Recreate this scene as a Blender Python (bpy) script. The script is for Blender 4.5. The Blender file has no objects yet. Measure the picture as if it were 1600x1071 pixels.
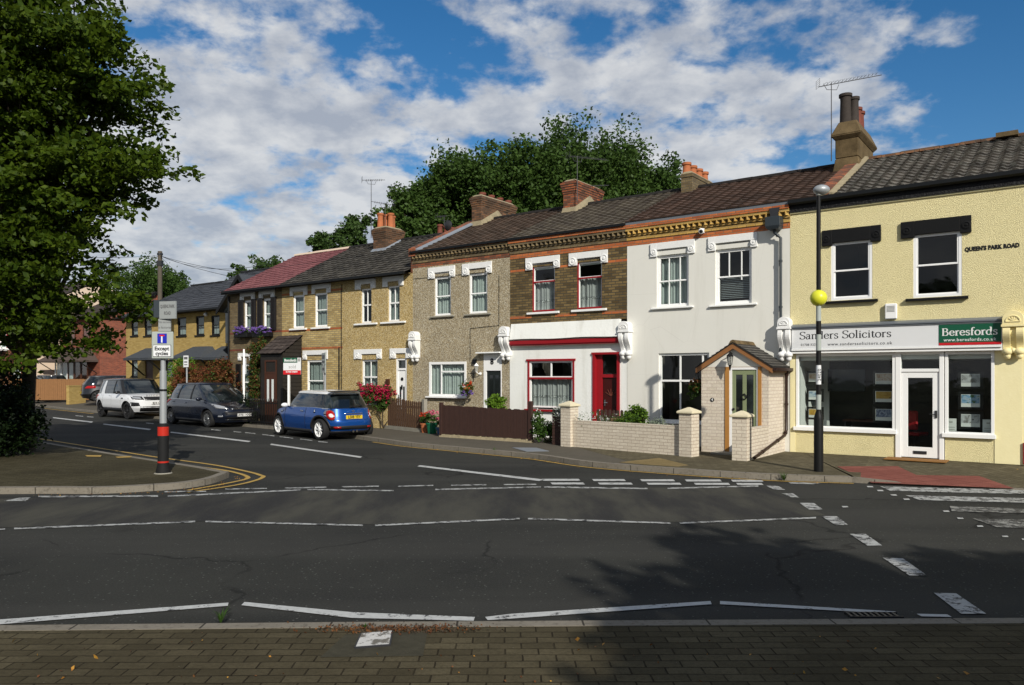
import bpy, bmesh, math, random
import numpy as np
from mathutils import Vector, Matrix
random.seed(11)
RNG = np.random.default_rng(5)
R = math.radians
sc = bpy.context.scene
COL = sc.collection

# ------------------------------------------------------------------ camera, sky, sun, exposure
EYE = 1.9
cam_d = bpy.data.cameras.new("camera")
cam = bpy.data.objects.new("camera", cam_d); COL.objects.link(cam)
cam.location = (0, 0, EYE); cam.rotation_euler = (R(90), 0, 0)
cam_d.sensor_width = 36; cam_d.lens = 27.0; cam_d.shift_y = 0.0328
cam_d.clip_start = 0.1; cam_d.clip_end = 3000
sc.camera = cam

SUN_EL = 30.0
SUN_DX, SUN_DY = 0.33, -0.944          # where the sun stands, as seen from above
SUN_STRENGTH = 5.0
SKY_STRENGTH = 0.095
EXPOSURE = 0.0

w = bpy.data.worlds.new("World"); sc.world = w; w.use_nodes = True
nt = w.node_tree; nt.nodes.clear()
def wn(t, **k):
    n = nt.nodes.new(t)
    for a, b in k.items():
        if a.startswith('i_'): n.inputs[a[2:].replace('_', ' ')].default_value = b
        else: setattr(n, a, b)
    return n
wl = nt.links.new
out = wn('ShaderNodeOutputWorld')
sky = wn('ShaderNodeTexSky'); sky.sky_type = 'NISHITA'; sky.sun_disc = False
sky.sun_elevation = R(SUN_EL); sky.sun_rotation = math.atan2(SUN_DX, SUN_DY)
sky.air_density = 1.0; sky.dust_density = 0.3; sky.ozone_density = 3.0
hs = wn('ShaderNodeHueSaturation'); hs.inputs['Saturation'].default_value = 1.32; wl(sky.outputs[0], hs.inputs['Color'])
bgs = wn('ShaderNodeBackground'); bgs.inputs[1].default_value = SKY_STRENGTH; wl(hs.outputs[0], bgs.inputs[0])
tc = wn('ShaderNodeTexCoord'); sep = wn('ShaderNodeSeparateXYZ'); wl(tc.outputs['Generated'], sep.inputs[0])
def wm(op, a, b=None, c=None, clamp=False):
    n = nt.nodes.new('ShaderNodeMath'); n.operation = op; n.use_clamp = clamp
    for i, x in enumerate((a, b, c)):
        if x is None: continue
        if isinstance(x, (int, float)): n.inputs[i].default_value = x
        else: wl(x, n.inputs[i])
    return n.outputs[0]
# the cloud layer: the view direction meets a flat layer overhead
zz = wm('MAXIMUM', sep.outputs[2], 0.0); zp = wm('ADD', zz, 0.30)
px_ = wm('DIVIDE', sep.outputs[0], zp); py_ = wm('DIVIDE', sep.outputs[1], zp)
cmb = wn('ShaderNodeCombineXYZ'); wl(px_, cmb.inputs[0]); wl(py_, cmb.inputs[1])
def wnoise(scale, detail, rough, off=(0, 0, 0), dist=0.0, src=None):
    mp = wn('ShaderNodeMapping'); mp.inputs['Location'].default_value = off; wl(src or cmb.outputs[0], mp.inputs[0])
    n = wn('ShaderNodeTexNoise'); n.inputs['Scale'].default_value = scale; n.inputs['Detail'].default_value = detail
    n.inputs['Roughness'].default_value = rough; n.inputs['Distortion'].default_value = dist
    wl(mp.outputs[0], n.inputs['Vector']); return n.outputs[0]
def wramp(x, a, b, c=0.0, d=1.0):
    n = wn('ShaderNodeMapRange'); n.interpolation_type = 'SMOOTHSTEP'
    for i, q in zip((1, 2, 3, 4), (a, b, c, d)): n.inputs[i].default_value = q
    wl(x, n.inputs[0]); return n.outputs[0]
big = wnoise(2.2, 2, .5, (3.1, 7.7, 0))
mid = wnoise(7.5, 8, .55, (1.2, 4.4, 0), .1)
fine = wnoise(22, 6, .62, (5, 1, 0), .2)
cov = wm('ADD', wm('MULTIPLY', big, .75), wm('ADD', wm('MULTIPLY', mid, .75), wm('MULTIPLY', fine, .22)))
# fewer clouds towards the right of the street, more low down and to the left
side = wm('ADD', wramp(px_, -.5, .3, .075, .015), wramp(px_, .55, .80, 0.0, -.21))
low = wramp(sep.outputs[2], .02, .45, .12, -.01)
cov2 = wm('ADD', cov, wm('ADD', side, low))
cmask = wramp(cov2, .775, .965)
shade = wm('ADD', wm('MULTIPLY', wnoise(8.5, 8, .58, (1.215, 4.43, .2), .1), .75), wm('MULTIPLY', wnoise(3.0, 3, .5, (9, 2, 0)), .35))
cr = wn('ShaderNodeValToRGB'); wl(shade, cr.inputs[0])
cr.color_ramp.elements[0].position = .43; cr.color_ramp.elements[0].color = (.42, .46, .535, 1)
cr.color_ramp.elements[1].position = .66; cr.color_ramp.elements[1].color = (.76, .77, .78, 1)
bgc = wn('ShaderNodeBackground'); bgc.inputs[1].default_value = .93; wl(cr.outputs[0], bgc.inputs[0])
mix = wn('ShaderNodeMixShader'); wl(wm('MULTIPLY', cmask, .93), mix.inputs[0]); wl(bgs.outputs[0], mix.inputs[1]); wl(bgc.outputs[0], mix.inputs[2])
wl(mix.outputs[0], out.inputs[0])

sd = bpy.data.lights.new("sun", 'SUN'); sd.energy = SUN_STRENGTH; sd.angle = R(0.53); sd.color = (1.0, .945, .85)
sun = bpy.data.objects.new("sun", sd); COL.objects.link(sun)
ce = math.cos(R(SUN_EL))
sun.rotation_euler = Vector((-SUN_DX * ce, -SUN_DY * ce, -math.sin(R(SUN_EL)))).to_track_quat('-Z', 'Y').to_euler()
sun.location = (30, -60, 50)
sc.view_settings.view_transform = 'Standard'; sc.view_settings.look = 'None'
sc.view_settings.exposure = EXPOSURE; sc.view_settings.gamma = 1.0
sc.render.engine = 'CYCLES'
sc.cycles.max_bounces = 6; sc.cycles.transparent_max_bounces = 10
sc.cycles.use_denoising = True

# ------------------------------------------------------------------ measuring: where things stand on the ground or on the terrace front
FP = 1200.0; HY = 588.0
def G(px, py, z=0.0):
    Y = FP * (EYE - z) / (py - HY); return ((px - 800) / FP * Y, Y)
class Frame:
    def __init__(s, ox, oy, ang):
        s.o = (ox, oy); s.ang = ang; s.c = math.cos(ang); s.s = math.sin(ang)
    def W(s, a, t, z=0.0): return (s.o[0] + a * s.c - t * s.s, s.o[1] + a * s.s + t * s.c, z)
    def S(s, px, t=0.0):
        k = (px - 800) / FP
        return (k * (s.o[1] + t * s.c) - s.o[0] + t * s.s) / (s.c - k * s.s)
    def Z(s, px, py, t=0.0):
        a = s.S(px, t); return EYE + (HY - py) * s.W(a, t)[1] / FP
    def L(s, x, y):
        dx, dy = x - s.o[0], y - s.o[1]; return (dx * s.c + dy * s.s, -dx * s.s + dy * s.c)
TER = Frame(6.63, 18.3, math.atan2(-.5938, .8046))     # terrace: a = along the front (to the right), t = into the building
S, Z = TER.S, TER.Z

# ------------------------------------------------------------------ materials
MATS = {}
class NT:
    def __init__(s, name):
        s.m = bpy.data.materials.new(name); s.m.use_nodes = True; s.t = s.m.node_tree; s.t.nodes.clear()
        s.out = s.n('ShaderNodeOutputMaterial'); s.tc = s.n('ShaderNodeTexCoord')
    def n(s, t, **k):
        n = s.t.nodes.new(t)
        for a, b in k.items():
            if a in ('operation', 'blend_type', 'data_type', 'feature', 'noise_dimensions', 'interpolation_type', 'use_clamp', 'wave_type', 'bands_direction', 'distance'): setattr(n, a, b)
        return n
    def l(s, a, b): s.t.links.new(a, b)
    def val(s, inp, x):
        if isinstance(x, (int, float)): inp.default_value = x
        elif isinstance(x, tuple): inp.default_value = (x + (1,)) if len(x) == 3 and inp.type == 'RGBA' else x
        else: s.l(x, inp)
    def math(s, op, a, b=0.0, clamp=False):
        n = s.n('ShaderNodeMath', operation=op, use_clamp=clamp); s.val(n.inputs[0], a); s.val(n.inputs[1], b); return n.outputs[0]
    def noise(s, scale, detail=4, rough=.5, vec=None, dist=0.0):
        n = s.n('ShaderNodeTexNoise'); n.inputs['Scale'].default_value = scale; n.inputs['Detail'].default_value = detail
        n.inputs['Roughness'].default_value = rough; n.inputs['Distortion'].default_value = dist
        s.l(vec or s.tc.outputs['Object'], n.inputs['Vector']); return n.outputs[0]
    def voro(s, scale, feature='F1', vec=None, out='Distance', rnd=1.0):
        n = s.n('ShaderNodeTexVoronoi', feature=feature); n.inputs['Scale'].default_value = scale; n.inputs['Randomness'].default_value = rnd
        s.l(vec or s.tc.outputs['Object'], n.inputs['Vector']); return n.outputs[out]
    def ramp(s, x, a, b, c=0.0, d=1.0):
        n = s.n('ShaderNodeMapRange'); n.interpolation_type = 'SMOOTHSTEP'
        for i, q in zip((1, 2, 3, 4), (a, b, c, d)): n.inputs[i].default_value = q
        s.l(x, n.inputs[0]); return n.outputs[0]
    def mix(s, f, a, b, bt='MIX'):
        n = s.n('ShaderNodeMix', data_type='RGBA', blend_type=bt); s.val(n.inputs[0], f); s.val(n.inputs[6], a); s.val(n.inputs[7], b); return n.outputs[2]
    def uz(s, k=1.0):       # (along, height) from object space, for brick bonds on walls
        sp = s.n('ShaderNodeSeparateXYZ'); s.l(s.tc.outputs['Object'], sp.inputs[0])
        c = s.n('ShaderNodeCombineXYZ'); s.l(s.math('ADD', sp.outputs[0], sp.outputs[1]), c.inputs[0]); s.l(sp.outputs[2], c.inputs[1]); return c.outputs[0]
    def bump(s, h, strength=.3, dist=.01, normal=None):
        n = s.n('ShaderNodeBump'); n.inputs['Strength'].default_value = strength; n.inputs['Distance'].default_value = dist
        s.l(h, n.inputs['Height'])
        if normal: s.l(normal, n.inputs['Normal'])
        return n.outputs[0]
    def pbsdf(s, col, rough=.7, metal=0.0, spec=.5, normal=None, **k):
        n = s.n('ShaderNodeBsdfPrincipled'); s.val(n.inputs['Base Color'], col); s.val(n.inputs['Roughness'], rough)
        n.inputs['Metallic'].default_value = metal; n.inputs['Specular IOR Level'].default_value = spec
        if normal: s.l(normal, n.inputs['Normal'])
        for a, b in k.items(): s.val(n.inputs[a.replace('_', ' ')], b)
        s.l(n.outputs[0], s.out.inputs[0]); return n
def M(name): return MATS[name]
def reg(t, name): MATS[name] = t.m; return t.m

def weathered(name, col, rough, var, bscale, bump, dirt=.5):
    t = NT(name); mp = t.n('ShaderNodeMapping'); mp.inputs['Scale'].default_value = (3.2, 3.2, .28); t.l(t.tc.outputs['Object'], mp.inputs[0])
    streak = t.ramp(t.noise(1.0, 6, .65, mp.outputs[0]), .50, .74); patch = t.ramp(t.noise(.8, 6, .65), .45, .75)
    c = t.mix(t.noise(6, 5, .6), tuple(x * (1 - var) for x in col), col); c = t.mix(t.math('MULTIPLY', streak, .22 * dirt / .5), c, (.40, .38, .31)); c = t.mix(t.math('MULTIPLY', patch, .12), c, (.52, .51, .45))
    c = t.mix(t.ramp(t.voro(.9, 'DISTANCE_TO_EDGE'), 0, .003, .25, 0), c, (.3, .29, .26))
    t.pbsdf(c, rough, 0, .3, t.bump(t.noise(bscale, 4, .6), bump, .01)); return reg(t, name)
def plain(name, col, rough=.6, metal=0.0, spec=.35, var=.12, vscale=6, bump=0.0, bscale=60, **k):
    t = NT(name); c = t.mix(t.math('MULTIPLY', t.noise(vscale, 5, .6), 1.0), tuple(x * (1 - var) for x in col), tuple(min(1, x * (1 + var)) for x in col))
    nrm = t.bump(t.noise(bscale, 4, .6), bump, .01) if bump else None
    t.pbsdf(c, rough, metal, spec, nrm, **k); return reg(t, name)
def brick(name, ca, cb, mortar, row=.075, wid=.225, ms=.011, var=.5, rough=.9, stain=.35, bumps=.5, uz=True, offset=.5, squash=1.0, extra=None):
    t = NT(name); vec = t.uz() if uz else t.tc.outputs['Object']
    b = t.n('ShaderNodeTexBrick'); t.l(vec, b.inputs['Vector']); b.offset = offset; b.squash = squash
    b.inputs['Scale'].default_value = 1; b.inputs['Brick Width'].default_value = wid; b.inputs['Row Height'].default_value = row
    b.inputs['Mortar Size'].default_value = ms; b.inputs['Mortar Smooth'].default_value = .3; b.inputs['Bias'].default_value = 0
    b.inputs['Color1'].default_value = (0, 0, 0, 1); b.inputs['Color2'].default_value = (1, 1, 1, 1); b.inputs['Mortar'].default_value = (.5, .5, .5, 1)
    rnd = b.outputs['Color']; fac = b.outputs['Fac']
    col = t.mix(rnd, ca, cb)
    if extra: col = t.mix(t.ramp(t.noise(2.2, 3, .6), .48, .62), col, extra)
    col = t.mix(t.ramp(t.noise(28, 4, .65), .3, .75, 0, .35), col, tuple(x * .45 for x in ca))
    col = t.mix(fac, col, mortar)
    col = t.mix(t.ramp(t.noise(.9, 5, .6), .35, .7, 0, stain), col, tuple(x * .45 for x in mortar))
    h = t.math('ADD', t.math('MULTIPLY', fac, -1.0), t.math('MULTIPLY', t.noise(70, 3, .6), .35))
    t.pbsdf(col, rough, 0, .3, t.bump(h, bumps, .008)); return reg(t, name)
def pebble(name, stones, scale=46, rough=.95, stain=.18):
    t = NT(name); v = t.n('ShaderNodeTexVoronoi'); v.inputs['Scale'].default_value = scale; t.l(t.tc.outputs['Object'], v.inputs['Vector'])
    sp = t.n('ShaderNodeSeparateColor'); t.l(v.outputs['Color'], sp.inputs[0])
    r = t.n('ShaderNodeValToRGB'); t.l(sp.outputs[0], r.inputs[0]); r.color_ramp.interpolation = 'CONSTANT'
    els = r.color_ramp.elements
    for i, c in enumerate(stones):
        e = els[0] if i == 0 else els.new(i / len(stones))
        e.color = c + (1,)
    els[0].position = 0
    d = t.ramp(v.outputs['Distance'], .25, .75, 0, .75)
    col = t.mix(d, r.outputs[0], tuple(x * .38 for x in stones[0]))
    col = t.mix(t.ramp(t.noise(1.1, 6, .6), .42, .72, 0, stain), col, (.09, .085, .07))
    nrm = t.bump(t.math('MULTIPLY', v.outputs['Distance'], -1.0), .6, .012)
    t.pbsdf(col, rough, 0, .2, nrm); return reg(t, name)
brick('yellow_stock_brick', (.37, .255, .085), (.62, .47, .20), (.24, .20, .13), stain=.3)
brick('dark_stock_brick', (.085, .055, .020), (.24, .165, .065), (.050, .046, .034), stain=.3)
brick('sooty_stock_brick', (.13, .09, .04), (.26, .19, .09), (.12, .10, .07), stain=.5)
brick('brown_red_brick', (.07, .035, .02), (.26, .12, .055), (.08, .065, .045), stain=.45)
brick('red_rubbed_brick', (.36, .085, .025), (.56, .165, .045), (.22, .12, .07), row=.075, stain=.15)
brick('weathered_red_brick', (.11, .04, .022), (.40, .115, .045), (.09, .07, .05), stain=.35)
brick('dark_red_band', (.14, .035, .02), (.26, .06, .03), (.12, .07, .05), stain=.2)
brick('new_yellow_brick', (.34, .225, .060), (.47, .33, .11), (.34, .25, .10), stain=.12, bumps=.3)
brick('modern_red_brick', (.16, .038, .02), (.33, .085, .04), (.17, .10, .075), stain=.15)
brick('cream_painted_brick', (.60, .53, .42), (.68, .61, .49), (.40, .32, .25), ms=.007, stain=.10, bumps=.6)
brick('porch_cream_brick', (.60, .53, .42), (.68, .61, .50), (.42, .33, .28), row=.078, wid=.24, ms=.006, stain=.06, bumps=.4)
brick('bright_yellow_brick', (.42, .245, .05), (.58, .37, .10), (.32, .22, .09), stain=.15)
pebble('grey_gold_pebbledash', [(.48, .405, .27), (.36, .28, .16), (.58, .51, .37), (.23, .18, .11), (.66, .61, .48), (.42, .34, .20)], 52)
pebble('golden_pebbledash', [(.58, .425, .175), (.46, .32, .12), (.68, .54, .27), (.28, .19, .075), (.74, .63, .40), (.54, .39, .16)], 52)
weathered('white_render', (.685, .675, .615), .85, .02, 90, .15); weathered('white_old_paint', (.80, .81, .77), .8, .05, 14, .5, .75)
plain('white_gloss', (.80, .80, .78), .35, var=.03)
plain('white_stucco', (.74, .74, .72), .7, var=.08, vscale=14, bump=.3, bscale=40)
plain('cream_stucco', (.78, .68, .36), .8, var=.06, vscale=14, bump=.3, bscale=40)
plain('grey_lead', (.19, .21, .235), .5, var=.25, vscale=9)
plain('grey_fascia', (.13, .145, .16), .45, var=.06)
plain('black_paint', (.007, .007, .007), .5, spec=.2, var=.2)
plain('black_plastic', (.007, .008, .009), .5, spec=.2, var=.1)
plain('brown_pipe', (.028, .014, .010), .35, var=.1)
plain('slate_pipe', (.028, .036, .042), .4, var=.1)
plain('red_paint', (.27, .010, .015), .35, var=.08)
plain('dark_red_door', (.045, .006, .005), .35, var=.15)
plain('orange_timber', (.38, .18, .045), .5, var=.15, vscale=12)
plain('barge_timber', (.25, .11, .038), .5, var=.12, vscale=12)
plain('sage_door_paint', (.20, .235, .125), .45, var=.05)
plain('black_stain_timber', (.016, .013, .010), .6, var=.3, bump=.3)
plain('brown_door', (.055, .018, .008), .45, var=.25, vscale=20)
plain('brown_fence_stain', (.040, .018, .013), .75, var=.3, vscale=10, bump=.5)
plain('picket_brown', (.085, .045, .024), .8, var=.35, vscale=8, bump=.5)
plain('shutter_black', (.012, .010, .010), .5, var=.2)
plain('new_fence_wood', (.21, .10, .036), .75, var=.25, vscale=7, bump=.4)
plain('terracotta', (.36, .12, .05), .85, spec=.2, var=.3, vscale=9)
plain('pot_red_dark', (.15, .042, .025), .8, var=.4, vscale=9)
plain('pot_black', (.035, .027, .022), .85, var=.4, vscale=9)
plain('dirty_mortar', (.27, .225, .14), .95, var=.45, vscale=7, bump=.8, bscale=30)
plain('weathered_stone', (.115, .082, .042), .95, spec=.1, var=.85, vscale=3.5, bump=.8, bscale=30)
plain('metal_grey', (.32, .335, .34), .45, metal=.3, var=.1)
plain('aerial_metal', (.06, .06, .062), .6, metal=.2, var=.1)
plain('dark_metal', (.03, .03, .032), .45, metal=.3, var=.1)
plain('cap_stone', (.60, .54, .38), .85, spec=.2, var=.08)
plain('patch_tarmac', (.050, .046, .032), .93, spec=.08, var=.4, vscale=14, bump=.5)
plain('slate_plain', (.050, .056, .064), .8, spec=.2, var=.3, vscale=8)
plain('canopy_plain', (.075, .055, .046), .85, spec=.2, var=.3, vscale=8)
plain('interior_wall', (.16, .14, .12), .9, var=.1)
plain('interior_dark', (.035, .033, .030), .9, var=.2)
plain('interior_white', (.60, .60, .58), .8, var=.04)
plain('carpet', (.04, .035, .03), .95, var=.2)
plain('door_black', (.012, .016, .015), .25, var=.1)
plain('net_curtain_flat', (.62, .66, .64), .9, var=.08)
plain('bark', (.055, .042, .028), .95, var=.4, vscale=12, bump=1.0, bscale=18)
plain('pole_wood', (.085, .07, .052), .9, var=.35, vscale=9, bump=.6)
plain('sign_green', (.006, .085, .042), .4, var=.04)
plain('sign_red', (.50, .012, .018), .4, var=.04)
plain('sign_white', (.66, .67, .67), .45, var=.03)
plain('sign_grey_white', (.33, .36, .33), .4, var=.08)
plain('sign_blue', (.012, .02, .33), .35, var=.04)
plain('nameplate_grey', (.26, .275, .27), .5, var=.1)
plain('ink', (.008, .008, .009), .5, var=.05)
plain('ink_grey', (.10, .10, .105), .5, var=.05)
plain('ink_white', (.72, .72, .70), .5, var=.03)
plain('ink_pale_grey', (.30, .30, .28), .5, var=.03)
plain('beacon_yellow', (.62, .62, .035), .35, var=.03, Subsurface_Weight=0.0)
plain('bollard_rubber', (.012, .012, .012), .7, spec=.15, var=.2)
plain('reflective_red', (.42, .022, .012), .35, var=.08)
plain('coir_mat', (.24, .115, .03), .95, var=.3, vscale=40, bump=.6)
plain('soil', (.05, .035, .022), .95, var=.4, vscale=12, bump=.6)
plain('concrete', (.26, .245, .20), .9, var=.25, vscale=5, bump=.4)
plain('shed_bargeboard', (.02, .018, .016), .5, var=.1)
plain('peach_render', (.58, .46, .35), .85, var=.04)
plain('green_glaze', (.01, .12, .06), .2, var=.1)
plain('blue_glaze', (.03, .10, .22), .25, var=.1)
plain('chair_red', (.35, .006, .012), .5, var=.1)
plain('screen_black', (.004, .005, .010), .12, var=.1)
plain('paper', (.60, .60, .58), .7, var=.05)
plain('bargeboard_grey', (.10, .10, .10), .6, var=.1)

def tile_mat(name, ca, cb, moss, tw=.3, course=.3, lich=.5, rough=.9):
    """roof covering: courses are real steps; here only colour per tile and grit. Slope coordinate arrives as UV."""
    t = NT(name); uv = t.n('ShaderNodeUVMap')
    b = t.n('ShaderNodeTexBrick'); t.l(uv.outputs[0], b.inputs['Vector']); b.offset = 0.0
    b.inputs['Scale'].default_value = 1; b.inputs['Brick Width'].default_value = tw; b.inputs['Row Height'].default_value = course
    b.inputs['Mortar Size'].default_value = .007; b.inputs['Mortar Smooth'].default_value = .2
    b.inputs['Color1'].default_value = (0, 0, 0, 1); b.inputs['Color2'].default_value = (1, 1, 1, 1)
    col = t.mix(b.outputs['Color'], ca, cb)
    col = t.mix(t.ramp(t.noise(11, 6, .7), .45, .68, 0, lich), col, moss)
    col = t.mix(t.ramp(t.noise(.8, 4, .6), .4, .7, 0, .35), col, tuple(x * .5 for x in ca))
    col = t.mix(t.ramp(t.voro(5.5), .03, .06, .75, 0.0), col, (.42, .41, .36))
    col = t.mix(t.math('MULTIPLY', b.outputs['Fac'], .85), col, (.01, .01, .01))
    t.pbsdf(col, rough, 0, .25, t.bump(t.noise(60, 4, .7), .5, .01)); return reg(t, name)
tile_mat('brown_roof_tile', (.050, .032, .022), (.105, .068, .048), (.12, .105, .075), lich=.35)
tile_mat('redbrown_roof_tile', (.045, .027, .019), (.098, .058, .042), (.10, .07, .05), lich=.3)
tile_mat('grey_brown_roof_tile', (.058, .045, .035), (.115, .095, .07), (.15, .14, .10), lich=.5)
tile_mat('grey_pantile', (.042, .036, .030), (.12, .105, .088), (.20, .20, .17), lich=.65)
tile_mat('dark_old_tile', (.028, .025, .022), (.072, .065, .055), (.10, .095, .07), lich=.4)
tile_mat('pink_roof_tile', (.17, .058, .062), (.23, .085, .088), (.18, .08, .08), lich=.2)
tile_mat('slate_grey_tile', (.032, .036, .044), (.055, .060, .070), (.07, .07, .07), lich=.15)
tile_mat('porch_small_tile', (.060, .054, .046), (.12, .11, .095), (.14, .14, .12), tw=.165, course=.1, lich=.4)
tile_mat('canopy_tile', (.040, .030, .026), (.075, .058, .05), (.07, .06, .05), lich=.2)

# rough cast cream wall
t = NT('cream_roughcast')
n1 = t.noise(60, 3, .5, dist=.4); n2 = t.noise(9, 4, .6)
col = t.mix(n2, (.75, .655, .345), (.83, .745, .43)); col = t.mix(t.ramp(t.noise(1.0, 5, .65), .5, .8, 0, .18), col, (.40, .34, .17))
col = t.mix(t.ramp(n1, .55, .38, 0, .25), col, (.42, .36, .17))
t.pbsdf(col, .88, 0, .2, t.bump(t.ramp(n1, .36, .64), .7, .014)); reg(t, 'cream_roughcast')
t = NT('cream_smooth'); t.pbsdf(t.mix(t.noise(5, 5, .6), (.76, .675, .37), (.84, .765, .46)), .7, 0, .4, t.bump(t.noise(24, 4, .6), .3, .01)); reg(t, 'cream_smooth')
t = NT('black_roughcast'); t.pbsdf((.008, .008, .009), .6, 0, .25, t.bump(t.noise(26, 3, .5, dist=.5), 1.0, .03)); reg(t, 'black_roughcast')
# glass
t = NT('glass'); lw = t.n('ShaderNodeLayerWeight'); lw.inputs[0].default_value = .5
tr = t.n('ShaderNodeBsdfTransparent'); tr.inputs[0].default_value = (.84, .90, .88, 1)
gl = t.n('ShaderNodeBsdfGlossy'); gl.inputs['Roughness'].default_value = .03
t.l(t.bump(t.noise(2.2, 2, .5), .05, .05), gl.inputs['Normal'])
ms = t.n('ShaderNodeMixShader'); t.l(t.math('ADD', t.math('MULTIPLY', t.math('POWER', lw.outputs['Facing'], 4.0), .9), .045), ms.inputs[0]); t.l(tr.outputs[0], ms.inputs[1]); t.l(gl.outputs[0], ms.inputs[2])
t.l(ms.outputs[0], t.out.inputs[0]); reg(t, 'glass')
# net curtain: partly see-through, pleated by its own geometry
def net(name, col, op, lace=False):
    t = NT(name); df = t.n('ShaderNodeBsdfDiffuse'); df.inputs[0].default_value = col + (1,)
    tl = t.n('ShaderNodeBsdfTranslucent'); tl.inputs[0].default_value = col + (1,)
    tr = t.n('ShaderNodeBsdfTransparent'); m1 = t.n('ShaderNodeMixShader'); m1.inputs[0].default_value = .3
    t.l(df.outputs[0], m1.inputs[1]); t.l(tl.outputs[0], m1.inputs[2])
    m2 = t.n('ShaderNodeMixShader'); uv = t.n('ShaderNodeUVMap')
    f = t.math('ADD', t.math('MULTIPLY', t.noise(9, 3, .5), .25), op - .12)
    if lace:
        sp = t.n('ShaderNodeSeparateXYZ'); t.l(uv.outputs[0], sp.inputs[0]); v = sp.outputs[1]
        band = t.math('MULTIPLY', t.ramp(v, .30, .33), t.ramp(v, .40, .43, 1.0, 0.0))
        hole = t.ramp(t.voro(26, vec=t.tc.outputs['Object']), .2, .5, .45, -.25)
        f = t.math('ADD', f, t.math('MULTIPLY', band, hole)); f = t.math('ADD', f, t.ramp(v, .02, .24, .22, 0.0), True)
    t.l(f, m2.inputs[0]); t.l(tr.outputs[0], m2.inputs[1]); t.l(m1.outputs[0], m2.inputs[2]); t.l(m2.outputs[0], t.out.inputs[0]); return reg(t, name)
net('net_curtain', (.62, .68, .65), .74); net('lace_curtain', (.74, .75, .74), .55, True); net('thin_net', (.46, .52, .50), .62)
# foliage
def leaf(name, ca, cb, cc, scale=1.3, tr=.35, rough=.55):
    t = NT(name); n = t.noise(scale, 3, .6); n2 = t.noise(scale * 9, 3, .6)
    col = t.mix(t.ramp(n, .35, .65), ca, cb); col = t.mix(t.ramp(n2, .45, .72, 0, .8), col, cc)
    pb = t.pbsdf(col, rough, 0, .16)
    tl = t.n('ShaderNodeBsdfTranslucent'); t.l(t.mix(.5, col, cc), tl.inputs[0])
    m = t.n('ShaderNodeMixShader'); m.inputs[0].default_value = tr; t.l(pb.outputs[0], m.inputs[1]); t.l(tl.outputs[0], m.inputs[2]); t.l(m.outputs[0], t.out.inputs[0]); return reg(t, name)
leaf('maple_leaf', (.026, .052, .003), (.052, .088, .005), (.10, .14, .010), 1.1, .38)
leaf('distant_leaf', (.032, .066, .012), (.050, .094, .018), (.075, .125, .024), .5, .3)
leaf('distant_leaf_light', (.030, .060, .014), (.045, .085, .02), (.075, .12, .03), .5, .25)
leaf('hedge_leaf', (.005, .012, .003), (.009, .019, .004), (.014, .028, .006), 1.5, .2)
leaf('photinia_leaf', (.13, .026, .016), (.10, .055, .018), (.20, .075, .022), 2.0, .2)
leaf('lime_leaf', (.075, .15, .012), (.11, .20, .018), (.16, .26, .03), 2.0, .3)
leaf('garden_leaf', (.030, .070, .012), (.050, .10, .018), (.085, .14, .028), 3.0, .3)
leaf('ivy_leaf', (.022, .055, .010), (.04, .085, .014), (.08, .11, .02), 2.0, .25)
leaf('silver_leaf', (.16, .20, .14), (.22, .26, .19), (.30, .34, .27), 4.0, .3)
leaf('magenta_petal', (.42, .012, .055), (.55, .03, .10), (.36, .008, .035), 4.0, .25)
leaf('white_petal', (.62, .64, .60), (.70, .71, .68), (.55, .58, .52), 4.0, .3)
leaf('purple_petal', (.14, .09, .34), (.22, .14, .46), (.30, .16, .36), 6.0, .25)
leaf('red_petal', (.55, .035, .02), (.62, .10, .03), (.45, .02, .015), 6.0, .25)
leaf('pink_petal', (.60, .12, .20), (.68, .22, .30), (.50, .08, .15), 6.0, .25)
leaf('rust_leaf', (.10, .035, .015), (.14, .06, .02), (.20, .09, .03), 6.0, .2)
leaf('fallen_leaf', (.34, .16, .03), (.42, .24, .04), (.26, .09, .02), 3.0, .1)

# ground materials
t = NT('asphalt'); pos = t.tc.outputs['Object']
base = t.mix(t.ramp(t.noise(.35, 5, .6), .35, .65), (.023, .0235, .022), (.033, .0335, .0295))
base = t.mix(t.ramp(t.noise(55, 3, .7), .45, .72, 0, .55), base, (.062, .062, .056))
base = t.mix(t.ramp(t.voro(15), .09, .16, .75, 0.0), base, (.125, .125, .115))
base = t.mix(t.ramp(t.noise(.9, 6, .7), .60, .75, 0, .5), base, (.008, .008, .008))
mpx = t.n('ShaderNodeMapping'); mpx.inputs['Scale'].default_value = (.05, .75, 1); t.l(pos, mpx.inputs[0])
base = t.mix(t.ramp(t.noise(1.0, 3, .55, mpx.outputs[0]), .42, .62, 0, .45), base, (.052, .051, .046))
base = t.mix(t.ramp(t.voro(.55, vec=mpx.outputs[0], out='Distance'), .2, .22, .25, 0.0), base, (.016, .016, .016))
crk = t.n('ShaderNodeTexVoronoi', feature='DISTANCE_TO_EDGE'); crk.inputs['Scale'].default_value = .42
wv = t.n('ShaderNodeMix', data_type='VECTOR'); wv.inputs[0].default_value = .28
nz = t.n('ShaderNodeTexNoise'); nz.inputs['Scale'].default_value = 2.5; nz.inputs['Detail'].default_value = 6; t.l(pos, nz.inputs['Vector'])
t.l(pos, wv.inputs[4]); t.l(nz.outputs['Color'], wv.inputs[5]); t.l(wv.outputs[1], crk.inputs['Vector'])
ck = t.math('MULTIPLY', t.ramp(crk.outputs['Distance'], .0, .010, 1.0, 0.0), t.ramp(t.noise(.45, 3, .5), .48, .56))
base = t.mix(t.math('MULTIPLY', ck, .55), base, (.006, .006, .006))
t.pbsdf(base, .92, 0, .08, t.bump(t.noise(160, 3, .7), .5, .006)); reg(t, 'asphalt')
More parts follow.
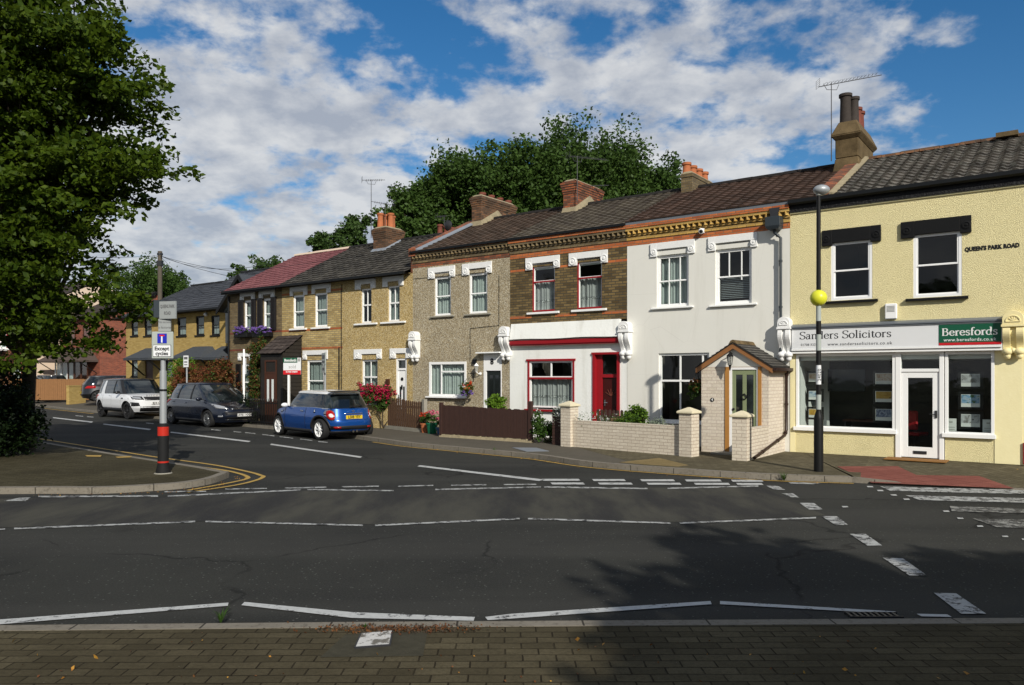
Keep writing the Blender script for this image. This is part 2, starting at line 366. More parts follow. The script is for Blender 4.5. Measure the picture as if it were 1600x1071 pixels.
# dusty worn lane on the raised strip
t = NT('dusty_asphalt'); mp = t.n('ShaderNodeMapping'); mp.inputs['Rotation'].default_value = (0, 0, R(38)); mp.inputs['Scale'].default_value = (.9, .22, 1); t.l(t.tc.outputs['Object'], mp.inputs[0])
st = t.noise(1.3, 5, .6, mp.outputs[0])
base = t.mix(t.ramp(st, .38, .66), (.026, .026, .026), (.062, .060, .048))
base = t.mix(t.ramp(t.noise(120, 2, .6), .42, .75, 0, .5), base, (.075, .072, .066)); base = t.mix(t.ramp(t.voro(26), .05, .11, .7, 0.0), base, (.17, .165, .155))
t.pbsdf(base, .92, 0, .08, t.bump(t.noise(160, 3, .7), .5, .006)); reg(t, 'dusty_asphalt')
def paving(name, ca, cb, joint, bw, bh, rot=0.0, ms=.006, patch=.5):
    t = NT(name); mp = t.n('ShaderNodeMapping'); mp.inputs['Rotation'].default_value = (0, 0, rot); t.l(t.tc.outputs['Object'], mp.inputs[0])
    wob = t.n('ShaderNodeMix', data_type='VECTOR'); wob.inputs[0].default_value = .022
    nz = t.n('ShaderNodeTexNoise'); nz.inputs['Scale'].default_value = 3.0; t.l(mp.outputs[0], nz.inputs['Vector']); t.l(mp.outputs[0], wob.inputs[4]); t.l(nz.outputs['Color'], wob.inputs[5])
    b = t.n('ShaderNodeTexBrick'); t.l(wob.outputs[1], b.inputs['Vector']); b.inputs['Scale'].default_value = 1
    b.inputs['Brick Width'].default_value = bw; b.inputs['Row Height'].default_value = bh; b.inputs['Mortar Size'].default_value = ms; b.inputs['Mortar Smooth'].default_value = .4
    b.inputs['Color1'].default_value = (0, 0, 0, 1); b.inputs['Color2'].default_value = (1, 1, 1, 1)
    col = t.mix(b.outputs['Color'], ca, cb)
    col = t.mix(t.ramp(t.noise(45, 5, .7), .4, .7, 0, .5), col, tuple(x * .5 for x in ca))
    col = t.mix(t.ramp(t.noise(.55, 6, .65), .42, .62, 0, patch), col, tuple(x * .55 for x in ca))
    col = t.mix(t.ramp(t.voro(9), .02, .05, .5, 0.0), col, (.20, .19, .16))
    jn = t.math('MULTIPLY', b.outputs['Fac'], t.ramp(t.noise(5, 3, .6), .3, .7, .35, .95))
    col = t.mix(jn, col, joint)
    h = t.math('ADD', t.math('MULTIPLY', b.outputs['Fac'], -1.0), t.math('MULTIPLY', t.noise(60, 3, .7), .5))
    t.pbsdf(col, .93, 0, .08, t.bump(h, .8, .012)); return reg(t, name)
paving('block_paving', (.060, .050, .029), (.100, .084, .050), (.016, .012, .007), .215, .108, R(-.4))
paving('far_block_paving', (.10, .086, .054), (.145, .125, .080), (.045, .035, .02), .205, .105, R(-36.4))
paving('corner_block_paving', (.054, .047, .026), (.080, .070, .042), (.022, .017, .01), .205, .105, R(-10))
paving('red_tactile', (.20, .070, .055), (.25, .090, .070), (.11, .035, .03), .4, .4, R(-20), .012, .2)
paving('yellow_tactile', (.22, .165, .075), (.26, .195, .095), (.12, .09, .04), .4, .4, R(-36), .01, .3)
t = NT('grey_tarmac_path'); t.pbsdf(t.mix(t.noise(2.0, 6, .65), (.070, .063, .050), (.115, .102, .080)), .93, 0, .1, t.bump(t.noise(90, 4, .7), .5, .006)); reg(t, 'grey_tarmac_path')
t = NT('kerb_stone'); c = t.mix(t.noise(3, 6, .7), (.13, .115, .088), (.23, .205, .165)); c = t.mix(t.ramp(t.noise(22, 4, .7), .5, .7, 0, .6), c, (.07, .06, .045))
sp = t.n('ShaderNodeUVMap'); br = t.n('ShaderNodeTexBrick'); t.l(sp.outputs[0], br.inputs['Vector']); br.inputs['Scale'].default_value = 1; br.inputs['Brick Width'].default_value = .915; br.inputs['Row Height'].default_value = 50; br.inputs['Mortar Size'].default_value = .008
c = t.mix(t.math('MULTIPLY', br.outputs['Fac'], .9), c, (.015, .012, .008))
t.pbsdf(c, .9, 0, .3, t.bump(t.noise(40, 5, .7), .7, .01)); reg(t, 'kerb_stone')
def paint(name, col, wear, under=(.027, .027, .027)):
    t = NT(name); n = t.noise(7.0, 8, .78); g = t.noise(60, 3, .6)
    f = t.ramp(t.math('ADD', n, t.math('MULTIPLY', g, .22)), wear, wear + .07)
    c = t.mix(t.ramp(t.noise(26, 4, .6), .3, .7, 0, .4), col, tuple(x * .6 for x in col))
    t.pbsdf(t.mix(f, c, under), .75, 0, .35, t.bump(g, .3, .004)); return reg(t, name)
paint('white_road_paint', (.45, .455, .44), .665); paint('worn_road_paint', (.38, .385, .37), .60); paint('very_worn_road_paint', (.26, .26, .24), .555)
paint('yellow_road_paint', (.42, .27, .06), .70)
plain('earth_ground', (.045, .055, .02), .95, var=.4, vscale=.6)

# car paints
def carpaint(name, col, flake=.0, rough=.25):
    t = NT(name); c = t.mix(t.noise(900, 1, .5), tuple(x * .8 for x in col), tuple(min(1, x * 1.2) for x in col))
    t.pbsdf(c, rough, flake, .5, None, Coat_Weight=.65, Coat_Roughness=.03); return reg(t, name)
carpaint('paint_blue', (.002, .060, .27), .4, .3); carpaint('paint_white', (.70, .71, .72)); carpaint('paint_navy', (.006, .009, .019), .1)
carpaint('paint_black', (.003, .003, .004)); carpaint('paint_grey', (.05, .055, .06), .3)
plain('tyre_rubber', (.012, .012, .012), .8, var=.2); plain('rim_white', (.72, .73, .73), .35, var=.04); plain('rim_silver', (.28, .29, .30), .3, metal=.8, var=.1)
plain('rim_black', (.02, .02, .021), .35, metal=.4, var=.1); plain('chrome', (.55, .56, .57), .15, metal=1.0, var=.05); plain('trim_black', (.012, .012, .013), .55, var=.15)
plain('lamp_red', (.32, .008, .008), .15, var=.15, vscale=30); plain('lamp_clear', (.42, .43, .44), .1, metal=.5, var=.5, vscale=25); plain('plate_yellow', (.62, .44, .02), .4, var=.03)
plain('lamp_white', (.70, .66, .64), .2, var=.1)
plain('plate_white', (.68, .68, .66), .4, var=.03)
t = NT('car_glass'); t.pbsdf(t.mix(t.ramp(t.noise(1.6, 3, .5), .45, .6), (.006, .008, .009), (.020, .026, .027)), .04, 0, .5, None, Coat_Weight=.6, Coat_Roughness=.02); reg(t, 'car_glass')
t = NT('lamp_glass'); t.pbsdf((.55, .56, .52), .1, 0, .5, None, Transmission_Weight=.6); reg(t, 'lamp_glass')
def photo_mat(name, cols, seed):      # a small printed photograph: soft patches of colour in bands
    t = NT(name); n = t.noise(9 + seed % 3, 3, .6, dist=.8); r = t.n('ShaderNodeValToRGB'); t.l(n, r.inputs[0]); els = r.color_ramp.elements
    for i, c in enumerate(cols):
        e = els[0] if i == 0 else (els[1] if i == 1 else els.new(.5)); e.color = c + (1,); e.position = .36 + .3 * i / (len(cols) - 1)
    t.pbsdf(r.outputs[0], .3, 0, .5); return reg(t, name)
photo_mat('print_warm', [(.22, .07, .03), (.42, .30, .20), (.28, .06, .03), (.5, .47, .42)], 1)
photo_mat('print_blue', [(.12, .18, .27), (.32, .40, .48), (.05, .06, .08), (.5, .52, .52)], 2)
photo_mat('print_gold', [(.30, .15, .02), (.42, .24, .03), (.08, .04, .01), (.45, .28, .06)], 3)
photo_mat('print_night', [(.01, .012, .03), (.10, .13, .22), (.02, .02, .03), (.40, .42, .48)], 4)
photo_mat('print_green', [(.04, .10, .02), (.16, .30, .48), (.07, .13, .03), (.42, .44, .42)], 5)
photo_mat('print_grey', [(.16, .15, .14), (.34, .34, .34), (.06, .045, .04), (.48, .48, .48)], 6)

t = NT('chipped_white'); n_ = t.noise(9, 8, .75); t.pbsdf(t.mix(t.ramp(n_, .5, .56), (.50, .49, .46), (.13, .12, .10)), .85, 0, .3, t.bump(n_, .6, .01)); reg(t, 'chipped_white')
# ------------------------------------------------------------------ objects, things and parts
def tag(o, label=None, cat=None, group=None, kind=None):
    if label: o['label'] = label
    if cat: o['category'] = cat
    if group: o['group'] = group
    if kind: o['kind'] = kind
    return o
def thing(name, label, cat, loc=(0, 0, 0), rotz=0.0, group=None, off=(0, 0, 0)):
    o = bpy.data.objects.new(name, None); COL.objects.link(o); o.empty_display_size = .2
    o.location = loc; o.rotation_euler = (0, 0, rotz); OFF[o.name] = off
    return tag(o, label, cat, group)
OFF = {}
def house(name, label, cat, a, t=0.0, z=0.0, frame=None, group=None):
    fr = frame or TER
    return thing(name, label, cat, fr.W(a, t, z), fr.ang, group, (a, t, z))
class MB:
    def __init__(s): s.v = []; s.f = []; s.m = []; s.uv = {}
    def face(s, pts, mi=0, uv=None):
        i = len(s.v); s.v.extend([tuple(p) for p in pts]); s.f.append(tuple(range(i, i + len(pts)))); s.m.append(mi)
        if uv: s.uv[len(s.f) - 1] = uv
        return s
    def box(s, x0, x1, y0, y1, z0, z1, mi=0):
        if x0 > x1: x0, x1 = x1, x0
        if y0 > y1: y0, y1 = y1, y0
        if z0 > z1: z0, z1 = z1, z0
        p = [(x0, y0, z0), (x1, y0, z0), (x1, y1, z0), (x0, y1, z0), (x0, y0, z1), (x1, y0, z1), (x1, y1, z1), (x0, y1, z1)]
        return s.hexa(p, mi)
    def hexa(s, p, mi=0):
        i = len(s.v); s.v.extend([tuple(q) for q in p])
        for f in ((0, 3, 2, 1), (4, 5, 6, 7), (0, 1, 5, 4), (1, 2, 6, 5), (2, 3, 7, 6), (3, 0, 4, 7)):
            s.f.append(tuple(i + k for k in f)); s.m.append(mi)
        return s
    def prism(s, poly, fn, a, b, mi=0, capmi=None):
        """poly: list of 2-D points; fn(u, v, d) -> 3-D; extruded from d=a to d=b"""
        n = len(poly); i = len(s.v)
        s.v.extend([tuple(fn(u, v, a)) for u, v in poly]); s.v.extend([tuple(fn(u, v, b)) for u, v in poly])
        for k in range(n): s.f.append((i + k, i + (k + 1) % n, i + n + (k + 1) % n, i + n + k)); s.m.append(mi)
        s.f.append(tuple(i + k for k in reversed(range(n)))); s.m.append(mi if capmi is None else capmi)
        s.f.append(tuple(i + n + k for k in range(n))); s.m.append(mi if capmi is None else capmi); return s
    def tube(s, pts, r, n=8, mi=0, cap=True):
        pts = [Vector(p) for p in pts]; rr = r if isinstance(r, (list, tuple)) else [r] * len(pts); i = len(s.v); up = None
        for k, p in enumerate(pts):
            d = (pts[min(k + 1, len(pts) - 1)] - pts[max(k - 1, 0)]).normalized()
            if up is None: up = Vector((0, 0, 1)) if abs(d.z) < .9 else Vector((1, 0, 0))
            a = d.cross(up).normalized(); b = d.cross(a).normalized(); up = a.cross(d) if a.length else up
            for q in range(n):
                th = 2 * math.pi * q / n; s.v.append(tuple(p + (a * math.cos(th) + b * math.sin(th)) * rr[k]))
        for k in range(len(pts) - 1):
            for q in range(n): s.f.append((i + k * n + q, i + k * n + (q + 1) % n, i + (k + 1) * n + (q + 1) % n, i + (k + 1) * n + q)); s.m.append(mi)
        if cap:
            s.f.append(tuple(i + q for q in reversed(range(n)))); s.m.append(mi)
            s.f.append(tuple(i + (len(pts) - 1) * n + q for q in range(n))); s.m.append(mi)
        return s
    def lathe(s, prof, c=(0, 0, 0), n=16, mi=0, axis='z', cap=True):
        i = len(s.v)
        for r, h in prof:
            for q in range(n):
                th = 2 * math.pi * q / n; x, y = r * math.cos(th), r * math.sin(th)
                p = (x, y, h) if axis == 'z' else ((h, x, y) if axis == 'x' else (x, h, y)); s.v.append((c[0] + p[0], c[1] + p[1], c[2] + p[2]))
        for k in range(len(prof) - 1):
            for q in range(n): s.f.append((i + k * n + q, i + k * n + (q + 1) % n, i + (k + 1) * n + (q + 1) % n, i + (k + 1) * n + q)); s.m.append(mi)
        if cap: s.f.append(tuple(i + q for q in reversed(range(n)))); s.m.append(mi); s.f.append(tuple(i + (len(prof) - 1) * n + q for q in range(n))); s.m.append(mi)
        return s
    def ball(s, c, r, n=12, m=8, sx=1, sy=1, sz=1, mi=0):
        prof = [(max(1e-4, r * math.sin(math.pi * k / m)), -r * math.cos(math.pi * k / m)) for k in range(m + 1)]; j = len(s.v)
        s.lathe(prof, (0, 0, 0), n, mi); s.v[j:] = [(c[0] + x * sx, c[1] + y * sy, c[2] + z * sz) for x, y, z in s.v[j:]]; return s
    def rot(s, j, c, ang):       # turn vertices from index j about the vertical through c
        ca, sa = math.cos(ang), math.sin(ang)
        s.v[j:] = [(c[0] + (x - c[0]) * ca - (y - c[1]) * sa, c[1] + (x - c[0]) * sa + (y - c[1]) * ca, z) for x, y, z in s.v[j:]]; return s
    def build(s, name, mats, parent=None, smooth=False, bevel=0.0, label=None, off=None):
        me = bpy.data.meshes.new(name)
        o_ = off if off is not None else (rootoff(parent) if parent else (0, 0, 0))
        me.from_pydata([(x - o_[0], y - o_[1], z - o_[2]) for x, y, z in s.v], [], s.f)
        if isinstance(mats, str): mats = [mats]
        for m in mats: me.materials.append(M(m))
        me.polygons.foreach_set('material_index', s.m)
        if s.uv:
            uv = me.uv_layers.new(name='UVMap')
            for fi, co in s.uv.items():
                for li, c in zip(me.polygons[fi].loop_indices, co): uv.data[li].uv = c
        if smooth:
            me.polygons.foreach_set('use_smooth', [True] * len(me.polygons))
            try: me.set_sharp_from_angle(angle=R(38))
            except Exception: pass
        me.update()
        o = bpy.data.objects.new(name, me); COL.objects.link(o)
        if parent: o.parent = parent
        if bevel:
            b = o.modifiers.new('edge', 'BEVEL'); b.width = bevel; b.segments = 1; b.limit_method = 'ANGLE'; b.angle_limit = R(40)
        if label: o['label'] = label
        return o
def rootoff(o):
    while o.parent: o = o.parent
    return OFF.get(o.name, (0, 0, 0))
def text_part(body, mat, parent, pos, size, rotz=0.0, depth=.003, align='CENTER', name='lettering', squeeze=1.0, rot=None, bold=0.0, spacing=1.0, shear=0.0):
    cu = bpy.data.curves.new(name, 'FONT'); cu.body = body; cu.size = size; cu.extrude = depth; cu.align_x = align; cu.align_y = 'CENTER'; cu.offset = bold
    cu.space_character = spacing; cu.shear = shear; cu.resolution_u = 2
    tmp = bpy.data.objects.new('tmp', cu); COL.objects.link(tmp)
    me = bpy.data.meshes.new_from_object(tmp); bpy.data.objects.remove(tmp)
    me.materials.clear(); me.materials.append(M(mat)); me.name = name
    mt = Matrix.Rotation(rotz, 4, 'Z') @ (rot or Matrix.Rotation(R(90), 4, 'X')) @ Matrix.Diagonal((squeeze, 1, 1, 1)); me.transform(mt)
    o = bpy.data.objects.new(name, me); COL.objects.link(o)
    if parent:
        f = rootoff(parent); o.parent = parent; pos = (pos[0] - f[0], pos[1] - f[1], pos[2] - f[2])
    o.location = pos; return o
def holed(mb, x0, x1, z0, z1, t, holes, depth=.11, mi=0, rmi=None, fn=None):
    """front wall at t with real openings and reveals going into the building"""
    rmi = mi if rmi is None else rmi
    xs = sorted({x0, x1} | {h[i] for h in holes for i in (0, 1)}); zs = sorted({z0, z1} | {h[i] for h in holes for i in (2, 3)})
    for a, b in zip(xs, xs[1:]):
        for c, d in zip(zs, zs[1:]):
            mx, mz = (a + b) / 2, (c + d) / 2
            if any(h[0] < mx < h[1] and h[2] < mz < h[3] for h in holes): continue
            mb.face([(a, t, c), (b, t, c), (b, t, d), (a, t, d)], mi)
    for a, b, c, d in holes:
        e = t + depth
        mb.face([(a, t, c), (a, t, d), (a, e, d), (a, e, c)], rmi); mb.face([(b, t, c), (b, e, c), (b, e, d), (b, t, d)], rmi)
        mb.face([(a, t, d), (b, t, d), (b, e, d), (a, e, d)], rmi); mb.face([(a, t, c), (a, e, c), (b, e, c), (b, t, c)], rmi)
def shell(mb, x0, x1, z0, z1, t0, t1, mi=0):     # side walls, back, floor and loft ceiling
    mb.face([(x0, t0, z0), (x0, t0, z1), (x0, t1, z1), (x0, t1, z0)], mi); mb.face([(x1, t0, z0), (x1, t1, z0), (x1, t1, z1), (x1, t0, z1)], mi)
    mb.face([(x0, t1, z0), (x0, t1, z1), (x1, t1, z1), (x1, t1, z0)], mi); mb.face([(x0, t0, z0), (x0, t1, z0), (x1, t1, z0), (x1, t0, z0)], mi)
    mb.face([(x0, t0, z1), (x1, t0, z1), (x1, t1, z1), (x0, t1, z1)], mi)
def roofplane(mb, x0, x1, te, ze, tr, zr, course=.3, wave=.3, amp=.012, step=.028, mi=0, xl=None, seg=6):
    """tiled slope from the eaves (te,ze) to the ridge (tr,zr); every course is a real step, tiles are rolled across.
    xl(f): x0 at slope fraction f, for verges that lean"""
    ln = math.hypot(tr - te, zr - ze); nc = max(2, round(ln / course)); dt, dz = (tr - te) / ln, (zr - ze) / ln; nt_, nz_ = -dz, dt
    if nz_ < 0: nt_, nz_ = -nt_, -nz_
    for c in range(nc):
        d0, d1 = ln * c / nc, ln * (c + 1) / nc + .01
        fa = xl(c / nc) if xl else (x0, x1)
        nx = max(2, int(round((fa[1] - fa[0]) / wave * seg)))
        jit = [random.uniform(-.004, .004) for _ in range(nx // seg + 3)]
        prev = None
        for q in range(nx + 1):
            x = fa[0] + (fa[1] - fa[0]) * q / nx
            ph = (x / wave) % 1.0
            hgt = amp * (math.sin(2 * math.pi * ph)) + jit[min(len(jit) - 1, int((x - fa[0]) / wave))]
            def P(d, o): return (x, te + dt * d + nt_ * o, ze + dz * d + nz_ * o)
            cur = (P(d0, -.01), P(d0, step + hgt), P(d1, hgt * .6), x, d0, d1)
            if prev:
                mb.face([prev[0], cur[0], cur[1], prev[1]], mi, [(prev[3], d0 + .02)] * 2 + [(x, d0 + .02)] * 2)
                mb.face([prev[1], cur[1], cur[2], prev[2]], mi, [(prev[3], d0 + .012), (x, d0 + .012), (x, d0 + ln / nc - .012), (prev[3], d0 + ln / nc - .012)])
            prev = cur
def roof(root, x0, x1, te, ze, tr, zr, mat, course=.3, wave=.3, amp=.012, ridge='same', xl=None, tb=None, name='roof', step=.028, seg=6):
    mb = MB(); roofplane(mb, x0, x1, te, ze, tr, zr, course, wave, amp, step, 0, xl, seg)
    tb = tb if tb is not None else 2 * tr - te
    top = xl(1.0) if xl else (x0, x1); bot = xl(0.0) if xl else (x0, x1)
    mb.face([(top[0], tr, zr), (top[1], tr, zr), (bot[1], tb, ze), (bot[0], tb, ze)], 0, [(0, 0)] * 4)
    mb.face([(bot[0], te, ze - .01), (bot[1], te, ze - .01), (bot[1], tb, ze - .01), (bot[0], tb, ze - .01)], 0, [(0, 0)] * 4)
    o = mb.build(name, mat, root)
    if ridge:
        rb = MB(); x = top[0]
        while x < top[1] - .01:
            e = min(x + .45, top[1]); j = random.uniform(-.006, .006)
            pts = [(-.13, -.045), (-.09, .03), (0, .062), (.09, .03), (.13, -.045)]
            rb.prism(pts, lambda u, v, d: (d, tr + u, zr + v + .02 + j), x, e - .012); x = e
        rb.build('ridge_tiles', mat if ridge == 'same' else ridge, o)
    return o
def window(root, x0, x1, z0, z1, t=.07, fw=.055, bars=(), cols=(), sash=False, mat='white_gloss', curtain=None, sill=None, sillm='white_gloss', name='window', cur_lo=0.0, cur_hi=1.0, inner=None, label=None):
    """frame with glass set in the reveal; bars: heights 0-1 of transoms, cols: list of (f, lo, hi) mullions"""
    mb = MB(); d = .06
    mb.box(x0, x0 + fw, t, t + d, z0, z1).box(x1 - fw, x1, t, t + d, z0, z1).box(x0 + fw, x1 - fw, t, t + d, z1 - fw, z1).box(x0 + fw, x1 - fw, t, t + d, z0, z0 + fw)
    W, Hh = x1 - x0, z1 - z0
    for b in bars:
        zc = z0 + b * Hh; hb = .025 if not sash else .03
        mb.box(x0 + fw, x1 - fw, t + .004, t + d - .004, zc - hb, zc + hb)
    if sash:    # lower sash stands back, upper stands forward
        zc = z0 + .5 * Hh; i = fw * .5
        for (za, zb, tt) in ((zc - .02, z1 - fw, t + .008), (z0 + fw, zc + .02, t + .03)):
            mb.box(x0 + fw, x0 + fw + i, tt, tt + .03, za, zb).box(x1 - fw - i, x1 - fw, tt, tt + .03, za, zb)
            mb.box(x0 + fw + i, x1 - fw - i, tt, tt + .03, zb - i, zb).box(x0 + fw + i, x1 - fw - i, tt, tt + .03, za, za + i)
    for f, lo, hi in cols:
        xc = x0 + f * W; hb = .011 if W < 1.6 and not inner else .02
        mb.box(xc - hb, xc + hb, t + .012, t + d - .012, z0 + lo * Hh + .01, z0 + hi * Hh - .01)
    o = mb.build(name, mat, root, label=label)
    MB().face([(x0 + .01, t + .035, z0 + .01), (x1 - .01, t + .035, z0 + .01), (x1 - .01, t + .035, z1 - .01), (x0 + .01, t + .035, z1 - .01)]).build('pane', 'glass', o)
    if curtain:
        cb = MB(); n = int(W * 60); zt, zb = z0 + cur_hi * Hh, z0 + cur_lo * Hh; prev = None
        for q in range(n + 1):
            x = x0 + .02 + (W - .04) * q / n; y = t + .13 + .022 * math.sin(q * .9 + math.sin(q * .31) * 1.6)
            if prev: cb.face([(prev[0], prev[1], zb), (x, y, zb), (x, y, zt), (prev[0], prev[1], zt)], 0, [(prev[0], 0), (x, 0), (x, 1), (prev[0], 1)])
            prev = (x, y)
        cb.build('curtain', curtain, o)
    if sill:
        ov, th, pr = sill
        sb = MB().prism([(-pr, 0), (-pr, th * .75), (t, th), (t, 0)], lambda u, v, dd: (dd, u, z0 - th + v), x0 - ov, x1 + ov); sb.build('window_sill', sillm, root, bevel=.006)
    return o
def hood(root, x0, x1, ztop, wx0, wx1, h=.36, ear=.34, mat='white_stucco', inner=True):
    """moulded window head with an ear and a rosette at each end and a stepped soffit between"""
    mb = MB(); zb = ztop - h
    e0, e1 = wx0 + .02, wx1 - .02
    mb.box(x0, e0, -.045, -.001, zb, ztop).box(e1, x1, -.045, -.001, zb, ztop).box(e0, e1, -.045, -.001, ztop - h * .5, ztop)
    for k in range(4):
        mb.box(e0 + .02 + .014 * k, e1 - .02 - .014 * k, .0 + .030 * k, .118, ztop - h * .5 - h * .125 * (k + 1), ztop - h * .5 - h * .125 * k)
    o = mb.build('lintel', mat, root, bevel=.005)
    rr = min(.11, (e0 - x0) * .42, h * .3)
    for xc in ((x0 + e0) / 2, (e1 + x1) / 2):
        rb = MB(); rb.lathe([(rr, -.045), (rr, -.062), (rr * .78, -.066), (rr * .7, -.052), (rr * .45, -.052), (rr * .38, -.068), (.004, -.072)], (xc, 0, zb + h * .36), 14, axis='y'); rb.build('rosette', mat, o, smooth=True)
    return o
def bracket(root, x, z0, z1, mat, w=.40, pr=.30, t=0.0):
    """scrolled console: arched block with a sunk lunette on top, two grooved scrolls, acorn ends"""
    H = z1 - z0; mb = MB(); hw = w / 2
    arch = [(-hw, 0), (hw, 0), (hw, .12)] + [(hw * math.cos(a), .12 + hw * .85 * math.sin(a)) for a in np.linspace(0, math.pi, 13)[1:-1]] + [(-hw, .12)]
    za = z1 - .12 - hw * .85
    mb.prism(arch, lambda u, v, d: (x + u, t + d, za + v), -pr * 1.02, -.001)
    mb.box(x - hw - .02, x + hw + .02, t - pr * 1.08, t - .001, za - .05, za)
    zs = za - .05; prof = []
    for k in range(15):      # S curve in side view
        f = k / 14.0; prof.append((-(pr * .95 - pr * .52 * (f ** 1.4) + .045 * math.sin(f * math.pi * 2)), zs - (zs - z0 - .10) * f))
    poly = [(-.001, zs)] + prof + [(-.001, z0 + .10)]
    for cx in (-hw * .62, hw * .62): mb.prism(poly, lambda u, v, d: (d, t + u, v), x + cx - hw * .36, x + cx + hw * .36)
    inner = [(u * .78 if i not in (0, len(poly) - 1) else u, v) for i, (u, v) in enumerate(poly)]
    mb.prism(inner, lambda u, v, d: (d, t + u, v), x - hw * .95, x + hw * .95)
    o = mb.build('console_bracket', mat, root, bevel=.006)
    zl = z0 + .13
    for cx in (-hw * .55, hw * .55):
        s = MB(); s.ball((x + cx, t - pr * .42, zl), .105, 10, 7, 1, 1, .75); s.ball((x + cx, t - pr * .36, z0 + .045), .07, 10, 7, 1, 1, 1.1).build('acorn_finial', mat, o, smooth=True)
    s = MB(); s.ball((x, t - pr * .5, zl + .02), .055, 8, 6)
    rr = hw * .66; half = [(rr * math.cos(a), rr * .95 * math.sin(a)) for a in np.linspace(0, math.pi, 9)]
    s.tube([(x + u, t - pr * 1.02 - .004, za + .06 + v) for u, v in half] + [(x - rr, t - pr * 1.02 - .004, za + .055), (x + rr, t - pr * 1.02 - .004, za + .055)], .014, 5)
    for a in (40, 75, 105, 140): s.tube([(x, t - pr * 1.02 - .003, za + .07), (x + rr * .75 * math.cos(R(a)), t - pr * 1.02 - .003, za + .07 + rr * .7 * math.sin(R(a)))], .011, 5)
    s.build('scroll_ornament', mat, o, smooth=True); return o
def pot(mb, x, y, z, h, r=.13, mi=0, n=14):
    mb.lathe([(r * 1.08, 0), (r * 1.08, .05), (r * .96, .07), (r * .86, h * .8), (r * .9, h - .09), (r * 1.1, h - .07), (r * 1.1, h), (r * .82, h), (r * .76, h - .1), (r * .5, h - .12)], (x, y, z), n, mi)
def chimney(root, x0, x1, t0, t1, z0, z1, mat, pots, capm, potm='terracotta', courses=3, flare=.05, neck=.0, parent=None):
    mb = MB(); hc = .075
    mb.box(x0, x1, t0, t1, z0, z1 - courses * hc - .06)
    z = z1 - courses * hc - .06
    for k in range(courses):
        e = flare * (k + 1) / courses; mb.box(x0 - e, x1 + e, t0 - e, t1 + e, z, z + hc - .0005); z += hc
    mb.box(x0 - flare * .4, x1 + flare * .4, t0 - flare * .4, t1 + flare * .4, z, z + .05)
    o = mb.build('chimney', mat, parent or root, bevel=.008)
    cp = MB(); cp.hexa([(x0, t0, z + .05), (x1, t0, z + .05), (x1, t1, z + .05), (x0, t1, z + .05), (x0 + .08, t0 + .08, z + .12), (x1 - .08, t0 + .08, z + .12), (x1 - .08, t1 - .08, z + .12), (x0 + .08, t1 - .08, z + .12)]).build('flaunching', capm, o)
    for i, (px, pt, ph, pr, pm) in enumerate(pots):
        p = MB(); pot(p, px, pt, z + .07, ph, pr); p.build('chimney_pot', pm or potm, o, smooth=True)
    return o
def door_panel(root, x0, x1, z0, z1, t, mat, glass=(), panels=(), handle='chrome', name='door', knobx=None, label=None):
    mb = MB(); mb.box(x0, x1, t, t + .045, z0, z1)
    for a, b, c, d in panels:
        mb.box(x0 + a * (x1 - x0), x0 + b * (x1 - x0), t - .012, t, z0 + c * (z1 - z0), z0 + d * (z1 - z0))
    o = mb.build(name, mat, root, bevel=.004, label=label)
    for a, b, c, d in glass:
        MB().box(x0 + a * (x1 - x0), x0 + b * (x1 - x0), t - .006, t - .001, z0 + c * (z1 - z0), z0 + d * (z1 - z0)).build('door_glass', 'car_glass', o)
    kx = x0 + .08 * (x1 - x0) if knobx is None else knobx
    MB().box(kx - .018, kx + .018, t - .02, t - .001, z0 + .95, z0 + 1.12).tube([(kx, t - .05, z0 + 1.04), (kx + .1, t - .05, z0 + 1.04)], .011, 6).tube([(kx, t - .001, z0 + 1.04), (kx, t - .05, z0 + 1.04)], .01, 6).build('door_handle', handle, o)
    return o
def pipe(root, pts, r, mat, name='downpipe', straps=True):
    mb = MB(); mb.tube(pts, r, 10)
    for a, b in zip(pts, pts[1:]):
        L = (Vector(b) - Vector(a)).length
        for q in range(int(L / 1.6) + 1):
            c = Vector(a).lerp(Vector(b), (q + .5) / (int(L / 1.6) + 1)); d = (Vector(b) - Vector(a)).normalized() * .025
            mb.tube([c - d, c + d], r * 1.28, 10)
    return mb.build(name, mat, root, smooth=True)
# ------------------------------------------------------------------ ground, road, pavements
def flat(name, pts, mat, z=0.0, kind='structure', thick=None):
    mb = MB()
    if thick: mb.prism([p[:2] for p in pts], lambda u, v, d: (u, v, d), z - thick, z)
    else: mb.face([(p[0], p[1], z) for p in pts])
    o = mb.build(name, mat)
    if o.data.polygons[0].normal.z < 0 and not thick: o.data.flip_normals()
    return tag(o, kind=kind)
def strip(mb, line, wd, z0, z1, off=0.0, mi=0):
    """raised strip along a ground line (x, y); off moves it sideways to the left of travel"""
    P = [Vector((p[0], p[1], 0)) for p in line]; L = 0.0; prev = None
    for k, p in enumerate(P):
        d = (P[min(k + 1, len(P) - 1)] - P[max(k - 1, 0)]).normalized(); nn = Vector((-d.y, d.x, 0))
        if k: L += (p - P[k - 1]).length
        a, b = p + nn * off, p + nn * (off + wd); cur = (a, b, L)
        if prev:
            a0, b0, l0 = prev
            mb.face([(a0.x, a0.y, z1), (a.x, a.y, z1), (b.x, b.y, z1), (b0.x, b0.y, z1)], mi, [(l0, 0), (L, 0), (L, wd), (l0, wd)])
            if z0 < z1:
                mb.face([(a0.x, a0.y, z0), (a.x, a.y, z0), (a.x, a.y, z1), (a0.x, a0.y, z1)], mi, [(l0, 0), (L, 0), (L, .1), (l0, .1)])
                mb.face([(b0.x, b0.y, z0), (b0.x, b0.y, z1), (b.x, b.y, z1), (b.x, b.y, z0)], mi, [(l0, 0), (l0, .1), (L, .1), (L, 0)])
        prev = cur
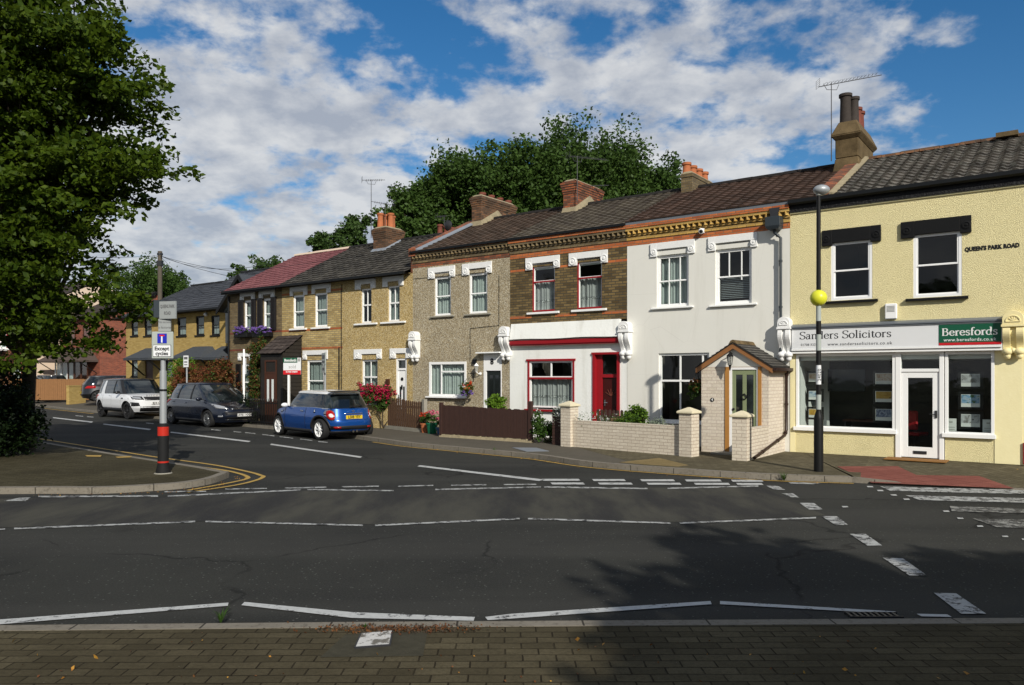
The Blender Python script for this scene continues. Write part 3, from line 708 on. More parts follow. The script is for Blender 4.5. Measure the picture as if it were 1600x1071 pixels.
def smoothline(pts, n=6):
    P = [Vector((p[0], p[1])) for p in pts]; res = []
    for i in range(len(P) - 1):
        p0, p1, p2, p3 = P[max(i - 1, 0)], P[i], P[i + 1], P[min(i + 2, len(P) - 1)]
        for k in range(n):
            t = k / n; res.append(tuple(.5 * ((2 * p1) + (p2 - p0) * t + (2 * p0 - 5 * p1 + 4 * p2 - p3) * t * t + (3 * p1 - p0 - 3 * p2 + p3) * t ** 3)))
    res.append(tuple(P[-1])); return res

gb = MB(); gb.face([(-700, -300, -.35), (700, -300, -.35), (700, 1200, -.35), (-700, 1200, -.35)]); tag(gb.build('ground', 'earth_ground'), kind='structure')
flat('road', [(-85, 5.3), (60, 5.3), (60, 80), (-85, 80)], 'asphalt', 0.0)
dust = [G(*p) for p in ((-260, 783), (262, 777), (480, 767.5), (850, 763.5), (1190, 762), (1290, 806), (1062, 816.5), (825, 811), (586, 820), (321, 815), (-260, 833))]
flat('raised_lane_surface', dust, 'dusty_asphalt', .004)

KZ = .10
kerb_px = [(1800, 772), (1600, 767), (1480, 761), (1358, 756), (1331, 754.5), (1200, 750), (1060, 741), (925, 730), (842, 718), (775, 711), (707, 704.5), (640, 698), (590, 691), (500, 679), (402, 669)]
kerb_r = [G(*p) for p in kerb_px[:5]]; kerb_l = [G(*p) for p in kerb_px[4:]]
far_pts = [G(402, 669), G(300, 660), G(148, 645.5), G(69, 637), (-42, 61), (-60, 80)]
kl = smoothline(kerb_l + far_pts[1:], 5); kr = smoothline(kerb_r, 4)
mb = MB(); strip(mb, kl, -.15, -.05, KZ + .004); tag(mb.build('kerb', 'kerb_stone'), kind='structure')
mb = MB(); strip(mb, kr, -.15, -.05, .022); dk_ = mb.build('dropped_kerb', 'kerb_stone')
e_ = Vector((kr[-1][0], kr[-1][1]))
for v in dk_.data.vertices:
    d_ = (Vector((v.co.x, v.co.y)) - e_).length
    if v.co.z > 0: v.co.z = .022 + .082 * max(0.0, 1 - d_ / 1.0)
tag(dk_, kind='structure')
def off_line(line, d):
    P = [Vector((p[0], p[1])) for p in line]; r = []
    for k, p in enumerate(P):
        t_ = (P[min(k + 1, len(P) - 1)] - P[max(k - 1, 0)]).normalized(); r.append((p.x - t_.y * d, p.y + t_.x * d))
    return r
kin = off_line(kl, -.15); krin = off_line(kr, -.15)
def nearest(line, pt): return min(range(len(line)), key=lambda i: (line[i][0] - pt[0]) ** 2 + (line[i][1] - pt[1]) ** 2)
i_split = nearest(kin, G(1010, 737)); i_far = nearest(kin, far_pts[2])
wallp = TER.W(-5.05, -1.75)[:2]; bx = TER.W(0.4, 12)[:2]
# block paved pavement in front of the shop and the white house: the part by the crossing dips to the road
ms = MB(); back = [TER.W(a, .6)[:2] for a in np.linspace(12, 0.0, 8)]
fr = krin; k2 = [back[int(round(i * 7 / (len(fr) - 1)))] for i in range(len(fr))]
zf = [.024 + .076 * max(0.0, min(1.0, (i - len(fr) + 5) / 4)) for i in range(len(fr))]
for i in range(len(fr) - 1):
    a, b, c, d = fr[i], fr[i + 1], k2[i + 1], k2[i]
    ms.face([(a[0], a[1], zf[i]), (b[0], b[1], zf[i + 1]), (c[0], c[1], .1), (d[0], d[1], .1)])
mainp = [(p[0], p[1], KZ) for p in kin[:i_split + 1]] + [(wallp[0], wallp[1], KZ)] + [TER.W(-5.05, .5, KZ), TER.W(0, .6, KZ)]
ms.face(mainp); o = ms.build('shop_pavement', 'far_block_paving'); tag(o, kind='structure')
bm = bmesh.new(); bm.from_mesh(o.data); bmesh.ops.recalc_face_normals(bm, faces=bm.faces); bm.to_mesh(o.data); bm.free()
path = [(p[0], p[1]) for p in kin[i_split:i_far + 1]] + [TER.W(-36, 2)[:2], TER.W(-36, 16)[:2], TER.W(14, 16)[:2], TER.W(14, .5)[:2], TER.W(-5.05, .5)[:2], wallp]
flat('pavement', path, 'grey_tarmac_path', KZ - .002)
# the far forecourt climbs from the pavement
fc = MB(); fl = [far_pts[2], far_pts[3], far_pts[4], far_pts[5]]
rows = [(0, .02), (2.2, .12), (6.5, .5), (45, .5)]
for i in range(3):
    for (d0, z0), (d1, z1) in zip(rows, rows[1:]):
        q = [(fl[i][0] + .594 * d0 + .8 * .0, fl[i][1] + .805 * d0, z0), (fl[i + 1][0] + .594 * d0, fl[i + 1][1] + .805 * d0, z0), (fl[i + 1][0] + .594 * d1, fl[i + 1][1] + .805 * d1, z1), (fl[i][0] + .594 * d1, fl[i][1] + .805 * d1, z1)]
        fc.face(q[::-1])
tag(fc.build('forecourt', 'grey_tarmac_path'), kind='structure')
# corner pavement on the left with its rounded kerb
isl = [(-330, 770), (-120, 773), (60, 772), (150, 772), (217, 769), (285, 764), (330, 756.5), (355, 747.5), (357, 741), (345, 735), (310, 728.5), (247, 719), (172, 707.5), (60, 689.5), (-60, 671)]
il = smoothline([G(*p) if i < 8 else G(*p, min(.104, .052 * (i - 7))) for i, p in enumerate(isl)], 4); il = il + [(-42, 47), (-60, 66)]
mb = MB(); strip(mb, il, .15, -.05, KZ + .004); tag(mb.build('corner_kerb', 'kerb_stone'), kind='structure')
iin = off_line(il, .15); flat('corner_pavement', iin + [(-90, 66), (-90, 12.3)], 'corner_block_paving', KZ)
# near pavement at the photographer's feet
nk = [G(-700, 985, .1), G(0, 977.5, .1), G(540, 972.5, .1), G(1600, 966, .1), G(2400, 962, .1)]
mb = MB(); strip(mb, nk, -.125, -.05, KZ + .004); tag(mb.build('near_kerb', 'kerb_stone'), kind='structure')
ni = off_line(nk, -.125); flat('near_pavement', ni + [(30, -40), (-30, -40)], 'block_paving', KZ)
flat('paving_patch', [G(500, 1028, KZ), G(540, 992, KZ), G(668, 988, KZ), G(661, 1026, KZ)], 'patch_tarmac', KZ + .003)
flat('red_tactile_paving', [G(*p, .05) for p in ((1308, 729), (1402, 728.5), (1432, 742.5), (1530, 744), (1590, 764), (1362, 754.5))], 'red_tactile', .068)
tw = MB(); P = [G(1308, 729, .09) + (.09,), G(1402, 728.5, .09) + (.09,), G(1432, 742.5, .07) + (.07,), G(1530, 744, .07) + (.07,), G(1585, 763.5, .034) + (.034,), G(1362, 754.5, .034) + (.034,)]
bpy.data.objects.remove(bpy.data.objects['red_tactile_paving'])
tw.face([P[0], P[5], P[2], P[1]]).face([P[2], P[5], P[4], P[3]]); tag(tw.build('red_tactile_paving', 'red_tactile'), kind='structure')
flat('yellow_tactile_paving', [G(*p, KZ) for p in ((966, 723), (1030, 716), (1076, 727.5), (1060, 729.6), (1012, 726.6))], 'yellow_tactile', KZ + .004)

# painted lines
def quads(name, mat, qs, z=.009):
    mb = MB()
    for q in qs: mb.face([G(*p) + (z,) for p in q])
    o = mb.build(name, mat); tag(o, kind='structure')
    bm = bmesh.new(); bm.from_mesh(o.data)
    for f in bm.faces:
        f.normal_update()
        if f.normal.z < 0: f.normal_flip()
    bm.to_mesh(o.data); bm.free(); return o
def dash(x0, y0, x1, y1, h): return [(x0, y0), (x1, y1), (x1 + h, y1 + h), (x0 + h, y0 + h)]
def thin(x0, y0, x1, y1, h): return [(x0, y0), (x1, y1), (x1, y1 + h), (x0, y0 + h)]
quads('near_zigzag_marking', 'white_road_paint', [
    [(-90, 976), (0, 970), (0, 977.5), (-90, 985)], [(0, 970), (357, 943.5), (356, 948.5), (0, 977.5)],
    [(382, 942.5), (550, 958.5), (550, 967.5), (377, 947.5)], [(550, 958.5), (742, 966), (740, 972), (550, 967.5)],
    [(758, 966), (800, 961), (800, 968.5), (762, 971)], [(800, 961), (1110, 941), (1112, 946), (800, 968.5)],
    [(1125, 941), (1400, 957.5), (1390, 960.5), (1125, 946)], [(1432, 961), (1480, 962), (1487, 966), (1440, 965)], [(1560, 968), (1700, 972), (1720, 980), (1560, 972)]])
quads('middle_zigzag_marking', 'worn_road_paint', [thin(-90, 832, 8, 827, 2.2), thin(22, 826, 305, 815, 2.4), thin(321, 815, 567, 821, 2.2), thin(586, 821, 812, 810.5, 2.4), thin(825, 810.5, 1048, 817.5, 2.3), thin(1062, 817.5, 1275, 809, 2.3)])
quads('far_zigzag_marking', 'worn_road_paint', [thin(-90, 779, -10, 777.5, 2.4), [(5, 784), (30, 779), (48, 778.5), (40, 784)], thin(60, 776, 247, 775, 2.3), thin(262, 775.5, 470, 765.5, 2.0), thin(480, 765, 615, 767, 1.8), thin(680, 765, 845, 761, 1.9), thin(850, 761, 1012, 763.5, 2.0), thin(1043, 763, 1185, 759.5, 2.0)])
quads('dashed_edge_marking', 'worn_road_paint', [thin(257, 768.5, 322, 768, 1.8), thin(352, 764.5, 417, 763.5, 1.5), thin(445, 763, 510, 761.5, 1.6), thin(534, 761, 592, 760, 1.6), thin(622, 760, 677, 758.7, 1.6), thin(705, 758.5, 760, 757.7, 1.6), thin(787, 757.5, 838, 757, 1.6)])
gw = [dash(a, 749.3 + k * .35, b, 749.3 + k * .35, 3) for k, (a, b) in enumerate(((846, 904), (925, 975), (1000, 1052), (1070, 1125), (1142, 1190)))] + [dash(a, 755 + k * .2, b, 755 + k * .2, 3) for k, (a, b) in enumerate(((860, 911), (934, 986), (1010, 1062), (1084, 1138), (1150, 1190)))]
quads('give_way_marking', 'white_road_paint', gw)
quads('block_line_marking', 'worn_road_paint', [[(1459, 928), (1494, 929), (1541, 961), (1502, 961)], [(1379, 872.7), (1410.6, 873.9), (1448.5, 900.8), (1421, 900.8)], [(1327.6, 835.6), (1352.4, 835.6), (1378.3, 853.8), (1355.3, 854)],
    [(1283.6, 807.9), (1307.5, 807.9), (1325.5, 821.6), (1306, 822)], [(1249.3, 787), (1271.7, 787), (1286, 797.4), (1264.2, 797.4)], [(1221, 772), (1238.8, 772), (1249, 778.6), (1236, 778)], [(1197, 760), (1215, 760), (1227, 766.4), (1209, 766)], [(1230, 754.4), (1284, 755.6), (1271, 757.6), (1236, 757)]])
quads('zebra_crossing_marking', 'worn_road_paint', [[(1375, 761), (1780, 771), (1780, 777.5), (1391, 768)], [(1415, 775), (1780, 784), (1780, 791), (1437.5, 782.5)]])
quads('faded_crossing_marking', 'very_worn_road_paint', [[(1484, 792), (1780, 802), (1780, 809), (1487, 800)], [(1520, 811.5), (1780, 818), (1780, 831), (1558, 825)]])
quads('crossing_stud_marking', 'white_road_paint', [dash(x, y, x + 9, y, 2) for x, y in ((1354, 760.5), (1370, 766.6), (1391, 773.6), (1411, 780.2), (1315, 792), (1473, 799), (1495, 810), (1526, 822.5), (1565, 838.5), (1596, 843))])
quads('centre_line_marking', 'white_road_paint', [[(83.6, 652.6), (146, 659.6), (143, 661), (82, 653.8)], [(162, 662.6), (236.6, 671), (233, 672.7), (161, 663.9)], [(267, 675.2), (392, 689.9), (388, 691.6), (266, 676.7)], [(424, 694), (566, 714.3), (563, 716.3), (422, 695.8)], [(656, 727.8), (852, 750.5), (842, 752.6), (652, 729.8)], [(20, 645.5), (60, 650), (58, 651), (20, 646.6)]])
quads('parking_bay_marking', 'worn_road_paint', [thin(x0, y0, x1, y1, 1.2) for x0, y0, x1, y1 in ((383, 676, 399, 677.6), (410, 679, 429, 681.4), (437, 682.4, 458, 685), (469, 686.2, 488, 688.6), (497, 690, 512, 691.5), (365, 674.4, 377, 675.6), (330, 671.2, 345, 672.6), (118, 649.4, 130, 650.5), (136, 651, 146, 651.8), (228, 661, 240, 662))])
def ribbon(name, mat, lines, wd, z=.009):
    mb = MB()
    for ln, o_ in lines: strip(mb, ln, wd, z, z, o_)
    return tag(mb.build(name, mat), kind='structure')
yl = [G(*p) for p in ((60, 686.5), (195, 708), (248, 716.2), (330, 727.4), (386, 738.6), (404, 744), (407.6, 746), (397.5, 751), (364, 759), (290, 770))]
yi = [G(*p) for p in ((262.5, 725), (300, 729.5), (345, 735.6), (366, 740), (380, 744.5), (382, 749), (352.5, 755.8), (290, 767))]
ym = MB(); strip(ym, smoothline(yl, 5), .085, .009, .009); strip(ym, smoothline(yi, 5), .085, .0095, .0095)
i_c = nearest(kl, G(640, 698)); strip(ym, kl[:i_c + 6], .075, .009, .009, .12)
lo = smoothline([G(*p) for p in ((148, 647), (69, 638.5))], 3); strip(ym, lo, .12, .009, .009)
tag(ym.build('yellow_line_marking', 'yellow_road_paint'), kind='structure')
o = bpy.data.objects['yellow_line_marking']; bm = bmesh.new(); bm.from_mesh(o.data)
for f in bm.faces:
    f.normal_update()
    if f.normal.z < 0: f.normal_flip()
bm.to_mesh(o.data); bm.free()
mb = MB()
for q in (((133, 711.5), (159, 711.5), (157, 714), (136, 713.6)), ((180, 714), (207, 712.6), (203, 715), (184, 715.6))): mb.face([G(*p, KZ + .01) + (KZ + .01,) for p in q][::-1])
tag(mb.build('kerb_tick_marking', 'yellow_road_paint'), kind='structure')

# ------------------------------------------------------------------ the terrace
A0 = S(1700); A_SW = 0.0; A_WB = S(980); A_BP = S(797); A_PG = S(645); A_GY = S(535); A_YS = S(440.6); A_END = S(358)
EAVE, RIDGE, TR = 5.98, 7.63, 3.5
DEP = 7.0
def rect(px0, px1, pyt, pyb, t=0.0, zt=None, zb=None):
    xm = (px0 + px1) / 2
    return (S(px0, t), S(px1, t), Z(xm, pyb, t) if zb is None else zb, Z(xm, pyt, t) if zt is None else zt)

# --- cream shop
shop = house('shop_building', 'cream rough-cast corner shop with white fascia sign, black window heads and grey pantiled roof', 'shop', 0.0)
X1 = 10.5
hw1 = rect(1303, 1362, 372, 470); hw2 = rect(1431, 1502, 356, 461)
hw1 = (S(1298.5), S(1363), 3.64, 5.0); hw2 = (S(1427), S(1503), 3.60, 5.0)
sw1 = (S(1244), S(1399), .68, 2.42); sdo = (S(1404), S(1472), .1, 2.42); sw2 = (S(1476.5), S(1554), .66, 2.42)
mb = MB(); holed(mb, 0, X1, 2.42, EAVE - .2, 0, [hw1, hw2], .14)
mb.face([(0, 0, EAVE - .2), (X1, 0, EAVE - .2), (X1, 0, EAVE), (0, 0, EAVE)])
shell(mb, 0.02, X1, .1, EAVE, .001, DEP, 1)
mb.face([(.02, .2, 2.75), (X1, .2, 2.75), (X1, DEP, 2.75), (.02, DEP, 2.75)], 2)
holed(mb, 0, sw1[1], .1, 2.42, 0, [sw1], .10); holed(mb, S(1476.5), S(1554), .1, 2.42, 0, [sw2], .1)
mb.build('wall', ['cream_roughcast', 'interior_dark', 'interior_white'], shop)
mb = MB(); mb.box(S(1554) + .002, S(1598), -.012, .1, .1, 2.43).box(S(1598), X1, -.006, .1, .1, 2.43); mb.build('smooth_pier', 'cream_smooth', shop); MB().box(0.0, .12, -.012, -.001, .1, 2.43).build('smooth_pier', 'cream_smooth', shop)
MB().prism([(.001, EAVE), (DEP, EAVE), (TR, RIDGE)], lambda u, v, d: (d, u, v), X1 - .2, X1).build('gable_wall', 'cream_roughcast', shop)
MB().box(S(1599), S(1599) + .1, -.05, -.013, .12, .55).build('red_plinth_corner', 'red_paint', shop)
mb = MB(); mb.box(.16, .2, .15, 1.5, .15, 2.4).box(.2, .52, 1.46, 1.5, .15, 2.4)
mb.box(.2, S(1600), .11, 1.3, 2.27, 2.42); mb.build('white_display_lining', 'interior_white', shop)
MB().box(.3, 5.6, 1.9, 1.95, .1, 2.7).build('back_partition', 'interior_dark', shop)
mb = MB(); mb.box(0, X1, -.06, -.001, EAVE - .2, EAVE + .02); mb.build('eaves_band', 'black_roughcast', shop)
MB().box(0, X1, -.035, -.001, EAVE - .23, EAVE - .201).build('eaves_moulding', 'cream_smooth', shop)
MB().prism([(-.19, -.02), (-.19, .06), (-.07, .06), (-.07, -.03), (-.13, -.06)], lambda u, v, d: (d, u, EAVE + .02 + v), 0, X1).build('gutter', 'black_plastic', shop)
for h_, a, b, zt in ((hw1, 1285, 1377, 5.27), (hw2, 1408, 1518, 5.27)):
    mb = MB(); x0, x1 = S(a), S(b); mb.box(x0, h_[0] + .03, -.06, -.001, zt - .36, zt).box(h_[1] - .03, x1, -.06, -.001, zt - .36, zt).box(h_[0] + .03, h_[1] - .03, -.06, .1, 4.965, zt)
    o = mb.build('lintel', 'black_paint', shop, bevel=.006)
    for xc in ((x0 + h_[0]) / 2, (x1 + h_[1]) / 2): rb = MB(); rb.lathe([(.085, -.06), (.085, -.075), (.06, -.08), (.055, -.066), (.03, -.066), (.02, -.082), (.003, -.084)], (xc, 0, zt - .2), 14, axis='y'); rb.build('rosette', 'black_paint', o, smooth=True)
    window(shop, h_[0], h_[1], h_[2], h_[3], t=.005, fw=.06, sash=True)
    MB().prism([(-.09, 0), (-.09, .05), (.06, .07), (.06, 0)], lambda u, v, d: (d, u, h_[2] - .07 + v), h_[0] - .14, h_[1] + .12).build('window_sill', 'black_paint', shop)
def shopwin(r, cols=()):
    a, b, c, d = r; mb = MB(); mb.box(a, a + .06, -.02, .08, c, d).box(b - .06, b, -.02, .08, c, d).box(a + .06, b - .06, -.02, .08, d - .06, d).box(a + .06, b - .06, -.02, .08, c, c + .06)
    o = mb.build('shop_window', 'white_gloss', shop, bevel=.004); MB().face([(a + .05, .03, c + .05), (b - .05, .03, c + .05), (b - .05, .03, d - .05), (a + .05, .03, d - .05)]).build('pane', 'glass', o)
    MB().box(a - .05, b + .03, -.07, -.021, c - .06, c + .03).build('window_sill', 'white_gloss', shop, bevel=.006); return o
shopwin(sw1); shopwin(sw2)
x0, x1 = sdo[0], sdo[1]
mb = MB(); mb.box(x0 - .06, x0 + .05, -.03, .1, .1, 2.44).box(x1 - .05, x1 + .04, -.03, .1, .1, 2.44).box(x0 + .05, x1 - .05, -.01, .1, 2.37, 2.44).box(x0 + .05, x1 - .05, -.02, .1, 1.99, 2.06); fr_ = mb.build('door_frame', 'white_gloss', shop, bevel=.005)
MB().face([(x0 + .05, .03, 2.06), (x1 - .05, .03, 2.06), (x1 - .05, .03, 2.37), (x0 + .05, .03, 2.37)]).build('fanlight_glass', 'glass', fr_)
dx0, dx1 = x0 + .052, x1 - .052; mb = MB(); st = .13
mb.box(dx0, dx0 + st, 0, .05, .13, 1.985).box(dx1 - st, dx1, 0, .05, .13, 1.985).box(dx0 + st, dx1 - st, 0, .05, 1.86, 1.985).box(dx0 + st, dx1 - st, 0, .05, .13, .36); dr = mb.build('door', 'white_gloss', shop, bevel=.005)
MB().face([(dx0 + st, .025, .36), (dx1 - st, .025, .36), (dx1 - st, .025, 1.86), (dx0 + st, .025, 1.86)]).build('door_glass', 'glass', dr)
MB().box((dx0 + dx1) / 2 - .13, (dx0 + dx1) / 2 + .13, -.012, -.001, .21, .275).build('letter_plate', 'dark_metal', dr)
MB().box(dx1 - .08, dx1 - .04, -.02, -.001, 1.0, 1.16).tube([(dx1 - .06, -.05, 1.08), (dx1 - .18, -.05, 1.08)], .011, 6).tube([(dx1 - .06, -.001, 1.08), (dx1 - .06, -.05, 1.08)], .01, 6).build('door_handle', 'dark_metal', dr)
# fascia sign
fx0, fx1 = S(1237, -.15), S(1566, -.15); fz0, fz1 = 2.53, 3.03
mb = MB(); mb.box(fx0, fx1, -.15, -.001, fz0, fz1); sg = mb.build('fascia_sign', 'sign_white', shop)
mb = MB(); mb.prism([(-.19, 0), (-.19, .03), (-.001, .09), (-.001, 0)], lambda u, v, d: (d, u, fz1 + .002 + v), fx0 - .03, fx1 + .02).box(fx0 - .02, fx1 + .02, -.172, -.1515, fz1 - .03, fz1); mb.build('sign_canopy', 'grey_fascia', sg)
mb = MB(); mb.box(fx0, fx1, -.17, -.001, fz0 - .035, fz0 - .002).box(fx0, fx1, -.12, -.001, fz0 - .06, fz0 - .037).box(fx0, fx1, -.14, -.001, fz0 - .1, fz0 - .062); mb.build('sign_moulding', 'white_gloss', sg)
gx = S(1467, -.15); mb = MB(); mb.box(gx, fx1 - .015, -.157, -.151, fz0 + .075, fz1 - .045); mb.build('green_panel', 'sign_green', sg)
MB().box(gx, fx1 - .015, -.157, -.151, fz0 + .02, fz0 + .073).build('red_stripe', 'sign_red', sg)
SIGN = (sg, fx0, fx1, fz0, fz1, gx)
bracket(shop, S(1583, -.2), 2.27, 3.22, 'cream_stucco', w=.37, pr=.27); bracket(shop, S(1226, -.15), 2.28, 3.30, 'white_stucco', w=.29, pr=.25)
mb = MB(); ax, az = S(1393), Z(1393, 487); mb.box(ax - .12, ax + .12, -.09, -.001, az - .17, az + .17); ab = mb.build('alarm_box', 'white_gloss', shop, bevel=.015)
mb = MB(); [mb.box(ax - .08, ax + .08, -.096, -.091, az - .01 + .028 * k, az + .004 + .028 * k) for k in range(5)]; mb.build('alarm_grille', 'ink_pale_grey', ab)
roof(shop, .9, X1, -.16, EAVE + .06, TR, RIDGE + .05, 'grey_pantile', course=.28, wave=.26, amp=.028, ridge='brown_red_brick', step=.04)
mb = MB(); mb.hexa([(.62, -.12, EAVE), (.9, -.12, EAVE), (.9, TR, RIDGE), (.62, TR, RIDGE), (.62, -.12, EAVE + .19), (.9, -.12, EAVE + .19), (.9, TR, RIDGE + .17), (.62, TR, RIDGE + .17)]); mb.build('raking_parapet', 'weathered_red_brick', shop)
MB().hexa([(.9, -.10, EAVE + .12), (1.04, -.10, EAVE + .085), (1.04, TR, RIDGE + .1), (.9, TR, RIDGE + .13), (.9, -.10, EAVE + .16), (1.04, -.10, EAVE + .12), (1.04, TR, RIDGE + .13), (.9, TR, RIDGE + .17)]).build('mortar_flashing', 'dirty_mortar', shop)
ca = (.36, .93, 2.7, 4.5)
mb = MB(); mb.hexa([(ca[0] - .1, 2.6, 7.0), (ca[1] + .1, 2.6, 7.0), (ca[1] + .1, 4.6, 7.0), (ca[0] - .1, 4.6, 7.0), (ca[0], 2.7, 7.62), (ca[1], 2.7, 7.62), (ca[1], 4.5, 7.62), (ca[0], 4.5, 7.62)]).box(ca[0], ca[1], ca[2], ca[3], 7.62, 8.12)
e = .1; mb.hexa([(ca[0], ca[2], 8.1), (ca[1], ca[2], 8.1), (ca[1], ca[3], 8.1), (ca[0], ca[3], 8.1), (ca[0] - e, ca[2] - e, 8.22), (ca[1] + e, ca[2] - e, 8.22), (ca[1] + e, ca[3] + e, 8.22), (ca[0] - e, ca[3] + e, 8.22)])
mb.hexa([(ca[0] - e, ca[2] - e, 8.2205), (ca[1] + e, ca[2] - e, 8.2205), (ca[1] + e, ca[3] + e, 8.2205), (ca[0] - e, ca[3] + e, 8.2205), (ca[0] + .06, ca[2] + .1, 8.6), (ca[1] - .06, ca[2] + .1, 8.6), (ca[1] - .06, ca[3] - .1, 8.6), (ca[0] + .06, ca[3] - .1, 8.6)])
ch = mb.build('chimney', 'weathered_stone', shop, bevel=.02)
for x, y, h, r, m in ((.56, 2.96, .84, .155, 'pot_black'), (.74, 3.10, .76, .13, 'pot_black'), (.62, 3.42, .78, .14, 'pot_red_dark'), (.66, 4.02, .64, .15, 'pot_red_dark'), (.68, 3.70, .66, .13, 'pot_red_dark')):
    p = MB(); pot(p, x, y, 8.52, h, r); p.build('chimney_pot', m, ch, smooth=True)
mb = MB(); mb.box(S(1556, 3.2), S(1556, 3.2) + .45, 3.15, 3.55, RIDGE + .02, RIDGE + .13); mb.build('ridge_slab', 'weathered_stone', shop)

# --- white rendered house with the porch
def cornice(root, x0, x1, cols, zw):
    """corbelled brick eaves: red band, thin courses, a row of dog-tooth bricks, two oversailing courses"""
    red, yel, drk = cols
    def course(a, b, pr, mat, nm): MB().box(x0, x1, -pr, -.0005, a, b).build(nm, mat, root)
    course(zw, zw + .145, .006, red, 'red_band')
    course(zw + .1455, zw + .215, .028, yel, 'corbel_course')
    course(zw + .2155, zw + .25, .012, drk, 'dark_course')  # thin course of dark brick, set back between the corbels
    course(zw + .2505, zw + .3, .035, yel, 'corbel_course')
    MB().box(x0, x1, -.03, -.0005, zw + .3005, zw + .385).build('corbel_course', drk, root)
    mb = MB(); n = int((x1 - x0) / .155); dx = (x1 - x0) / n
    for k in range(n):
        c = x0 + (k + .5) * dx
        mb.prism([(-.062, -.03), (0, -.118), (.062, -.03)], lambda u, v, d: (c + u, v, d), zw + .302, zw + .383)
    mb.build('dogtooth_course', yel, root)
    course(zw + .3855, zw + .455, .105, yel, 'oversailing_course'); course(zw + .4555, EAVE - .005, .125, red, 'oversailing_course')
wh = house('terraced_house', 'white rendered house with brick dog-tooth cornice, gabled porch and green door', 'house', A_WB)
ZW = 5.43
w1 = (S(1026), S(1076), 3.72, 5.09); w2 = (S(1117.5), S(1174.5), 3.70, 5.09); g1 = (S(1029), S(1108), .70, 2.50)
mb = MB(); holed(mb, A_WB, -.005, .1, ZW, 0, [w1, w2, g1], .13); mb.face([(A_WB, 0, ZW), (-.005, 0, ZW), (-.005, 0, EAVE), (A_WB, 0, EAVE)]); shell(mb, A_WB, -.005, .1, EAVE, .001, DEP, 1)
mb.box(A_WB + .02, -.02, 2.6, 2.66, .1, EAVE - .1, 1); mb.build('wall', ['white_render', 'interior_wall'], wh)
cornice(wh, A_WB, -.003, ('red_rubbed_brick', 'bright_yellow_brick', 'dark_stock_brick'), ZW)
hood(wh, S(1017), S(1086), 5.42, w1[0], w1[1]); hood(wh, S(1107), S(1184), 5.42, w2[0], w2[1])
window(wh, *w1, t=.06, sash=True, cols=((.36, 0, .5), (.7, 0, .5), (.36, .5, 1), (.7, .5, 1)), curtain='net_curtain', sill=(.14, .055, .07))
window(wh, *w2, t=.06, sash=True, cols=((.36, .5, 1), (.7, .5, 1), (.7, .42, .5)), sill=(.14, .055, .07), label='sash window with its lower half raised over a slatted blind')
bl = MB(); [bl.box(w2[0] + .08, w2[1] - .08, .19, .235, 3.86 + .045 * k, 3.874 + .045 * k) for k in range(12)]; bl.build('window_blind', 'metal_grey', wh)
window(wh, *g1, t=.05, fw=.06, bars=(.6,), cols=((.42, 0, 1), (.86, 0, 1)), inner=True, sill=(.03, .05, .05))
MB().box(A_WB - .0, -.0, -.10, -.001 + .02, EAVE - .003, EAVE + .1).build('eaves_fascia', 'grey_fascia', wh)
roof(wh, A_WB + .0, .62, -.12, EAVE + .09, TR, RIDGE, 'redbrown_roof_tile', course=.27, wave=.3, amp=.012, step=.034)
# hopper head and downpipe
hx = S(1208, -.15); mb = MB(); mb.hexa([(hx - .10, -.27, 5.40), (hx + .16, -.27, 5.40), (hx + .16, -.04, 5.40), (hx - .10, -.04, 5.40), (hx - .15, -.3, 5.47), (hx + .2, -.3, 5.47), (hx + .2, -.01, 5.47), (hx - .15, -.01, 5.47)]).box(hx - .15, hx + .2, -.3, -.01, 5.4705, 5.70)
hp = mb.build('hopper_head', 'slate_pipe', wh, bevel=.008); MB().hexa([(hx - .05, -.2, 5.7), (hx + .1, -.2, 5.7), (hx + .1, -.05, 5.7), (hx - .05, -.05, 5.7), (hx - .1, -.14, 5.93), (hx + .15, -.14, 5.93), (hx + .15, -.03, 5.93), (hx - .1, -.03, 5.93)]).build('outlet_chute', 'dark_metal', hp)
dpx = S(1220, -.08); pipe(wh, [(hx + .03, -.15, 5.45), (hx + .03, -.15, 5.33), (dpx, -.09, 5.2), (dpx, -.09, 3.0), (dpx, -.09, 2.45)], .034, 'slate_pipe')
cx = S(1097, -.05); mb = MB(); mb.ball((cx, -.1, 5.585), .075, 14, 10); mb.box(cx - .05, cx + .05, -.06, -.01, 5.54, 5.66); cv = mb.build('security_camera', 'white_gloss', wh, smooth=True); MB().ball((cx + .01, -.135, 5.575), .052, 12, 8).build('camera_lens', 'black_plastic', cv, smooth=True)
chimney(wh, S(1064, 3.0), S(1082, 3.0), 3.0, 4.7, 7.0, 8.0, 'sooty_stock_brick', [(S(1074, 3.3), 3.25 + .45 * k, .36, .13, 'terracotta') for k in range(4)], 'dirty_mortar', courses=1, flare=.02)
bracket(wh, S(975, -.2), 2.38, 3.38, 'white_stucco', w=.31, pr=.25)
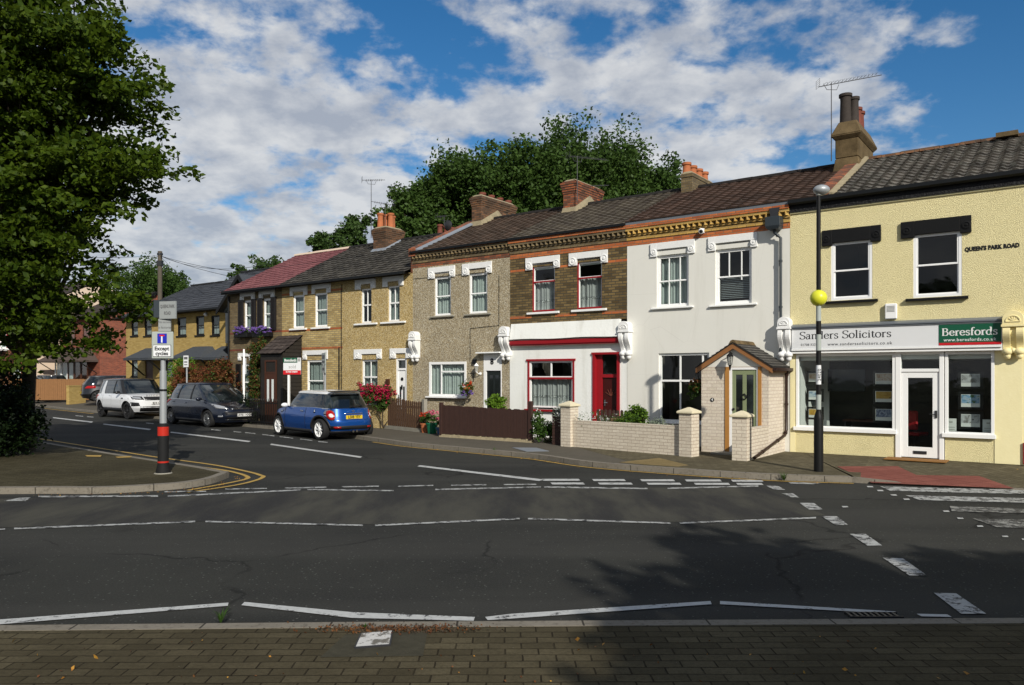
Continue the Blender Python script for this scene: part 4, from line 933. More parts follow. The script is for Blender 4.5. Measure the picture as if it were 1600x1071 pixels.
# porch
PT = -1.2; pa, pb = S(1096, PT), S(1201, PT)
mb = MB(); dz = (S(1133, PT), S(1190, PT), .1, 2.10)
holed(mb, pa, pb, .1, 2.12, PT, [dz], .1); mb.face([(pa, PT, .1), (pa, PT, 2.12), (pa, -.001, 2.12), (pa, -.001, .1)]).face([(pb, PT, .1), (pb, -.001, .1), (pb, -.001, 2.12), (pb, PT, 2.12)])
po = mb.build('porch', 'porch_cream_brick', wh)
pm = (pa + pb) / 2; AZ = 2.66
MB().prism([(pa, 2.121), (pb, 2.121), (pm, AZ - .06)], lambda u, v, d: (u, d, v), PT + .004, -.002).build('porch_gable', 'white_render', po)
MB().box(S(1133, PT), S(1139.5, PT), PT - .02, PT + .08, .1, 2.115).build('timber_jamb', 'orange_timber', po); MB().box(S(1184.5, PT), S(1190, PT), PT - .02, PT + .08, .1, 2.115).build('timber_jamb', 'orange_timber', po)
q0, q1 = S(1139.5, PT) + .002, S(1184.5, PT) - .002; mb = MB(); mb.box(q0, q0 + .06, PT - .005, PT + .085, .12, 2.1).box(q1 - .03, q1, PT - .005, PT + .085, .12, 2.1).box(q0 + .06, q1 - .03, PT - .005, PT + .085, 2.05, 2.1).box(q0 + .06, q1 - .03, PT - .005, PT + .085, .1, .14); mb.build('door_frame', 'white_gloss', po)
e0, e1 = q0 + .062, q1 - .032; mb = MB(); T = PT + .03; mb.box(e0, e1, T, T + .045, .142, 2.045)
W_ = e1 - e0
for f0, f1 in ((0, .15), (.42, .58), (.86, 1)): mb.box(e0 + f0 * W_, e0 + f1 * W_, T - .012, T, .142, 2.045)
for a, b in ((.142, .32), (.56, .74), (1.93, 2.045)):
    for f0, f1 in ((.15, .42), (.58, .86)): mb.box(e0 + f0 * W_, e0 + f1 * W_, T - .012, T, a, b)
pd = mb.build('front_door', 'sage_door_paint', po, bevel=.004)
mb = MB()
for f0, f1 in ((.15, .42), (.58, .86)): mb.box(e0 + f0 * W_, e0 + f1 * W_, T - .004, T - .0005, .74, 1.93)
mb.build('door_glass', 'car_glass', pd)
mb = MB(); mb.tube([(e0 + .5 * W_ + .05 * math.cos(a), T - .03, 1.42 + .06 * math.sin(a)) for a in np.linspace(0, 2 * math.pi, 13)], .012, 6).ball((e0 + .5 * W_, T - .025, 1.48), .022).ball((e0 + .06 * W_, T - .03, 1.13), .03).box(e0 + .4 * W_, e0 + .68 * W_, T - .018, T - .0125, .62, .69); mb.build('door_furniture', 'black_paint', pd)
for nm, sgn in (('left', 1), ('right', -1)): pass
ov = .12; mbr = MB(); ln = math.hypot(pm - pa + ov, AZ - 2.12)
def slope(xe, xr):      # tiles laid in courses from eaves to ridge, along the depth of the porch
    n = 9
    for k in range(n):
        f0, f1 = k / n, (k + 1) / n; a = xe + (xr - xe) * f0; b = xe + (xr - xe) * f1; za = 2.10 + (AZ + .02 - 2.10) * f0; zb = 2.10 + (AZ + .02 - 2.10) * f1
        mbr.face([(a, PT - .1, za + .03), (a, -.002, za + .03), (b, -.002, zb + .012), (b, PT - .1, zb + .012)], 0, [(0, f0 * ln), (1.2, f0 * ln), (1.2, f1 * ln), (0, f1 * ln)])
        mbr.face([(a, PT - .1, za - .01), (a, -.002, za - .01), (a, -.002, za + .03), (a, PT - .1, za + .03)], 0, [(0, 0)] * 4)
        mbr.face([(a, PT - .1, za - .02), (b, PT - .1, zb - .02), (b, PT - .1, zb + .012), (a, PT - .1, za + .03)], 0, [(0, 0)] * 4)
slope(pa - ov, pm); slope(pb + ov, pm); pr_ = mbr.build('porch_roof', 'porch_small_tile', po)
mb = MB(); x = PT - .1
while x < -.05: mb.prism([(-.1, -.05), (-.05, .03), (0, .05), (.05, .03), (.1, -.05)], lambda u, v, d: (pm + u, d, AZ + .035 + v), x, x + .28); x += .3
mb.build('ridge_tiles', 'weathered_stone', pr_)
mb = MB()
for xe, xr in ((pa - ov + .01, pm), (pb + ov - .01, pm)): mb.hexa([(xe, PT - .085, 1.97), (xr, PT - .085, AZ - .12), (xr, PT - .045, AZ - .12), (xe, PT - .045, 1.97), (xe, PT - .085, 2.09), (xr, PT - .085, AZ), (xr, PT - .045, AZ), (xe, PT - .045, 2.09)])
mb.build('barge_board', 'barge_timber', po)
mb = MB(); mb.box(pb + ov - .02, pb + ov + .08, PT - .08, -.01, 2.02, 2.09); mb.build('porch_gutter', 'brown_pipe', po)
MB().box(pb + .002, pb + ov - .022, PT, -.01, 1.98, 2.03).build('soffit_board', 'barge_timber', po)
lx = S(1143, PT - .1); mb = MB(); mb.lathe([(.02, .24), (.09, .16), (.075, .155), (.075, .15)], (lx, PT - .2, 2.2), 8).lathe([(.045, -.04), (.03, -.07), (.02, -.14), (.004, -.18)], (lx, PT - .2, 2.2), 8).tube([(lx, PT - .05, 2.42), (lx, PT - .2, 2.46), (lx, PT - .2, 2.4)], .012, 6)
for a in range(6): mb.tube([(lx + .072 * math.cos(a * R(60)), PT - .2 + .072 * math.sin(a * R(60)), 2.352), (lx + .045 * math.cos(a * R(60)), PT - .2 + .045 * math.sin(a * R(60)), 2.16)], .006, 4)
ln_ = mb.build('wall_lantern', 'black_paint', po); MB().lathe([(.04, -.035), (.064, .145)], (lx, PT - .2, 2.2), 6).build('lantern_glass', 'lamp_glass', ln_)
nx_ = S(1113, PT); MB().lathe([(.0, -.012), (.048, -.012), (.048, -.001)], (nx_, PT, Z(1113, 625, PT)), 16, axis='y').build('number_plaque', 'ink', po)
text_part('4', 'ink_white', po, (nx_, PT - .014, Z(1113, 625, PT)), .10, name='house_number')
pipe(po, [(pb + .1, -.15, 2.03), (pb + .07, -.12, 1.85), (pb + .07, -.12, .62), (pb + .07, -.25, .5), (pb + .1, -2.45, .16)], .036, 'brown_pipe')
MB().box(pa + .4, pb - .2, PT - .45, PT - .01, .1, .135).build('doorstep', 'concrete', po)

# --- brown brick house with red trim
br = house('terraced_house', 'dark brown brick house with white ground floor and red window and door frames', 'house', A_BP)
b1 = (S(831.5), S(867), Z(849, 487), Z(849, 416)); b2 = (S(901.5), S(940.5), b1[2], b1[3]); bg = (S(826), S(897), .93, 2.37); bd = (S(928), S(968), .12, 2.55)
mb = MB(); holed(mb, A_BP, A_WB, 3.46, ZW, 0, [b1, b2], .13); mb.face([(A_BP, 0, ZW), (A_WB, 0, ZW), (A_WB, 0, EAVE), (A_BP, 0, EAVE)]); shell(mb, A_BP, A_WB, .1, EAVE, .001, DEP, 1); mb.box(A_BP + .02, A_WB - .02, 2.9, 2.95, .1, EAVE - .1, 1); mb.build('wall', ['dark_stock_brick', 'interior_wall'], br)
mb = MB(); holed(mb, A_BP, A_WB, .1, 2.80, -.012, [bg, bd], .14, 0, 0); mb.build('ground_floor_wall', 'white_old_paint', br)
mb = MB(); n = 14
for k in range(n):      # apron with an uneven lower edge
    xa, xb = A_BP + .12 + (A_WB - A_BP - .3) * k / n, A_BP + .12 + (A_WB - A_BP - .3) * (k + 1) / n
    za, zb = 2.99 + .010 * math.sin(k * .8), 2.99 + .010 * math.sin((k + 1) * .8)
    mb.hexa([(xa, -.2, za), (xb, -.2, zb), (xb, -.001, zb), (xa, -.001, za), (xa, -.11, 3.46), (xb, -.11, 3.46), (xb, -.001, 3.46), (xa, -.001, 3.46)])
mb.build('shopfront_apron', 'white_old_paint', br)
MB().box(A_BP + .1, A_WB - .1, -.10, -.013, 2.80, 2.99).build('apron_underside', 'white_old_paint', br)
mb = MB(); mb.box(A_BP + .1, A_WB - .12, -.17, -.1005, 2.84, 2.92).box(A_BP + .1, A_WB - .12, -.14, -.1005, 2.80, 2.839).box(A_BP + .1, A_WB - .12, -.15, -.1005, 2.921, 2.96); mb.build('red_cornice_board', 'red_paint', br)
for zc in (5.02, 4.0 - .38): MB().box(A_BP, b1[0] - .01, -.004, -.0005, zc, zc + .075).box(b1[1] + .01, b2[0] - .01, -.004, -.0005, zc, zc + .075).box(b2[1] + .01, A_WB, -.004, -.0005, zc, zc + .075).build('brick_string_course', 'red_rubbed_brick', br)
cornice(br, A_BP, A_WB, ('red_rubbed_brick', 'sooty_stock_brick', 'dark_stock_brick'), ZW)
hood(br, S(822), S(875), 5.40, b1[0], b1[1]); hood(br, S(889.6), S(950), 5.40, b2[0], b2[1])
for b in (b1, b2):
    o = window(br, *b, t=.05, fw=.05, bars=(.67,), curtain='lace_curtain', cur_hi=.66, sill=(.16, .075, .07))
    MB().box(b[0] - .001, b[0] + .035, .02, .06, b[2], b[3]).box(b[0] + .036, b[1], .02, .06, b[2], b[2] + .05).box(b[0] + .036, b[1], .02, .06, b[2] + .645 * (b[3] - b[2]), b[2] + .675 * (b[3] - b[2])).box(b[1] - .02, b[1] + .001, .02, .06, b[2] + .051, b[2] + .64 * (b[3] - b[2])).build('red_subframe', 'red_paint', o)
o = window(br, bg[0] + .03, bg[1] - .03, bg[2] + .05, bg[3] - .03, t=.0, fw=.05, bars=(.655,), curtain='lace_curtain', cur_hi=.64, cols=((.5, .66, 1),), inner=True)
g = bg; MB().box(g[0] - .06, g[1] + .06, -.05, .03, g[3] - .03, g[3] + .03).box(g[0] - .02, g[0] + .03, -.03, .05, g[2], g[3] - .031).box(g[1] - .03, g[1] + .02, -.03, .05, g[2], g[3] - .031).box(g[0] - .1, g[1] + .1, -.10, .05, g[2] - .06, g[2] - .001).box(g[0] + .031, g[1] - .031, -.03, -.005, g[2] + .61 * (g[3] - g[2]), g[2] + .65 * (g[3] - g[2])).build('red_window_surround', 'red_paint', o)
d = bd; mb = MB(); mb.box(d[0] - .05, d[1] + .04, -.06, .02, d[3] - .05, d[3] + .01).box(d[0] - .02, d[0] + .05, -.05, .12, .1, d[3] - .051).box(d[1] - .06, d[1] + .02, -.05, .12, .1, d[3] - .051).box(d[0] + .051, d[0] + .22, .07, .12, .1, d[3] - .051).box(d[0] + .22, d[1] - .06, .07, .12, 1.86, 1.95); mb.build('door_frame', 'red_paint', br)
o = door_panel(br, d[0] + .222, d[1] - .062, .12, 1.86, .11, 'dark_red_door', panels=((.15, .85, .05, .25), (.15, .85, .32, .5)), handle='chrome', knobx=d[0] + .3)
fx, fz = (d[0] + .22 + d[1] - .06) / 2, 1.35; mb = MB()
for a in (30, 60, 90, 120, 150): mb.tube([(fx, .095, fz), (fx + .2 * math.cos(R(a)), .095, fz + .2 * math.sin(R(a)))], .008, 5)
mb.build('fan_moulding', 'pot_red_dark', o)
MB().face([(d[0] + .22, .11, 1.95), (d[1] - .06, .11, 1.95), (d[1] - .06, .11, d[3] - .05), (d[0] + .22, .11, d[3] - .05)]).build('fanlight_glass', 'glass', br)
bracket(br, S(787, -.2), 2.40, 3.40, 'white_stucco', w=.32, pr=.25)
roof(br, A_BP, A_WB, -.15, EAVE + .03, TR, RIDGE, 'grey_brown_roof_tile', course=.27, wave=.3, amp=.010, step=.034)
MB().prism([(-.17, 0), (-.17, .07), (-.12, .07), (-.11, 0)], lambda u, v, dd: (dd, u, EAVE - .01 + v), A_PG, A_WB - .01).build('gutter', 'black_plastic', br)
chimney(br, S(880, 2.7), S(899, 2.7), 2.7, 4.4, 7.0, 8.3, 'weathered_red_brick', [], 'dirty_mortar', courses=5, flare=.08)
MB().hexa([(S(880, 2.7) - .06, 2.55, 7.0), (S(899, 2.7) + .12, 2.55, 7.0), (S(899, 2.7) + .12, 4.5, 7.4), (S(880, 2.7) - .06, 4.5, 7.4), (S(880, 2.7) - .01, 2.68, 7.42), (S(899, 2.7) + .02, 2.68, 7.42), (S(899, 2.7) + .02, 3.6, 7.95), (S(880, 2.7) - .01, 3.6, 7.95)]).build('mortar_flashing', 'dirty_mortar', br)

# --- grey pebbledash house, number 8
pg = house('terraced_house', 'grey pebble-dashed house number 8 with white windows and a lantern by the black door', 'house', A_PG)
p1 = (S(679), S(704.5), 3.86, 5.12); p2 = (S(733), S(761.5), 3.86, 5.12); pgw = (S(671), S(729), 1.24, 2.36); pdd = (S(756), S(784), .12, 2.60)
mb = MB(); holed(mb, A_PG, A_BP, .1, 5.52, 0, [p1, p2, pgw, pdd], .12); mb.face([(A_PG, 0, 5.52), (A_BP, 0, 5.52), (A_BP, 0, EAVE), (A_PG, 0, EAVE)]); shell(mb, A_PG, A_BP, .1, EAVE, .001, DEP, 1); mb.box(A_PG + .02, A_BP - .02, 2.9, 2.95, .1, EAVE - .1, 1); mb.build('wall', ['grey_gold_pebbledash', 'interior_wall'], pg)
cornice(pg, A_PG, A_BP, ('weathered_red_brick', 'sooty_stock_brick', 'dark_stock_brick'), 5.50)
hood(pg, S(669.8), S(711.5), 5.44, p1[0], p1[1]); hood(pg, S(723), S(769), 5.44, p2[0], p2[1])
for b in (p1, p2): window(pg, *b, t=.03, fw=.045, sash=True, curtain='net_curtain', sill=(.16, .06, .07), sillm='concrete')
window(pg, *pgw, t=-.02, fw=.08, cols=((.33, 0, 1),), inner=True, curtain='net_curtain')
MB().box(pgw[0] + .33 * (pgw[1] - pgw[0]), pgw[1] - .08, -.01, .03, 2.02, 2.07).build('window_transom', 'white_gloss', pg); MB().box(pgw[0] - .08, pgw[1] + .04, -.12, -.021, 1.20, 1.245).build('window_sill', 'white_gloss', pg)
mb = MB(); mb.box(pdd[0], pdd[1], -.01, .1, 2.07, 2.585).box(pdd[0], pdd[0] + .09, -.01, .1, .12, 2.069).box(pdd[1] - .03, pdd[1], -.01, .1, .12, 2.069); mb.build('door_frame', 'white_gloss', pg)
MB().box(pdd[0] - .16, pdd[1] + .06, -.22, -.001, 2.60, 2.64).build('door_canopy', 'white_gloss', pg)
dr = door_panel(pg, pdd[0] + .092, pdd[1] - .032, .13, 2.065, .04, 'door_black', glass=((.2, .42, .45, .93), (.58, .8, .45, .93)), panels=((.15, .85, .06, .3),), knobx=pdd[0] + .16)
text_part('8', 'ink', pg, ((pdd[0] + pdd[1]) / 2 - .02, -.014, 2.34), .25, name='house_number', bold=.010)
lx, lz = S(745, -.15), Z(745, 576, -.15); mb = MB(); mb.lathe([(.005, .17), (.085, .075), (.07, .07)], (lx, -.17, lz), 8).lathe([(.05, -.08), (.03, -.11), (.004, -.14)], (lx, -.17, lz), 8).tube([(lx + .03, -.0, lz - .16), (lx + .03, -.08, lz - .17), (lx, -.17, lz - .12)], .015, 6).lathe([(.004, -.02), (.05, -.02), (.05, -.001)], (lx + .03, 0, lz - .16), 10, axis='y')
o = mb.build('wall_lantern', 'white_gloss', pg); MB().lathe([(.045, -.08), (.066, .07)], (lx, -.17, lz), 8).build('lantern_glass', 'lamp_glass', o)
MB().box(S(740), S(740) + .12, -.07, -.001, 2.28, 2.42).build('alarm_sensor', 'black_plastic', pg)
mb = MB(); mb.tube([(S(780), -.012, 5.0), (S(780), -.012, 3.45), (S(735), -.012, 3.4), (S(735), -.012, 2.4)], .008, 5).tube([(A_PG + .05, -.014, 5.14), (A_PG + 1.6, -.014, 5.13), (A_PG + 3.0, -.014, 5.12)], .006, 5); mb.build('wall_cable', 'black_plastic', pg)
bracket(pg, S(645, -.2), 2.40, 3.38, 'white_stucco', w=.31, pr=.25)
roof(pg, A_PG + .25, A_BP, -.15, EAVE + .03, TR, RIDGE, 'brown_roof_tile', course=.27, wave=.3, amp=.010, step=.034)
mb = MB(); mb.hexa([(A_PG - .08, -.12, EAVE - .1), (A_PG + .22, -.12, EAVE - .1), (A_PG + .22, TR, RIDGE - .1), (A_PG - .08, TR, RIDGE - .1), (A_PG - .08, -.12, EAVE + .16), (A_PG + .22, -.12, EAVE + .16), (A_PG + .22, TR, RIDGE + .16), (A_PG - .08, TR, RIDGE + .16)]); mb.build('raking_parapet', 'weathered_red_brick', pg)
MB().hexa([(A_PG + .221, -.1, EAVE + .05), (A_PG + .38, -.1, EAVE + .06), (A_PG + .38, TR, RIDGE + .07), (A_PG + .221, TR, RIDGE + .08), (A_PG + .221, -.1, EAVE + .14), (A_PG + .38, -.1, EAVE + .09), (A_PG + .38, TR, RIDGE + .10), (A_PG + .221, TR, RIDGE + .15)]).build('lead_flashing', 'grey_lead', pg)
cD = (S(737, 2.75), S(752, 2.75)); chimney(pg, cD[0], cD[1], 2.75, 4.8, 7.0, 8.36, 'brown_red_brick', [(cD[0] + .22, 3.1 + .52 * k, .17, .12, 'pot_red_dark') for k in range(4)], 'dirty_mortar', courses=4, flare=.07)
MB().hexa([(cD[0] - .05, 2.6, 7.0), (cD[1] + .12, 2.6, 7.0), (cD[1] + .12, 4.5, 7.4), (cD[0] - .05, 4.5, 7.4), (cD[0] - .01, 2.73, 7.45), (cD[1] + .02, 2.73, 7.45), (cD[1] + .02, 3.7, 7.98), (cD[0] - .01, 3.7, 7.98)]).build('mortar_flashing', 'dirty_mortar', pg)

# --- the lower run: golden pebbledash, yellow brick, shuttered house
E2, R2 = 5.36, 7.34
def lower(name_label, x0, x1, mat, holes, rmat, roofx=None, top_t=0.0):
    h = house('terraced_house', name_label, 'house', x0)
    mb = MB(); holed(mb, x0, x1, .1, E2, 0, holes, .12); shell(mb, x0, x1, .1, E2, .001, DEP, 1); mb.box(x0 + .02, x1 - .02, 2.9, 2.95, .1, E2 - .1, 1); mb.build('wall', [mat, 'interior_wall'], h); return h
c1 = (S(564), S(580.5), 3.77, 4.98); c2 = (S(606), S(624.5), 3.77, 4.98); cg = (S(565), S(590), .95, 2.48); cd = (S(618.5), S(635.5), .12, 2.50)
gh = lower('golden pebble-dashed house behind the pink hydrangea with a white front door', A_GY, A_PG, 'golden_pebbledash', [c1, c2, cg, cd], None)
for b in (c1, c2): window(gh, *b, t=.05, fw=.055, bars=(.52,), cols=((.5, .02, .98),), curtain=None if b is c1 else 'thin_net', sill=(.3, .075, .08))
window(gh, *cg, t=.05, fw=.06, bars=(.6,), cols=((.5, 0, 1),), curtain='thin_net', sill=(.1, .06, .06))
for a, b, c, zt in ((555.6, 587.6, c1, 5.30), (598.5, 631, c2, 5.30), (554, 597, cg, 2.84), (610, 651, cd, 2.84)): hood(gh, S(a), S(b), zt, c[0], c[1], h=.34)
mb = MB(); mb.box(cd[0], cd[0] + .07, .02, .1, .12, 2.5).box(cd[1] - .07, cd[1], .02, .1, .12, 2.5).box(cd[0] + .07, cd[1] - .07, .02, .1, 2.1, 2.17).box(cd[0] + .07, cd[1] - .07, .02, .1, 2.44, 2.5); mb.build('door_frame', 'white_gloss', gh)
MB().face([(cd[0] + .07, .06, 2.17), (cd[1] - .07, .06, 2.17), (cd[1] - .07, .06, 2.44), (cd[0] + .07, .06, 2.44)]).build('fanlight_glass', 'car_glass', gh)
dr = door_panel(gh, cd[0] + .072, cd[1] - .072, .13, 2.098, .05, 'white_gloss', glass=((.18, .38, .18, .72), (.62, .82, .18, .72)), panels=()); mb = MB(); xm = (cd[0] + cd[1]) / 2; mb.lathe([(.0, -.0), (.06, -.0), (.06, .01)], (xm, .035, 1.8), 12, axis='y').box(xm - .02, xm + .02, .02, .045, 1.45, 1.6); mb.build('door_furniture', 'black_paint', dr)
MB().box(S(605), S(605) + .13, -.09, -.001, 1.62, 1.8).build('letter_box', 'brown_door', gh)
roof(gh, A_GY + .05, A_PG - .08, -.3, E2 - .02, TR, R2, 'dark_old_tile', course=.27, wave=.3, amp=.012, step=.038)
MB().prism([(-.38, -.03), (-.38, .05), (-.29, .05), (-.29, -.03)], lambda u, v, dd: (dd, u, E2 - .03 + v), A_END, A_PG - .09).build('gutter', 'black_plastic', gh)
MB().box(A_PG - .07, A_PG + .0, -.02, DEP, E2, EAVE).build('party_wall', 'weathered_red_brick', gh)
cE = (S(583, 2.6), S(603, 2.6)); chimney(gh, cE[0], cE[1], 2.6, 3.55, 6.5, 7.75, 'brown_red_brick', [(cE[0] + .15 + .0 * k, 2.85 + .33 * k, .62, .13, 'terracotta') for k in range(3)] + [(cE[0] + .48, 3.1, .62, .13, 'terracotta')], 'dirty_mortar', courses=5, flare=.07)
MB().hexa([(cE[0] - .03, 2.45, 6.80), (cE[1] + .08, 2.45, 6.80), (cE[1] + .08, 3.5, 7.33), (cE[0] - .03, 3.5, 7.33), (cE[0] - .02, 2.58, 6.93), (cE[1] + .02, 2.58, 6.93), (cE[1] + .02, 3.5, 7.42), (cE[0] - .02, 3.5, 7.42)]).build('lead_flashing', 'grey_lead', gh)
chimney(gh, S(672, 5.2), S(684, 5.2), 5.2, 6.6, 6.4, 7.75, 'weathered_red_brick', [(S(680, 5.2), 5.5 + .4 * k, .5, .12, 'pot_red_dark') for k in range(3)], 'dirty_mortar', courses=2, flare=.05)

y1 = (S(458), S(475.5), 3.72, 4.98); y2 = (S(492), S(511.5), 3.72, 4.98); yg = (S(479.5), S(506), .95, 2.50)
yh = lower('yellow brick house with red brick bands and two tall white sash windows', A_YS, A_GY, 'yellow_stock_brick', [y1, y2, yg], None)
for b in (y1, y2, yg): window(yh, *b, t=.03, fw=.05, sash=True, curtain='thin_net', sill=(.16, .075, .08))
for a, b, c, zt in ((454, 481, y1, 5.30), (488, 517.5, y2, 5.30), (474, 512.6, yg, 2.86)): hood(yh, S(a), S(b), zt, c[0], c[1], h=.34)
for zc, hs in ((5.0, (y1, y2)), (3.60, ()), (2.90, ())):
    mb = MB(); xs = [A_YS] + [v for q in hs for v in (q[0] - .02, q[1] + .02)] + [A_GY]
    for a, b in zip(xs[::2], xs[1::2]): mb.box(a, b, -.005, -.0005, zc, zc + .075)
    mb.build('brick_string_course', 'red_rubbed_brick', yh)
pipe(yh, [(A_GY - .12, -.05, 2.95), (A_GY - .12, -.05, .3)], .02, 'black_plastic', 'soil_pipe'); pipe(yh, [(A_GY - .02, -.03, 5.2), (A_GY - .02, -.03, .3)], .012, 'black_plastic', 'wall_cable')
roof(yh, A_YS, A_GY + .05, -.3, E2 - .02, TR, R2, 'dark_old_tile', course=.27, wave=.3, amp=.012, step=.038)

s1 = (S(381), S(394), 3.75, 4.98); s2 = (S(411), S(424.5), 3.75, 4.98); sgw = (S(377), S(391), .9, 2.4)
sh = lower('brown brick end house with pink tiled roof, black shutters and flower boxes', A_END, A_YS, 'sooty_stock_brick', [s1, s2, sgw], None)
for b in (s1, s2, sgw): window(sh, *b, t=.05, fw=.06, sash=True, curtain='thin_net')
for a, b, c, zt in ((376, 399, s1, 5.28), (405.5, 430, s2, 5.28), (373, 395, sgw, 2.84)): hood(sh, S(a), S(b), zt, c[0], c[1], h=.3)
def shutter(x0, x1, z0, z1):
    mb = MB(); mb.box(x0, x0 + .05, -.06, -.001, z0, z1).box(x1 - .05, x1, -.06, -.001, z0, z1).box(x0 + .05, x1 - .05, -.06, -.001, z0, z0 + .06).box(x0 + .05, x1 - .05, -.06, -.001, z1 - .06, z1); z = z0 + .08
    while z < z1 - .08: mb.box(x0 + .05, x1 - .05, -.045, -.012, z, z + .03); z += .045
    mb.build('shutter', 'shutter_black', sh)
for a, b, z0, z1 in ((373.5, 381, 3.7, 5.0), (394, 400.5, 3.7, 5.0), (403.5, 411, 3.7, 5.0), (424.5, 432, 3.7, 5.0), (370, 377, 1.0, 2.4), (391, 397, .9, 2.4)): shutter(S(a), S(b), z0, z1)
for zc in (3.62, 2.92): MB().box(A_END, A_YS, -.005, -.0005, zc, zc + .075).build('brick_string_course', 'dark_red_band', sh)
MB().prism([(.001, E2), (DEP, E2), (TR, R2 - .03)], lambda u, v, d: (d, u, v), A_END, A_END + .2).build('gable_wall', 'sooty_stock_brick', sh)
roof(sh, A_END - .15, A_YS, -.3, E2 - .02, TR, R2, 'pink_roof_tile', course=.27, wave=.3, amp=.006, step=.028, ridge='peach_render')
MB().box(A_END - .12, A_YS, -.31, -.28, E2 - .12, E2 - .03).build('fascia_board', 'black_paint', sh)
pipe(sh, [(A_END + .06, -.06, 5.2), (A_END + .06, -.06, .2)], .04, 'black_plastic')
# dark timber porch with a lean-to roof
px0, px1, ptt = S(407, -.875), S(441, -.875), -.9
mb = MB(); mb.box(px0, px1, ptt + .03, -.001, .1, 2.72)
z = .12
while z < 3.3:
    tt = min(0, ptt + .03 + max(0, z - 2.7) / .7 * .87)
    if tt < -.05: mb.hexa([(px1 - .0, tt, z), (px1 + .03, tt, z), (px1 + .03, -.002, z), (px1, -.002, z), (px1, tt, z + .13), (px1 + .012, tt, z + .13), (px1 + .012, -.002, z + .13), (px1, -.002, z + .13)])
    z += .14
po = mb.build('timber_porch', 'black_stain_timber', sh)
mb = MB(); roofplane(mb, px0 - .1, px1 + .1, ptt - .1, 2.74, 0.0, 3.46, .25, .3, .008, .025); mb.face([(px0, ptt, 2.72), (px1, ptt, 2.72), (px1, 0, 3.42), (px0, 0, 3.42)], 0, [(0, 0)] * 4); mb.build('porch_roof', 'canopy_tile', po)
MB().prism([(ptt, 2.7), (-.002, 2.7), (-.002, 3.4)], lambda u, v, d: (d, u, v), px0 + .02, px1 - .01).build('porch_gable', 'black_stain_timber', po)
dx0 = S(414.5, ptt); dx1 = S(430, ptt); mb = MB(); mb.box(dx0 - .05, dx0, ptt - .0, ptt + .1, .1, 2.5).box(dx1, dx1 + .05, ptt, ptt + .1, .1, 2.5).box(dx0, dx1, ptt, ptt + .1, 2.0, 2.06).box(dx0, dx1, ptt, ptt + .1, 2.44, 2.5).box(dx0, dx1, ptt + .012, ptt + .06, .1, 2.0)
dd = mb.build('front_door', 'brown_door', po); MB().box(dx0 + .16 * (dx1 - dx0), dx0 + .36 * (dx1 - dx0), ptt + .004, ptt + .0115, .95, 1.78).box(dx0 + .62 * (dx1 - dx0), dx0 + .82 * (dx1 - dx0), ptt + .004, ptt + .0115, .95, 1.78).build('door_glass', 'net_curtain_flat', dd)
# ------------------------------------------------------------------ houses further along the street
def modern(label, x0, x1, t, e, rz, tr, wins, mat='new_yellow_brick', rmat='slate_grey_tile', zb=.12, vl=0.0):
    h = house('modern_house', label, 'house', x0, t, 0.0)
    mb = MB(); holed(mb, x0, x1, zb, e, t, [w_[:4] for w_ in wins], .1); shell(mb, x0, x1, zb, e, t + .001, t + 8, 1)
    mb.box(x0 + .02, x1 - .02, t + 2.9, t + 2.95, zb, e - .1, 1); mb.build('wall', [mat, 'interior_dark'], h)
    for w_ in wins:
        if len(w_) > 4 and w_[4] == 'door':
            MB().box(w_[0], w_[1], t + .04, t + .09, w_[2], w_[3]).build('front_door', 'brown_door', h)
        else:
            window(h, *w_[:4], t=t + .03, fw=.07, bars=(.5,), mat='black_paint', curtain='thin_net' if len(w_) < 5 else None, sill=None)
            MB().box(w_[0] - .06, w_[1] + .06, t - .05, t - .001, w_[2] - .06, w_[2]).build('window_sill', 'black_paint', h)
    roof(h, x0 - .15, x1 + .15, t - .45, e - .05, t + tr, rz, rmat, course=.3, wave=.3, amp=.002, step=.022)
    MB().prism([(t - .52, -.03), (t - .52, .06), (t - .42, .06), (t - .42, -.03)], lambda u, v, d: (d, u, e - .06 + v), x0 - .15, x1 + .15).build('gutter', 'black_plastic', h)
    MB().box(x0 - .14, x1 + .14, t - .42, t - .001, e - .1, e - .065).build('soffit', 'black_paint', h)
    mb = MB(); mb.prism([(t + .001, e), (t + 7.99, e), (t + tr, rz - .05)], lambda u, v, d: (d, u, v), x1 - .1, x1); mb.build('gable_wall', mat, h); MB().prism([(t + .001, e), (t + 7.99, e), (t + tr, rz - .05)], lambda u, v, d: (d, u, v), x0, x0 + .1).build('gable_wall', mat, h)
    return h
TM = 2.4
def mr(a, b, y0, y1, *k): return (S(a, TM), S(b, TM), Z((a + b) / 2, y1, TM), Z((a + b) / 2, y0, TM)) + k
gt = TM - .6; gm = S(371, gt - .4); g1 = A_END - .2; g0 = 2 * gm - g1
MA0, MA1 = S(272, TM), g0 - .002
ma = modern('newer yellow brick house with slate roof beside the pink tiled end house', MA0, MA1, TM, Z(300, 484, TM - .4), Z(365, 428, TM + 4.0), 4.0,
    [mr(277, 291, 496, 525), mr(306, 319, 494, 524), mr(330, 343, 493, 524), mr(258.5 + 16, 272 + 16, 565, 590)])
